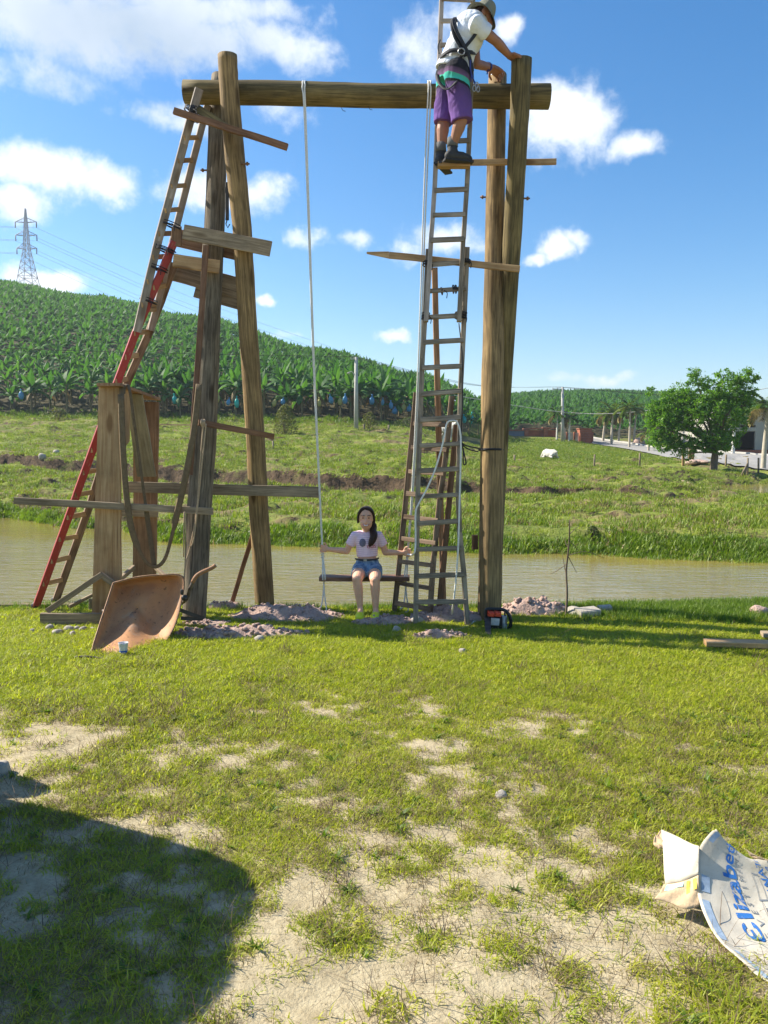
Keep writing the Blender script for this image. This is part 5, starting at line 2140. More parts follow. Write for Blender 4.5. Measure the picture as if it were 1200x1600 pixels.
Yp = 330
py_t = thing('power_pylon', 'steel lattice transmission tower standing behind the ridge at far left', 'pylon', P(44, 470, Yp))
kp = 1 / pxm(P(44, 400, Yp))
C0 = P(44, 447, Yp)


def pyl(u, v, w):
    return C0 + Vector((u * kp, w * kp, v * kp))


def tow(h):
    """half width of the body at height h px"""
    return 13 - (13 - 4.2) * min(1, h / 55) if h < 55 else (4.2 - 3.6 * max(0, (h - 55) / 65))


leg = MB()
brace = MB()
hs = [-30, -14, 0, 14, 26, 37, 47, 56, 64, 72, 80, 88, 96, 104, 111, 118]
for sx in (-1, 1):
    for sy in (-1, 1):
        leg.tube([pyl(sx * tow(h), h, sy * tow(h)) for h in hs], .16, 4)
for a, b in zip(hs, hs[1:]):
    for s in (-1, 1):
        for f in (0, 1):
            def q(sgn, h):
                t = tow(h)
                return pyl(sgn * t, h, s * t) if f == 0 else pyl(s * t, h, sgn * t)
            brace.tube([q(-1, a), q(1, b)], .09, 4, False)
            brace.tube([q(1, a), q(-1, b)], .09, 4, False)
            brace.tube([q(-1, b), q(1, b)], .09, 4, False)
M['galv'] = plain('galvanised_steel', (.30, .31, .32), .6, .1, 1, metal=.3)
leg.build('tower_leg', M['galv'], py_t)
brace.build('lattice_brace', M['galv'], py_t)['kind'] = 'stuff'
wires = MB()
for h, w in ((57, 15.5), (77, 16.5), (97, 16.5)):
    mb = MB()
    for s in (-1, 1):
        tip = pyl(s * w, h + 1, 0)
        t = tow(h)
        for sy in (-1, 1):
            mb.tube([pyl(s * t, h, sy * t), tip], .13, 4, False)
            mb.tube([pyl(s * t, h + 7, sy * t), tip], .11, 4, False)
        for f in (.35, .7):
            mb.tube([pyl(s * (t + (w - t) * f), h, 0), pyl(s * (t + (w - t) * f), h + 7 * (1 - f), 0)], .08, 4, False)
    mb.build('crossarm', M['galv'], py_t)
    for s in (-1, 1):
        mb = MB()
        mb.tube([pyl(s * w, h + 1, 0), pyl(s * w, h - 8, 0)], .22, 6)
        mb.build('insulator', M['darksteel'], py_t)
        a = pyl(s * w, h - 8, 0)
        e = a + Vector((-170, -40, 8 - (h - 57) * .1))
        wires.tube(spline([a, (a + e) / 2 - Vector((0, 0, 3)), e], 8), .05, 4, False)
        e = a + Vector((120, 40, -44))
        wires.tube(spline([a, (a + e) / 2 - Vector((0, 0, 3)), e], 8), .05, 4, False)
props(wires.build('transmission_line', M['galv'], None, C0), 'faint high voltage lines running from the lattice tower over the hill', 'wires')

# ------------------------------------------------------------------ cows
M['cow'] = plain('white_hide', (.50, .47, .42), .8, .12, 4, dirt=(.46, .40, .32))
M['horn'] = plain('dark_muzzle', (.10, .08, .07), .7, .2, 10)


def cow(label, loc, rz, graze=True, resting=False):
    t = thing('cow', label, 'cow', loc, None, rz)
    mb = MB()
    # built facing +X around the thing's own origin
    mb.ball((-.45, 0, .98), (.50, .30, .34))
    mb.ball((0, 0, .95), (.60, .33, .37))
    mb.ball((.50, 0, 1.0), (.45, .28, .36))
    mb.ball((.52, 0, 1.30), (.22, .13, .14))
    mb.tube([(-.95, 0, 1.12), (-.6, 0, 1.24), (0, 0, 1.22), (.5, 0, 1.28)], [.10, .15, .16, .15], 8, rc=True)
    if graze:
        mb.tube([(.75, 0, 1.10), (1.05, 0, .82), (1.25, .02, .48)], [.24, .17, .13], 10, rc=True)
        mb.tube([(1.22, .02, .52), (1.32, .03, .28), (1.36, .03, .10)], [.14, .11, .075], 10, rc=True)
        hd = Vector((1.24, .02, .52))
        ex = Vector((.02, 0, .06))
    else:
        mb.tube([(.72, 0, 1.15), (1.0, .0, 1.35), (1.15, 0, 1.50)], [.24, .16, .13], 10, rc=True)
        mb.tube([(1.12, 0, 1.52), (1.35, 0, 1.42), (1.52, 0, 1.33)], [.14, .11, .075], 10, rc=True)
        hd = Vector((1.15, 0, 1.55))
        ex = Vector((-.04, 0, .05))
    for s in (-1, 1):
        if resting:
            mb.tube([(.45, s * .2, .80), (.75, s * .30, .66), (.45, s * .34, .62)], [.13, .08, .07], 8, rc=True)
            mb.tube([(-.6, s * .22, .85), (-.35, s * .36, .70), (-.75, s * .38, .63)], [.19, .12, .08], 8, rc=True)
            mb.tube([hd + Vector((0, s * .10, .02)), hd + Vector((-.04, s * .26, -.02))], [.05, .025], 6, rc=True)
            continue
        mb.tube([(.55, s * .16, .85), (.56, s * .17, .48), (.54, s * .17, .42), (.55, s * .17, .05)], [.13, .075, .07, .055], 8, rc=True)
        mb.tube([(-.72, s * .18, .95), (-.60, s * .19, .62), (-.80, s * .19, .40), (-.74, s * .19, .05)], [.19, .12, .075, .06], 8, rc=True)
        mb.tube([hd + Vector((0, s * .10, .02)), hd + Vector((-.04, s * .26, -.02))], [.05, .025], 6, rc=True)
    mb.tube([(-.95, 0, 1.12), (-1.04, 0, .9), (-1.02, 0, .45)], [.045, .03, .02], 6, rc=True)
    o = link('body', mb.mesh('body'), M['cow'], t)
    m = o.modifiers.new('skin', 'REMESH')
    m.mode = 'VOXEL'
    m.voxel_size = .025
    m.use_smooth_shade = True
    s_ = o.modifiers.new('relax', 'SMOOTH')
    s_.iterations = 4
    for s in (-1, 1):
        mb = MB()
        mb.tube([hd + Vector((0, s * .07, .09)), hd + Vector((0, s * .13, .17)), hd + Vector((.02, s * .12, .26))], [.025, .018, .006], 6)
        link('horn', mb.mesh('horn'), M['horn'], t)
    mb = MB()
    mb.ball((-1.02, 0, .42), (.04, .04, .10))
    link('tail_tuft', mb.mesh('tail_tuft'), M['horn'], t)
    return t


p = P(859, 725, 62)
p.z = far_z(p.x, p.y)
cow('white cow low in the grass head down on the rise right of the posts', p - Vector((0, 0, .42)), R(118), True, True).scale = (.85, .85, .85)
p = P(699, 705, 60)
p.z = far_z(p.x, p.y)
cow('white cow standing behind the tops of the ladders', p - Vector((0, 0, .05)), R(-50), False)

# ------------------------------------------------------------------ road
M['road'] = plain('worn_road', (.30, .285, .26), .9, .12, .8, bump=.2)
M['verge'] = plain('pale_kerb', (.48, .46, .41), .9, .15, 2)
up_ = [(925, 693.5, 98), (985, 696, 92), (1045, 704, 84), (1110, 712, 76), (1200, 719, 70), (1420, 735, 60)]
lo_ = [(925, 695, 92), (985, 703, 80), (1045, 716, 66), (1110, 732, 57), (1200, 742, 53.5), (1420, 760, 48)]
ua = spline([P(*q) for q in up_], 8)
la = spline([P(*q) for q in lo_], 8)


def road_pt(u, v, dz=0.0):
    t = u * (len(ua) - 1)
    i = min(int(t), len(ua) - 2)
    p = ua[i].lerp(ua[i + 1], t - i).lerp(la[i].lerp(la[i + 1], t - i), v)
    p.z = max(p.z, far_z(p.x, p.y) + .09) + dz
    return p


mb = MB()
mb.grid(lambda u, v: road_pt(u, v, .03), 60, 14)
mb.build('road', M['road'])['kind'] = 'structure'
mb = MB()
for v in (0.0, ):
    pts = [road_pt(i / 60, v, .09) for i in range(61)]
    for a, b in zip(pts, pts[1:]):
        mb.board(a, b, .16, .35, (0, 0, 1), bev=.01)
mb.build('kerb', M['verge'])['kind'] = 'structure'

# ------------------------------------------------------------------ fence posts
M['fpost'] = wood('fence_post_wood', (.33, .26, .17), (.17, .13, .085), 1.0, False)
FP = [(804, 722, 711, 'short fence post just right of the big right posts'), (928, 731, 710, 'fence post standing alone right of the grazing cow'), (999, 730, 708, 'fence post on the slope between the cow and the leafy tree'),
      (427, 701, 690, 'short fence post beside the left rear post below the bush'), (569, 672, 664, 'fence post at the foot of the lamp pole'), (607, 673, 664, 'fence post right of the lamp pole before the plantation'),
      (1134, 729, 711, 'dark fence post in the shade right of the leafy tree trunk'), (1185, 740, 717, 'fence post just left of the tall right palm'),
      (1168, 743, 716, 'braced corner post on the near side of the road')]
for a, b, c, lab in FP:
    p = T(a, b)
    k = 1 / pxm(p)
    h = (b - c) * k
    mb = MB()
    w = max(.05, 3.2 * k / 2)
    mb.tube([p - Vector((0, 0, .3)), p + Vector((random.uniform(-.04, .04), 0, h))], [w, w * .9], 7, True, rough=.04)
    if 'braced' in lab:
        for dx in (-12, -7):
            mb.tube([p + Vector((dx * k, -.2, .02)), p + Vector((0, 0, h * .72))], .05, 6)
    props(mb.build('fence_post', M['fpost'], None, p), lab, 'fence post', 'posts of the pasture fence')
p = T(1076, 727)
k = 1 / pxm(p)
gt = thing('gate_post', 'pair of stout timber gate posts left of the leafy tree', 'gate post', p)
for dx, w, h in ((-9, 3.4, 25), (2, 2.2, 22), (7, 6.5, 25)):
    mb = MB()
    c = p + Vector((dx * k, (dx + 9) * .02, 0))
    mb.board(c - Vector((0, 0, .2)), c + Vector((0, 0, h * k)), w * k, w * k * .8, (1, 0, 0), .01)
    mb.build('post', M['pine'], gt)

# ------------------------------------------------------------------ palms
M['frond'] = leafmat('palm_frond', [(0, (.05, .11, .016)), (.5, (.11, .18, .025)), (1, (.28, .28, .06))], .4, .35, (1.4, 1.5, .5), scale=.8)
M['deadfrond'] = leafmat('dry_frond', [(0, (.20, .17, .06)), (1, (.34, .28, .11))], .7, .25, (1.1, 1, .8), scale=1)
M['palmtrunk'] = plain('palm_trunk', (.42, .37, .29), .9, .2, 3, bump=.4)
M['whitetrunk'] = plain('whitewashed_trunk', (.66, .63, .56), .9, .12, 3, bump=.3)


def frond_geo(L, lift, droop, rr, n=18, width=.10):
    vs, fs = [], []
    x = z = 0
    ang = lift
    pts = []
    for i in range(n + 1):
        pts.append((x, z, ang))
        x += L / n * math.cos(ang)
        z += L / n * math.sin(ang)
        ang -= droop / n
    for i in range(n):
        b = len(vs)
        a, c = pts[i], pts[i + 1]
        vs += [(a[0], -.012, a[1]), (a[0], .012, a[1]), (c[0], .012, c[1]), (c[0], -.012, c[1])]
        fs.append((b, b + 1, b + 2, b + 3))
        t = i / n
        if t < .12:
            continue
        ll = L * .30 * (math.sin(math.pi * (t * .85 + .12)) ** .7)
        for s in (-1, 1):
            for _ in range(2):
                q = rr.random()
                bx, bz = a[0] + (c[0] - a[0]) * q, a[1] + (c[1] - a[1]) * q
                b = len(vs)
                fw = ll * rr.uniform(.4, .6)
                ow = ll * rr.uniform(.75, .95)
                dn = -ll * rr.uniform(.15, .55)
                w = width * L * 1.25
                vs += [(bx - w * .4, s * .01, bz), (bx + w * .5, s * .01, bz), (bx + fw * math.cos(a[2]), s * ow, bz + fw * math.sin(a[2]) + dn)]
                fs.append((b, b + 1, b + 2))
    return vs, fs


rp_ = random.Random(9)


def palm(px, py0, py1, d, crown_px, trunk_w, label, mt='palmtrunk', lean=0.0, dead=2, sub=None):
    base = P(px, py0, d)
    base.z = far_z(base.x, base.y)
    k = 1 / pxm(base)
    h = (py0 - py1) * k
    t = thing('palm_tree', label, 'palm', base, 'slender palms along the street')
    mb = MB()
    top = Vector((lean * k, 0, h))
    q = [Vector((0, 0, -.2)), Vector((lean * k * .2, 0, h * .35)), Vector((lean * k * .6, 0, h * .7)), top]
    r = trunk_w * k / 2
    mb.tube(spline(q, 4), [r * (1.25 - .6 * i / 12) for i in range(13)], 8)
    link('trunk', mb.mesh('trunk'), M[mt], t)
    L = crown_px * k * 1.25
    n = 15
    for j in range(n):
        a = j * 2.4 + rp_.uniform(-.3, .3)
        u = j / (n - 1)
        vs, fs = frond_geo(L * rp_.uniform(.85, 1.1), 1.35 - 1.25 * u + rp_.uniform(-.1, .1), 1.0 + .9 * u, rp_)
        c, s = math.cos(a), math.sin(a)
        vs = [(x * c - y * s + top.x, x * s + y * c + top.y, z + top.z) for x, y, z in vs]
        link('frond', raw_mesh('frond', vs, fs, M['frond' if j < n - dead else 'deadfrond']), None, t)
    return t


for a in ((870, 689, 650, 92, 17, 2.6, 'palm just left of the power pole behind the wall', 'whitetrunk', 0, 3),
          (889, 690, 655, 92, 15, 2.6, 'small bright palm just right of the power pole', 'whitetrunk', 1, 2),
          (942, 696, 655, 95, 19, 3.4, 'leftmost palm of the street row, leaning right', 'palmtrunk', 4, 3),
          (955, 699, 650, 91, 22, 3.8, 'second palm of the street row with a straight trunk', 'palmtrunk', 1, 2),
          (966, 698, 655, 94, 19, 3.2, 'third palm of the street row, tilted to the right', 'palmtrunk', 4, 2),
          (983, 705, 645, 85, 22, 3.2, 'tallest palm of the street row nearest the road edge', 'palmtrunk', 0, 2),
          (990, 697, 650, 94, 18, 3.2, 'short palm behind the tallest palm of the street row', 'palmtrunk', 3, 3),
          (1013, 711, 684, 78, 16, 3.4, 'stubby palm half covered by the left of the leafy tree', 'palmtrunk', 0, 3),
          (1145, 709, 655, 72, 20, 5.2, 'white trunked palm before the concrete house, its top in the tree', 'whitetrunk', 1, 2),
          (1192, 741, 645, 54.5, 36, 7.0, 'big palm at the right edge in front of the concrete house', 'palmtrunk', 4, 4)):
    palm(*a)

# ------------------------------------------------------------------ leafy tree by the road
M['tleaf'] = leafmat('tree_leaf', [(0, (.06, .14, .016)), (.5, (.115, .23, .024)), (.8, (.19, .31, .036)), (1, (.26, .38, .055))], .45, .5, (1.4, 1.6, .45), byobj=False, scale=2.2, spec=.45)
M['bark'] = plain('tree_bark', (.16, .12, .085), .9, .25, 8, bump=.6)
tb = P(1115, 737, 50)
tb.z = far_z(tb.x, tb.y)
kt = 1 / pxm(tb)
tree = thing('leafy_tree', 'broad leafy tree with a short forked trunk standing by the road', 'tree', tb)
TP = lambda u, v, w=0.0: tb + Vector(((u - 1115) * kt, w, (737 - v) * kt))
mb = MB()
mb.tube(spline([TP(1115, 741), TP(1115, 728), TP(1116, 715), TP(1117, 706)], 4), [.26 - .004 * i for i in range(13)], 9, rough=.05)
mb.build('trunk', M['bark'], tree)
lobes = [  # px, py, depth offset m, radius px
    (1060, 655, 0, 33), (1040, 645, .2, 28), (1030, 690, -.2, 20), (1065, 705, -.5, 16), (1035, 668, -.4, 26), (1022, 640, .3, 15), (1015, 612, .2, 8), (1050, 625, .3, 20), (1080, 690, -.7, 22), (1045, 695, -.3, 16), (1090, 640, -.6, 30),
    (1088, 600, .2, 18), (1080, 582, .1, 9), (1110, 615, -.3, 24), (1120, 650, -.9, 26), (1110, 690, -.9, 22), (1132, 688, -.3, 18), (1140, 625, .2, 26), (1150, 595, .2, 16),
    (1165, 585, .4, 10), (1128, 585, .3, 9), (1158, 640, .4, 18), (1150, 665, .2, 16), (1172, 598, .3, 7), (1175, 615, .3, 10), (1020, 660, .2, 16), (1070, 615, .2, 20), (1140, 605, .3, 22), (1165, 620, .3, 16), (1100, 665, 1.2, 30), (1125, 620, 1.2, 26), (1060, 640, 1.2, 24), (1030, 685, .8, 14), (1180, 590, .4, 4)]
rt = random.Random(3)
br = MB()
for (a, b, w, r) in lobes:
    if r < 9:
        continue
    q = [TP(1117, 708, 0), TP(1117 + (a - 1117) * .35, 708 + (b - 708) * .45, w * .3), TP(a, b + 4, w)]
    r0 = .055 + .0022 * r
    br.tube(spline(q, 4), [r0 * (1 - .085 * i) for i in range(9)], 6)
br.build('limb', M['bark'], tree)
vs, fs = [], []


def quadleaf(c, s, rr):
    n = Vector((rr.gauss(0, 1), rr.gauss(0, 1), rr.gauss(0, .8) + .7)).normalized()
    u = n.orthogonal().normalized()
    a = rr.uniform(0, 6.28)
    u = (u * math.cos(a) + n.cross(u) * math.sin(a))
    v = n.cross(u)
    b = len(vs)
    vs.extend([tuple(c - u * s), tuple(c + v * s * .42 - n * s * .1), tuple(c + u * s), tuple(c - v * s * .42 - n * s * .1)])
    fs.append((b, b + 1, b + 2, b + 3))


for (a, b, w, r) in lobes:
    c0 = TP(a, b, w)
    R_ = r * kt
    ncl = max(6, int(r * r * (.115 if w < 1 else .04)))
    for _ in range(ncl):
        d = Vector((rt.gauss(0, 1), rt.gauss(0, 1), rt.gauss(0, 1))).normalized()
        cc = c0 + Vector((d.x * R_, d.y * R_ * .9, d.z * R_ * .9)) * (rt.random() ** .38) * 1.08
        cr = rt.uniform(.11, .25)
        for _ in range(rt.randint(18, 27)):
            e = Vector((rt.gauss(0, 1), rt.gauss(0, 1), rt.gauss(0, .75))) * cr * .55
            quadleaf(cc + e, rt.uniform(.06, .12), rt)
me = raw_mesh('crown', [(v[0] - tb.x, v[1] - tb.y, v[2] - tb.z) for v in vs], fs, M['tleaf'])
link('crown', me, None, tree)
print('tree leaves', len(fs))


def bush(label, px, py, d, w, h, n, mt, seed, tall=1.0):
    rr = random.Random(seed)
    base = P(px, py, d)
    base.z = far_z(base.x, base.y)
    k = 1 / pxm(base)
    t = thing('bush', label, 'bush', base)
    vs2, fs2 = [], []
    for _ in range(n):
        a = rr.uniform(0, 6.28)
        q = rr.random() ** .5
        z = rr.random()
        rad = math.sqrt(max(0, 1 - (z * 1.0) ** 2))
        c = Vector((q * rad * math.cos(a) * w / 2 * k, q * rad * math.sin(a) * w / 2 * k, z * h * k))
        nn = Vector((rr.gauss(0, 1), rr.gauss(0, 1), rr.gauss(0, 1) + .5)).normalized()
        u = nn.orthogonal().normalized()
        v = nn.cross(u)
        s = rr.uniform(.05, .11) * tall
        b = len(vs2)
        vs2 += [tuple(c - u * s), tuple(c + v * s * .45), tuple(c + u * s), tuple(c - v * s * .45)]
        fs2.append((b, b + 1, b + 2, b + 3))
    link('foliage', raw_mesh('foliage', vs2, fs2, mt), None, t)
    mb = MB()
    for _ in range(9):
        a = rr.uniform(0, 6.28)
        mb.tube([(0, 0, -.1), (math.cos(a) * w * k * .2, math.sin(a) * w * k * .2, h * k * .8)], [.025, .008], 5)
    link('stem', mb.mesh('stem'), M['bark'], t)


M['bushleaf'] = leafmat('bush_leaf', [(0, (.09, .10, .02)), (.5, (.14, .15, .035)), (1, (.22, .21, .07))], .6, .3, (1.2, 1.3, .6), byobj=False, scale=3)
M['dullleaf'] = leafmat('dull_shrub_leaf', [(0, (.05, .075, .015)), (.5, (.09, .12, .025)), (1, (.16, .17, .05))], .6, .3, (1.2, 1.3, .6), byobj=False, scale=3)
bush('rounded olive bush on the bank right of the left rear post', 446, 682, 57, 40, 48, 1500, M['bushleaf'], 4, 1.1)
bush('low thorny scrub at the foot of the lamp pole', 577, 668, 63, 30, 26, 600, M['bushleaf'], 5)
bush('weedy tuft of tall stalks at the field edge left of the trestle', 92, 656, 64, 30, 20, 420, M['bushleaf'], 6)
bush('straggly shrub on the hump left of the leafy tree', 1078, 750, 36, 26, 18, 500, M['dullleaf'], 7, .7)
bush('leafy shrub at the waterline beside the dead sapling', 925, 848, 16.6, 26, 20, 380, M['dullleaf'], 8, .35)
bush('dark weed clump under the brick gate wall', 640, 672, 66, 60, 18, 600, M['dullleaf'], 10)

# fallen log on the hump
mb = MB()
mb.tube([T(1066, 754) + Vector((0, 0, .08)), T(1078, 760) + Vector((0, 0, .08))], [.06, .10], 7, rough=.1)
props(mb.build('fallen_branch', M['greywood'], None, T(1070, 757)), 'grey fallen branch lying on the hump near the small pond', 'branch')
for a, b, s, lab in ((66, 719, .20, 'pale boulder at the foot of the left bank'), (88, 708, .16, 'small white stone on the pasture above the left bank')):
    p = T(a, b)
    mb = MB()
    mb.ball(p + Vector((0, 0, s * .3)), (s, s * .8, s * .75), None, 10, 7, .15)
    props(mb.build('stone', M['stone'], None, p), lab, 'stone')
# timber lying along the field edge
p0, p1 = T(250, 667), T(300, 668)
mb = MB()
mb.board(p0 + Vector((0, 0, .14)), p1 + Vector((0, 0, .14)), .10, .14, (0, 0, 1))
props(mb.build('rail', M['pine'], None, p0), 'long pale rail lying along the plantation edge behind the trestle', 'rail')
# rail gate by the plantation seen between ladder and right post
p = T(727, 674)
k = 1 / pxm(p)
gt2 = thing('rail_gate', 'small grey rail fence corner by the plantation between ladder and right post', 'gate', p)
for dx in (-7, 5):
    mb = MB()
    mb.tube([p + Vector((dx * k, 0, -.1)), p + Vector((dx * k, 0, 12 * k))], .06, 6)
    mb.build('post', M['greywood'], gt2)
for hz in (4, 9):
    mb = MB()
    mb.board(p + Vector((-7 * k, -.04, hz * k)), p + Vector((5 * k, -.04, hz * k)), .09, .04, (0, 0, 1))
    mb.build('rail', M['greywood'], gt2)

# ------------------------------------------------------------------ brick gate walls
M['mortar'] = plain('mortar', (.30, .22, .18), .95, .15, 5)
M['brick'] = plain('brick', (.36, .115, .06), .9, .3, 1.2)
M['bluewall'] = plain('grey_blue_wall', (.17, .21, .27), .9, .08, .6)
M['cap'] = plain('wall_cap', (.30, .12, .075), .9, .15, 3)


def brickwork(o_parent, x0, x1, y, z0, z1, depth, bh=.19, bl=.42):
    """courses of big clay bricks proud of a mortar core"""
    mb = MB()
    mb.box(((x0 + x1) / 2, y + depth / 2, (z0 + z1) / 2), (x1 - x0 - .03, depth - .03, z1 - z0 - .01))
    mb.build('mortar_core', M['mortar'], o_parent)
    n = max(1, round((z1 - z0) / bh))
    bh = (z1 - z0) / n
    mb = MB()
    for i in range(n):
        x = x0 - (bl / 2 if i % 2 else 0)
        while x < x1 - .02:
            a, b = max(x, x0), min(x + bl, x1)
            if b - a > .05:
                mb.box(((a + b) / 2, y + depth / 2 + random.uniform(-.006, .006), z0 + bh * (i + .5)), (b - a - .02, depth, bh - .02))
            x += bl
    mb.build('brickwork', M['brick'], o_parent)['kind'] = 'stuff'


def zline(py, d):
    return zof(py, d)


dW = 96
gw = thing('boundary_wall', 'low grey blue boundary wall with brick piers along the plantation foot', 'wall', P(830, 690, dW))


def at_px(px, d):
    return (px - 600) / 1200 * (d * math.cos(PITCH) + .2)


zb = zof(700, dW)
mb = MB()
mb.box(((at_px(765, dW) + at_px(819, dW)) / 2, dW, (zb + zof(673, dW)) / 2), (at_px(819, dW) - at_px(765, dW), .3, zof(673, dW) - zb))
mb.build('wall_panel', M['bluewall'], gw)
mb = MB()
mb.box(((at_px(825, dW) + at_px(868, dW)) / 2, dW + .3, (zb + zof(672, dW)) / 2), (at_px(868, dW) - at_px(825, dW), .3, zof(672, dW) - zb))
mb.build('wall_panel', M['brick'], gw)
for a, b, t in ((818, 824.5, 671), (848, 855, 670)):
    brickwork(gw, at_px(a, dW), at_px(b, dW), dW - .25, zb, zof(t, dW), .5)
for a, b, t in ((765, 819, 672.5), (816, 870, 669.8), (846, 857.5, 668.5)):
    mb = MB()
    mb.box(((at_px(a, dW) + at_px(b, dW)) / 2, dW, zof(t, dW)), (at_px(b, dW) - at_px(a, dW), .62, 1.6 * dW / 1200))
    mb.build('coping', M['cap'], gw)

dG = 93
gp = thing('gate_pillar', 'broad orange brick gate pillar at the street entrance', 'gate pillar', P(915, 693, dG))
brickwork(gp, at_px(904, dG), at_px(922, dG), dG - .4, zof(694, dG), zof(670.5, dG), 1.6)
mb = MB()
mb.box(((at_px(903, dG) + at_px(923, dG)) / 2, dG + .4, zof(669.8, dG)), (at_px(923, dG) - at_px(903, dG), 1.75, .12))
mb.build('coping', M['cap'], gp)
brickwork(gp, at_px(923, dG), at_px(928, dG), dG + .5, zof(694, dG), zof(675, dG), .5)
gl = thing('slatted_gate', 'pale grey gate panels between small brick piers left of the orange pillar', 'gate', P(890, 690, dG))
for a, b in ((875.5, 884), (886, 895), (898, 903.5)):
    n = 5
    for i in range(n):
        x0, x1 = at_px(a, dG), at_px(b, dG)
        w = (x1 - x0) / n
        mb = MB()
        mb.box((x0 + w * (i + .5), dG + .1, (zof(692, dG) + zof(676, dG)) / 2), (w - .025, .05, zof(676, dG) - zof(692, dG)))
        mb.build('gate_slat', M['verge'], gl)
for a in (885, 896.5):
    brickwork(gl, at_px(a - 1.2, dG), at_px(a + 1.2, dG), dG - .1, zof(692, dG), zof(675, dG), .3)
for a, lab in ((878.2, 'tall white concrete post left of two behind the slatted gate'), (882.5, 'tall white concrete post right of two behind the slatted gate')):
    mb = MB()
    mb.box(P(a, 675, dG + 1.5), (.16, .16, 30 * dG / 1200))
    mb.box(P(a, 661, dG + 1.5), (.34, .2, .14))
    props(mb.build('concrete_post', M['verge'], None, P(a, 690, dG + 1.5)), lab, 'post')

# ------------------------------------------------------------------ unfinished concrete house
dH = 76
M['plaster'] = plain('bare_plaster', (.36, .335, .29), .92, .10, .5, bump=.15)
hs_ = thing('concrete_house', 'unfinished flat roofed concrete house with empty openings behind the palms', 'house', P(1165, 706, dH))
hx = lambda a: at_px(a, dH)
hz = lambda b: zof(b, dH)


def hbox(name, a, b, t, u, y0, y1, m):
    mb = MB()
    mb.box(((hx(a) + hx(b)) / 2, (y0 + y1) / 2, (hz(t) + hz(u)) / 2), (hx(b) - hx(a), y1 - y0, hz(t) - hz(u)))
    return mb.build(name, M[m], hs_)


hbox('wall', 1178, 1260, 647, 703, dH, dH + .25, 'plaster')
hbox('wall', 1120, 1178, 647, 664, dH, dH + .25, 'plaster')
hbox('lintel', 1120, 1178, 667.8, 674, dH, dH + .25, 'plaster')
hbox('wall', 1112, 1120, 647, 703, dH, dH + .25, 'plaster')
hbox('pillar', 1134, 1142, 674, 703, dH + .01, dH + .24, 'plaster')
hbox('roof', 1108, 1264, 643.5, 646.9, dH - .5, dH + 9.5, 'plaster')
hbox('base', 1108, 1262, 703.2, 709, dH - .1, dH + 9, 'brick')
hbox('wall', 1112, 1150, 647, 703, dH + 8.7, dH + 8.95, 'plaster')
hbox('wall', 1163, 1262, 647, 703, dH + 8.7, dH + 8.95, 'plaster')
hbox('wall', 1150, 1163, 647, 675, dH + 8.7, dH + 8.95, 'plaster')
hbox('side_wall', 1255, 1260, 647, 703, dH + .26, dH + 8.69, 'plaster')
hbox('side_wall', 1112, 1116, 647, 703, dH + .26, dH + 8.69, 'plaster')
# soil heap and rubble by the house
for a, b, w, h, lab in ((997, 699, 1.6, .7, 'low reddish heap of earth beside the road under the palms'), (1091, 728, 1.0, .2, 'low heap of pale sand at the road edge by the leafy tree')):
    p = P(a, b, 92 if a < 1050 else 55)
    p.z = far_z(p.x, p.y)
    mb = MB()
    for _ in range(7):
        mb.ball(p + Vector((random.uniform(-w, w) * .6, random.uniform(-.5, .5), h * .2)), (w * random.uniform(.35, .6), .6, h * random.uniform(.5, 1)), None, 9, 6, .15)
    props(mb.build('soil_mound', M['dug'], None, p), lab, 'soil heap')
# ------------------------------------------------------------------ people
def skin(name, col):
    m, nt, b = mat(name)
    tc = nt.new('ShaderNodeTexCoord').outputs['Object']
    n = nt.noise(tc, 20, 4, .6)
    nt.put(b.inputs['Base Color'], nt.mix(1.0, col, nt.mapr(n, .3, .7, .90, 1.08), 'MULTIPLY'))
    b.inputs['Roughness'].default_value = .5
    b.inputs['Specular IOR Level'].default_value = .35
    b.inputs['Subsurface Weight'].default_value = .12
    b.inputs['Subsurface Radius'].default_value = (.01, .004, .002)
    return m


def cloth(name, col, scale=60, bump=.25, rough=.9):
    m, nt, b = mat(name)
    tc = nt.new('ShaderNodeTexCoord').outputs['Object']
    n = nt.noise(tc, 6, 5, .6)
    n2 = nt.noise(tc, scale, 3, .6)
    nt.put(b.inputs['Base Color'], nt.mix(1.0, col, nt.mapr(n, .3, .7, .88, 1.08), 'MULTIPLY'))
    b.inputs['Roughness'].default_value = rough
    b.inputs['Specular IOR Level'].default_value = .2
    folds = nt.noise(nt.mapping(tc, scale=(1.2, 1.2, .5)), 14, 3, .5, 1.2)
    nt.put(b.inputs['Normal'], nt.bump(folds, .6, .02, nt.bump(n2, bump, .003)))
    return m


M['girlskin'] = skin('girl_skin', (.74, .41, .27))
M['manskin'] = skin('tanned_skin', (.32, .15, .09))
M['hair'] = plain('dark_brown_hair', (.030, .015, .010), .5, .3, 80, bump=.5, spec=.25)
M['lips'] = plain('lips', (.50, .16, .15), .45, .08, 30)
M['teeth'] = plain('teeth', (.80, .78, .72), .3, .03, 30)
M['eyewhite'] = plain('eye_white', (.75, .73, .70), .3, .03, 30)
M['iris'] = plain('dark_iris', (.03, .018, .012), .2, .1, 30)
M['croc'] = plain('neon_yellow_shoe', (.62, .68, .03), .5, .08, 30)
M['whitetee'] = cloth('white_tee', (.64, .68, .74))
M['blackweb'] = plain('black_webbing', (.016, .016, .02), .7, .2, 60)
M['bluecord'] = plain('blue_cord', (.02, .04, .22), .6, .2, 40)
M['boot'] = plain('dark_boot', (.03, .03, .032), .7, .25, 30, bump=.4)
M['sock'] = cloth('grey_sock', (.13, .13, .13))
M['khaki'] = cloth('khaki_hat', (.20, .20, .15))


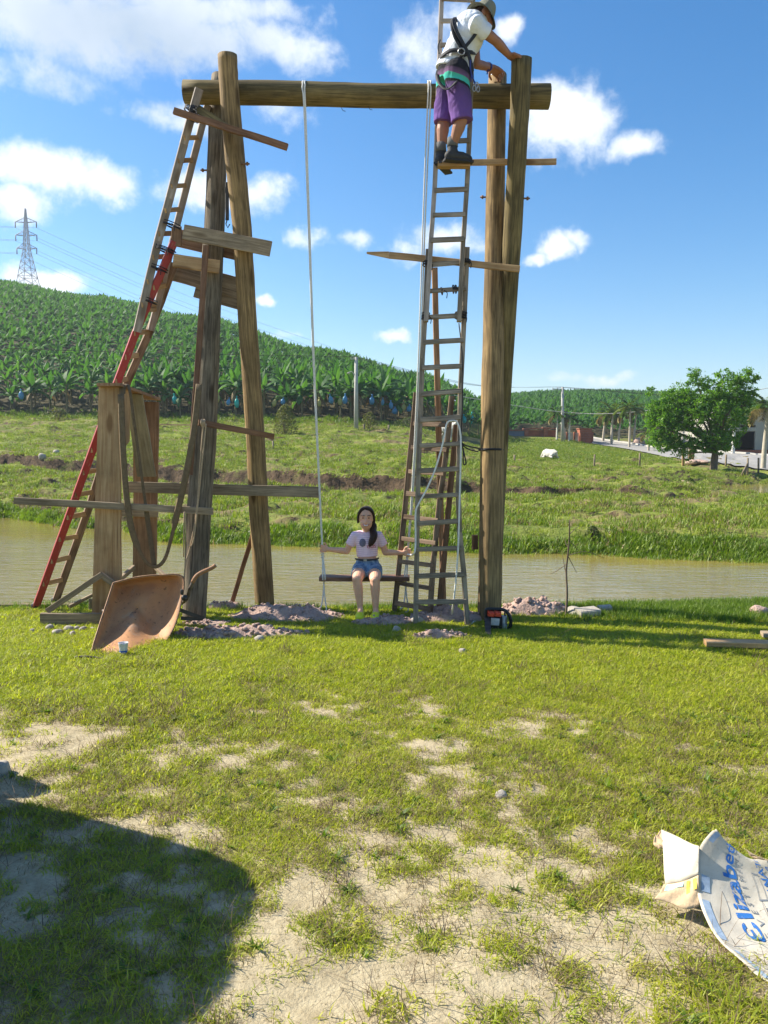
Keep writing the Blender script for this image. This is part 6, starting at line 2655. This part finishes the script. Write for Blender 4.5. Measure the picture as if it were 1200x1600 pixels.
def pinktee():
    m = cloth('pink_striped_tee', (.74, .60, .66))
    nt = NT(m.node_tree)
    b = m.node_tree.nodes['Principled BSDF']
    tc = nt.new('ShaderNodeTexCoord').outputs['Object']
    sp = nt.new('ShaderNodeSeparateXYZ')
    nt.l.new(tc, sp.inputs[0])
    w = nt.math('SINE', nt.math('MULTIPLY', sp.outputs[2], 6.283 / .022))
    f = nt.mapr(w, .2, .7)
    nt.put(b.inputs['Base Color'], nt.mix(f, (.90, .69, .76), (.70, .46, .60)))
    return m


def denim():
    m = cloth('blue_denim', (.10, .17, .28), 120, .5)
    nt = NT(m.node_tree)
    b = m.node_tree.nodes['Principled BSDF']
    tc = nt.new('ShaderNodeTexCoord').outputs['Object']
    n = nt.noise(tc, 16, 5, .65)
    nt.put(b.inputs['Base Color'], nt.mix(nt.mapr(n, .42, .62), (.085, .15, .26), (.30, .40, .50)))
    return m


def boardshorts():
    """purple legs, black seat, green and turquoise bands: cloth dyed in bands by height"""
    m = cloth('banded_shorts', (.2, .1, .3))
    nt = NT(m.node_tree)
    b = m.node_tree.nodes['Principled BSDF']
    tc = nt.new('ShaderNodeTexCoord').outputs['Object']
    sp = nt.new('ShaderNodeSeparateXYZ')
    nt.l.new(tc, sp.inputs[0])
    n = nt.noise(tc, 9, 3, .5)
    z = nt.math('ADD', sp.outputs[2], nt.math('ADD', nt.math('MULTIPLY', sp.outputs[0], .35), nt.math('MULTIPLY', nt.math('SUBTRACT', n, .5), .02)))
    f = nt.mapr(z, SHORT_Z[0], SHORT_Z[1])
    c = nt.ramp(f, [(0, (.15, .075, .27)), (.35, (.115, .06, .21)), (.555, (.075, .045, .12)), (.56, (.02, .02, .025)), (.60, (.02, .02, .025)), (.605, (.05, .42, .40)), (.69, (.06, .40, .27)), (.70, (.15, .085, .17)), (.78, (.08, .05, .09)), (.80, (.018, .018, .024)), (1, (.016, .016, .022))])
    nt.put(b.inputs['Base Color'], c)
    return m


def hand(mb, wrist, palm_dir, palm_n, size, curl, thumb=1):
    """palm with four curled fingers and a thumb; palm_dir towards the fingers, palm_n out of the palm"""
    d = Vector(palm_dir).normalized()
    n = Vector(palm_n)
    n = (n - d * n.dot(d)).normalized()
    s = d.cross(n) * thumb
    L = size
    c = Vector(wrist)
    for k in (-.28, -.09, .10, .28):
        mb.tube([c + s * L * k * .5, c + d * L * .28 + s * L * k * .8, c + d * L * .50 + s * L * k], [L * .14, L * .15, L * .125], 8, rc=True)
    for k, fl in ((-.36, .36), (-.12, .46), (.12, .50), (.34, .44)):
        p = c + d * L * .50 + s * L * k * .95
        pts = [p]
        a = curl * .35
        for j, q in enumerate((.45, .32, .26)):
            p = p + (d * math.cos(a) + n * math.sin(a)) * (L * fl * q)
            pts.append(p)
            a += curl
        mb.tube(pts, [L * .085, L * .08, L * .072, L * .058], 7, rc=True)
    p = c + d * L * .12 + s * L * .40
    q = p + (d * .55 + s * .6 + n * .35).normalized() * L * .26
    mb.tube([c + d * L * .08 + s * L * .22, p, q, q + (d * .8 + n * .7 * curl).normalized() * L * .22], [L * .12, L * .10, L * .085, L * .065], 7, rc=True)


FOLDS = bpy.data.textures.new('cloth_folds', 'CLOUDS')
FOLDS.noise_scale = .11
FOLDS.noise_depth = 2


def crease(o, k):
    d = o.modifiers.new('creases', 'DISPLACE')
    d.texture = FOLDS
    d.texture_coords = 'GLOBAL'
    d.strength = k
    d.mid_level = .5
    return o


# ---------------------------------------------------------------- the girl
Yg = 8.06
girl = thing('person', 'smiling girl in a pink top and denim shorts sitting on the swing plank', 'person', P(574, 897, Yg))
Q = lambda a, b, dy=0.0: P(a, b, Yg + dy)
head = Q(572, 811, -.06)
HS = 1.1
mb = MB()
# head, neck
mb.ball(head + HS * Vector((0, .02, .022)), (.079, .095, .100), None, 20, 14)
mb.ball(head + HS * Vector((0, -.018, -.040)), (.064, .067, .067), None, 18, 12)
mb.ball(head + HS * Vector((0, -.040, -.082)), (.024, .022, .020))
mb.ball(head + HS * Vector((-.034, -.050, -.030)), (.024, .020, .022))
mb.ball(head + HS * Vector((.034, -.050, -.030)), (.024, .020, .022))
mb.tube([head + HS * Vector((0, -.060, .018)), head + HS * Vector((0, -.082, -.022))], [.008, .013], 8, rc=True)
mb.ball(head + HS * Vector((-.010, -.076, -.026)), (.008, .009, .007))
mb.ball(head + HS * Vector((.010, -.076, -.026)), (.008, .009, .007))
for s in (-1, 1):
    mb.ball(head + HS * Vector((s * .073, .012, -.008)), (.010, .020, .028))
    mb.ball(head + HS * Vector((s * .028, -.062, .032)), (.020, .012, .007))
mb.tube([head + HS * Vector((0, .02, -.06)), Q(573, 832, .0)], [.040, .046], 12, rc=True)
# trunk (waist shows between shirt and shorts)
mb.ball(Q(573, 846, 0), (.118, .075, .105))
mb.ball(Q(574, 862, 0), (.098, .072, .10))
mb.ball(Q(574, 876, 0), (.108, .085, .085))
mb.ball(Q(574, 889, .01), (.135, .105, .08))
# shoulders and arms
for sh, el, wr, dy in (((553, 837), (542, 861), (511, 858), -1), ((593, 837), (602, 863), (631, 864), 1)):
    a, b, c = Q(*sh, .0), Q(*el, .02), Q(*wr, .0)
    mb.tube([Q(573, 834, 0), a, a.lerp(b, .35), b], [.044, .046, .041, .034], 10, rc=True)
    mb.tube([b, b.lerp(c, .3), c], [.035, .033, .023], 10, rc=True)
# thighs, shins
for hp, kn, an in (((563, 890), (558, 905), (563, 950)), ((585, 890), (586, 906), (587, 952))):
    a, k, f = Q(*hp, -.02), Q(*kn, -.36), Q(*an, -.36)
    mb.tube([a, a.lerp(k, .5), k], [.076, .068, .052], 14, rc=True)
    mb.tube([k, k.lerp(f, .3), k.lerp(f, .7), f], [.050, .049, .037, .029], 12, rc=True)
    mb.tube([f, f + Vector((0, -.05, -.03))], [.030, .028], 8, rc=True)
hl = Q(508, 857.5, -.02)
hand(mb, Q(511, 858, 0), (-1, -.15, .15), (0, -1, .1), .105, 1.0, 1)
hand(mb, Q(631, 864, 0), (1, -.1, .1), (0, -1, .1), .105, .85, -1)
organic(mb, 'body', M['girlskin'], girl, .0042, 3)
# face
for s in (-1, 1):
    mb = MB()
    mb.ball(head + HS * Vector((s * .028, -.0655, .016)), (.0115, .008, .0040))
    e = mb.build('eye', M['eyewhite'], girl)
    mb = MB()
    mb.ball(head + HS * Vector((s * .028, -.0700, .0155)), (.0085, .006, .0056))
    mb.build('iris', M['iris'], e)
    mb = MB()
    mb.tube(spline([head + HS * Vector((s * .013, -.0735, .036)), head + HS * Vector((s * .028, -.0735, .042)), head + HS * Vector((s * .046, -.062, .036))], 4), .0032, 6)
    mb.build('eyebrow', M['hair'], girl)
mb = MB()
mb.tube(spline([head + HS * Vector((-.028, -.0690, -.042)), head + HS * Vector((-.014, -.080, -.0535)), head + HS * Vector((0, -.083, -.056)), head + HS * Vector((.014, -.080, -.0535)), head + HS * Vector((.028, -.0690, -.042))], 5), .0088, 8, flat=.5)
lip = mb.build('lips', M['lips'], girl)
mb = MB()
mb.tube(spline([head + HS * Vector((-.020, -.0770, -.046)), head + HS * Vector((-.012, -.0845, -.053)), head + HS * Vector((0, -.0875, -.0545)), head + HS * Vector((.012, -.0845, -.053)), head + HS * Vector((.020, -.0770, -.046))], 5), .0044, 8, flat=.6)
mb.build('teeth', M['teeth'], lip)
# hair: cap parted off centre, gathered to the side and forward over the shoulder
mb = MB()
mb.ball(head + HS * Vector((.002, .046, .028)), (.088, .086, .104), None, 20, 14)
mb.ball(head + HS * Vector((0, .034, .060)), (.078, .080, .068), None, 18, 12)
for s in (-1, 1):
    mb.tube(spline([head + HS * Vector((-.012 + s * .010, -.030, .104)), head + HS * Vector((s * .046, -.026, .086)), head + HS * Vector((s * .070, -.010, .040)), head + HS * Vector((s * .076, .014, -.03))], 5), [.016, .017, .018, .018, .018, .018, .018, .017, .017, .017, .017, .016, .016, .016, .016, .015], 8, rc=True)
mb.tube(spline([head + HS * Vector((.03, .07, -.03)), head + HS * Vector((.070, .05, -.07)), Q(583, 829, -.05), Q(584, 838, -.115), Q(580, 848, -.125), Q(577.5, 853, -.115)], 5), [.035, .036, .036, .036, .036, .036, .036, .036, .036, .037, .038, .039, .040, .041, .041, .041, .040, .039, .038, .036, .033, .030, .026, .021, .016, .012], 10, rc=True)
organic(mb, 'hair', M['hair'], girl, .005, 2)
# shirt
mb = MB()
mb.ball(Q(573, 844, 0), (.130, .089, .112), None, 20, 12)
mb.ball(Q(573.5, 857, 0), (.116, .088, .10), None, 20, 12)
mb.tube([Q(573, 835, 0), Q(573, 845, 0), Q(573.5, 858, 0), Q(574, 869, 0)], [.075, .118, .114, .112], 22, True, flat=.78)
for sh, el in (((554, 838), (547, 851)), ((592, 838), (599, 852))):
    a, b = Q(*sh, 0), Q(*el, .01)
    mb.tube([Q(573, 835.5, 0).lerp(a, .4), a, a.lerp(b, .5), b], [.057, .057, .053, .051], 12, True)
crease(organic(mb, 'shirt', pinktee(), girl, .0055, 2), .007)
# plain print on the chest: a rounded patch and a red line of small letters
mb = MB()
for (a, b, rx, rz, nm) in ((566.5, 848, .034, .044, 'x'),):
    c = Q(a, b, -.092)
    mb.ball(c, (rx, .010, rz), None, 14, 8)
mb.build('shirt_print', plain('blue_grey_print', (.16, .15, .22), .8, .3, 60), girl)
cu = bpy.data.curves.new('shirt_lettering', 'FONT')
cu.body = 'GUS'
cu.size = .05
cu.extrude = .001
tmp = bpy.data.objects.new('shirt_lettering', cu)
ROOTC.objects.link(tmp)
me = bpy.data.meshes.new_from_object(tmp.evaluated_get(bpy.context.evaluated_depsgraph_get()))
bpy.data.objects.remove(tmp)
cq = Q(573.5, 857, -.104) - girl.location
me.transform(Matrix.Translation(cq) @ Euler((R(90), R(-4), R(6))).to_matrix().to_4x4())
me.materials.clear()
link('shirt_lettering', me, plain('red_print', (.45, .05, .09), .8, .1, 60), girl)
# shorts
mb = MB()
mb.tube([Q(574, 872.5, 0), Q(574, 880, 0), Q(574, 892, .0)], [.112, .128, .142], 22, True, flat=.80)
for hp, kn in (((563, 889), (558, 905)), ((585, 889), (586, 906))):
    a, k = Q(*hp, -.01), Q(*kn, -.36)
    mb.tube([a, a.lerp(k, .28), a.lerp(k, .50)], [.086, .083, .081], 16, True)
sho = organic(mb, 'shorts', denim(), girl, .006, 2)
mb = MB()
mb.tube(spline([Q(555, 873, -.03), Q(562, 874.5, -.085), Q(574, 875, -.098), Q(586, 874, -.085), Q(592, 872, -.03)], 4), .010, 6, flat=.4)
mb.build('belt', M['darksteel'], sho)
mb = MB()
mb.board(Q(568, 875.5, -.103), Q(573, 875.5, -.106), .022, .006, (0, 0, 1))
mb.build('buckle', M['steel'], sho)
for an in ((563, 950), (587, 952)):
    f = Q(*an, -.36)
    mb = MB()
    g0 = Vector((f.x, f.y, .03))
    mb.ball(g0 + Vector((0, .005, .045)), (.040, .050, .042))
    mb.ball(g0 + Vector((-.002, -.075, .040)), (.046, .075, .036))
    mb.ball(g0 + Vector((-.004, -.12, .034)), (.045, .045, .030))
    mb.board(g0 + Vector((0, .05, .012)), g0 + Vector((-.003, -.15, .012)), .09, .022, (1, 0, 0), .008)
    organic(mb, 'shoe', M['croc'], girl, .006, 2)

# ---------------------------------------------------------------- the man on the ladder
Ym = 7.70
man = thing('person', 'man in a white tee and purple shorts standing high on the ladder with a harness', 'person', P(705, 255, Ym))
Q = lambda a, b, dy=0.0: P(a, b, Ym + dy)
hd = Q(755, 24, -.02)
face = Vector((.80, .30, -.52)).normalized()        # where he looks: right, down at the post
mb = MB()
mb.ball(hd, (.080, .078, .100), None, 18, 12)
mb.ball(hd + face * .05 + Vector((0, 0, -.03)), (.055, .055, .060))
mb.ball(hd + face * .105 + Vector((0, 0, -.005)), (.014, .012, .018))
mb.ball(hd + Vector((-.005, -.078, -.01)), (.022, .010, .032))
mb.tube([hd + Vector((-.03, 0, -.03)), Q(742, 32, .02)], [.056, .062], 12, rc=True)
mb.ball(Q(736, 45, .03), (.145, .17, .13))
mb.ball(Q(722, 75, .02), (.135, .14, .16))
mb.ball(Q(709, 112, .02), (.12, .12, .12))
SR, SL = Q(745, 40, -.16), Q(738, 45, .22)
ER, WR_ = Q(776, 65, -.05), Q(796, 87, .10)
mb.tube([Q(738, 40, 0), SR, SR.lerp(ER, .4), ER], [.066, .064, .054, .044], 12, rc=True)
mb.tube([ER, ER.lerp(WR_, .3), WR_], [.046, .045, .031], 12, rc=True)
EL, WL = Q(744, 100, .30), Q(769, 106, .52)
mb.tube([Q(736, 45, .05), SL, EL], [.066, .06, .046], 12, rc=True)
mb.tube([EL, EL.lerp(WL, .35), WL], [.046, .045, .032], 12, rc=True)
hand(mb, WR_, (.85, .25, -.12), (0, .1, -1), .165, .35, -1)
hand(mb, WL, (.75, .4, -.35), (.3, .1, -1), .165, .55, 1)
HR, HL = Q(714, 122, -.09), Q(701, 122, .12)
KR, KL = Q(721, 186, -.10), Q(693, 190, .10)
AR, AL = Q(707, 228, -.03), Q(689, 236, .10)
mb.tube([HR, HR.lerp(KR, .5), KR], [.098, .085, .062], 14, rc=True)
mb.tube([HL, HL.lerp(KL, .5), KL], [.098, .085, .062], 14, rc=True)
mb.tube([KR, KR.lerp(AR, .3), KR.lerp(AR, .7), AR], [.058, .062, .046, .038], 12, rc=True)
mb.tube([KL, KL.lerp(AL, .3), KL.lerp(AL, .7), AL], [.058, .062, .046, .038], 12, rc=True)
organic(mb, 'body', M['manskin'], man, .006, 3)
# hair at the nape and the hat
mb = MB()
mb.ball(hd + Vector((-.015, 0, -.005)), (.083, .083, .092), None, 16, 10)
mb.build('hair', M['hair'], man)
hq = face.to_track_quat('X', 'Z').to_matrix()
mb = MB()
up_h = (hq @ Vector((0, 0, 1)))
cc = hd + up_h * .035
K = 26
prof = [(.0, .108), (.05, .105), (.080, .085), (.094, .045), (.100, .0), (.104, -.012), (.135, -.035), (.158, -.055), (.160, -.058), (.130, -.040), (.098, -.018)]
vs = []
for r, z in prof:
    for j in range(K):
        a = 6.2832 * j / K
        d = 1 + .06 * math.sin(3 * a)
        vs.append(cc + hq @ Vector((r * math.cos(a) * d, r * math.sin(a) * .92 * d, z + (.02 * math.sin(2 * a + .6) if r > .12 else 0))))
fs = [(i * K + j, i * K + (j + 1) % K, (i + 1) * K + (j + 1) % K, (i + 1) * K + j) for i in range(len(prof) - 1) for j in range(K)]
mb.add(vs, fs, None, True)
mb.build('hat', M['khaki'], man)
# tee
mb = MB()
mb.ball(Q(737, 42, .03), (.155, .185, .125), None, 18, 12)
mb.ball(Q(729, 60, .02), (.165, .180, .16), None, 18, 12)
mb.ball(Q(736, 44, .03), (.170, .195, .145), None, 18, 12)
mb.ball(Q(718, 84, .02), (.150, .155, .15), None, 18, 12)
mb.tube([Q(732, 52, .02), Q(720, 78, .02), Q(711, 100, .02), Q(706, 114, .02)], [.155, .152, .158, .170], 20, True)
mb.tube([Q(738, 40, 0), SR, SR.lerp(ER, .5)], [.085, .088, .080], 14, True)
mb.tube([Q(737, 44, .05), SL, SL.lerp(EL, .5)], [.085, .085, .078], 14, True)
mb.tube([Q(741, 33, .02), Q(744, 30, .02)], [.075, .072], 12, True)
crease(organic(mb, 'shirt', M['whitetee'], man, .008, 3), .026)
# shorts
zt, zb_ = Q(710, 100, 0).z, Q(710, 192, 0).z
SHORT_Z = (zb_ - man.location.z, zt - man.location.z)
mb = MB()
mb.tube([Q(710, 98, .02), Q(709, 110, .02), Q(708, 128, .02)], [.152, .158, .156], 20, True)
KR2, KL2 = Q(722, 190, -.10), Q(692, 193, .10)
mb.tube([HR, HR.lerp(KR2, .45), KR2], [.122, .110, .104], 16, True)
mb.ball(HR + Vector((0, 0, .03)), (.128, .128, .15), None, 16, 10)
mb.ball(HL + Vector((0, 0, .03)), (.128, .128, .15), None, 16, 10)
mb.tube([HL, HL.lerp(KL2, .45), KL2], [.120, .106, .096], 16, True)
crease(organic(mb, 'shorts', boardshorts(), man, .008, 2), .024)
# boots and socks
for A, tipd in ((AR, Vector((.95, .25, 0))), (AL, Vector((.45, .9, -.05)))):
    tipd = tipd.normalized()
    z0 = Q(705, 254, 0).z
    f0 = Vector((A.x, A.y, z0))
    mb = MB()
    mb.tube([A + Vector((0, 0, -.0)), f0 + Vector((0, 0, .06))], [.050, .052], 12, rc=True)
    mb.tube([f0 + Vector((0, 0, .05)) - tipd * .03, f0 + Vector((0, 0, .05)) + tipd * .10, f0 + Vector((0, 0, .036)) + tipd * .165], [.050, .048, .040], 12, rc=True)
    bo = organic(mb, 'boot', M['boot'], man, .008, 2)
    mb = MB()
    mb.board(f0 + Vector((0, 0, .008)) - tipd * .085, f0 + Vector((0, 0, .006)) + tipd * .205, .084, .022, tipd.cross(Vector((0, 0, 1))), .008)
    mb.build('sole', M['cord'], bo)
    mb = MB()
    mb.tube([A + Vector((0, 0, .075)), A + Vector((0, 0, -.01))], [.049, .054], 12)
    mb.build('sock', M['sock'], man)
# harness
har = MB()


def band(pts, w=.022, sub=6):
    har.tube(spline(pts, sub), w, 6, True, (0, 1, 0), flat=.22)


band([Q(718, 30, .0), Q(710, 32, -.10), Q(712, 45, -.155), Q(722, 65, -.17), Q(731, 83, -.165), Q(735, 96, -.15), Q(738, 112, -.12)], .030)
band([Q(709, 30, .02), Q(707, 38, -.11), Q(711, 56, -.16), Q(721, 74, -.172), Q(728, 88, -.17)], .026)
band([Q(745, 50, -.15), Q(738, 60, -.165), Q(728, 72, -.172), Q(722, 80, -.17)], .018)
band([Q(686, 92, -.02), Q(692, 86, -.10), Q(702, 80, -.15), Q(714, 78, -.168), Q(724, 80, -.17), Q(738, 82, -.10), Q(743, 82, .03)], .024)
band([Q(722, 84, -.165), Q(714, 100, -.158), Q(708, 118, -.155), Q(703, 136, -.14)], .022)
band([Q(683, 116, -.02), Q(687, 130, -.13), Q(697, 139, -.20), Q(707, 134, -.212), Q(717, 122, -.19)], .020)
band([Q(734, 90, -.15), Q(736, 106, -.13), Q(738, 122, -.11)], .018)
harness = har.build('harness', M['blackweb'], man)
mb = MB()
c = Q(721, 81, -.185)
mb.tube([c + Vector((.030 * math.cos(t), -.004, .030 * math.sin(t))) for t in [i / 14 * 6.2832 for i in range(15)]], .006, 6)
mb.build('d_ring', M['steel'], harness)
mb = MB()
mb.tube(spline([Q(735, 94, -.16), Q(735, 108, -.16), Q(738, 120, -.14), Q(744, 134, -.12)], 5), .008, 6)
mb.tube(spline([Q(733, 92, -.16), Q(736, 112, -.15), Q(736, 128, -.14)], 5), .006, 6)
mb.build('lanyard', M['bluecord'], harness)
for a, b in ((745, 133), (741, 138), (747, 139)):
    mb = MB()
    c = Q(a, b, -.13)
    mb.tube([c + Vector((.014 * math.cos(t), 0, .028 * math.sin(t))) for t in [i / 12 * 6.2832 for i in range(13)]], .005, 6)
    mb.build('carabiner', M['steel'], harness)
mb = MB()
mb.tube(spline([Q(688, 62, .05), Q(684.5, 72, .05), Q(686, 84, .03)], 5), .007, 6)
mb.build('loose_strap', M['blackweb'], harness)
# bracelet with a strap, and the knit cuff of a glove at the right hand
mb = MB()
d = (WL - EL).normalized()
c = EL.lerp(WL, .75)
mb.tube([c - d * .012, c + d * .012], [.046, .044], 12)
mb.tube([c + Vector((-.005, -.03, -.02)), c + Vector((-.015, -.03, -.085))], [.010, .007], 6)
mb.build('wrist_band', M['bluecord'], man)
# small white cap he is fitting on the post top
mb = MB()
c = P(778, 119, 8.40)
mb.ball(c, (.085, .085, .032))
mb.ball(P(785, 115, 8.33), (.022, .022, .022))
props(mb.build('post_cap', plain('pale_metal_cap', (.6, .62, .64), .35, .1, 20, metal=.5), None, c), 'pale round cap on the top of the right rear post under his hand', 'cap')

# ------------------------------------------------------------------ the air between here and the hills
mb = MB()
mb.box((0, 660, 51.9), (3200, 1760, 116.2))
hz_ = bpy.data.materials.new('thin_haze')
hz_.use_nodes = True
hn = NT(hz_.node_tree)
hn.n.clear()
ho = hn.new('ShaderNodeOutputMaterial')
pv = hn.new('ShaderNodeVolumePrincipled')
pv.inputs['Color'].default_value = (.80, .88, 1.0, 1)
pv.inputs['Density'].default_value = .0004
pv.inputs['Anisotropy'].default_value = .3
hn.l.new(pv.outputs[0], ho.inputs['Volume'])
mb.build('haze', hz_)['kind'] = 'stuff'
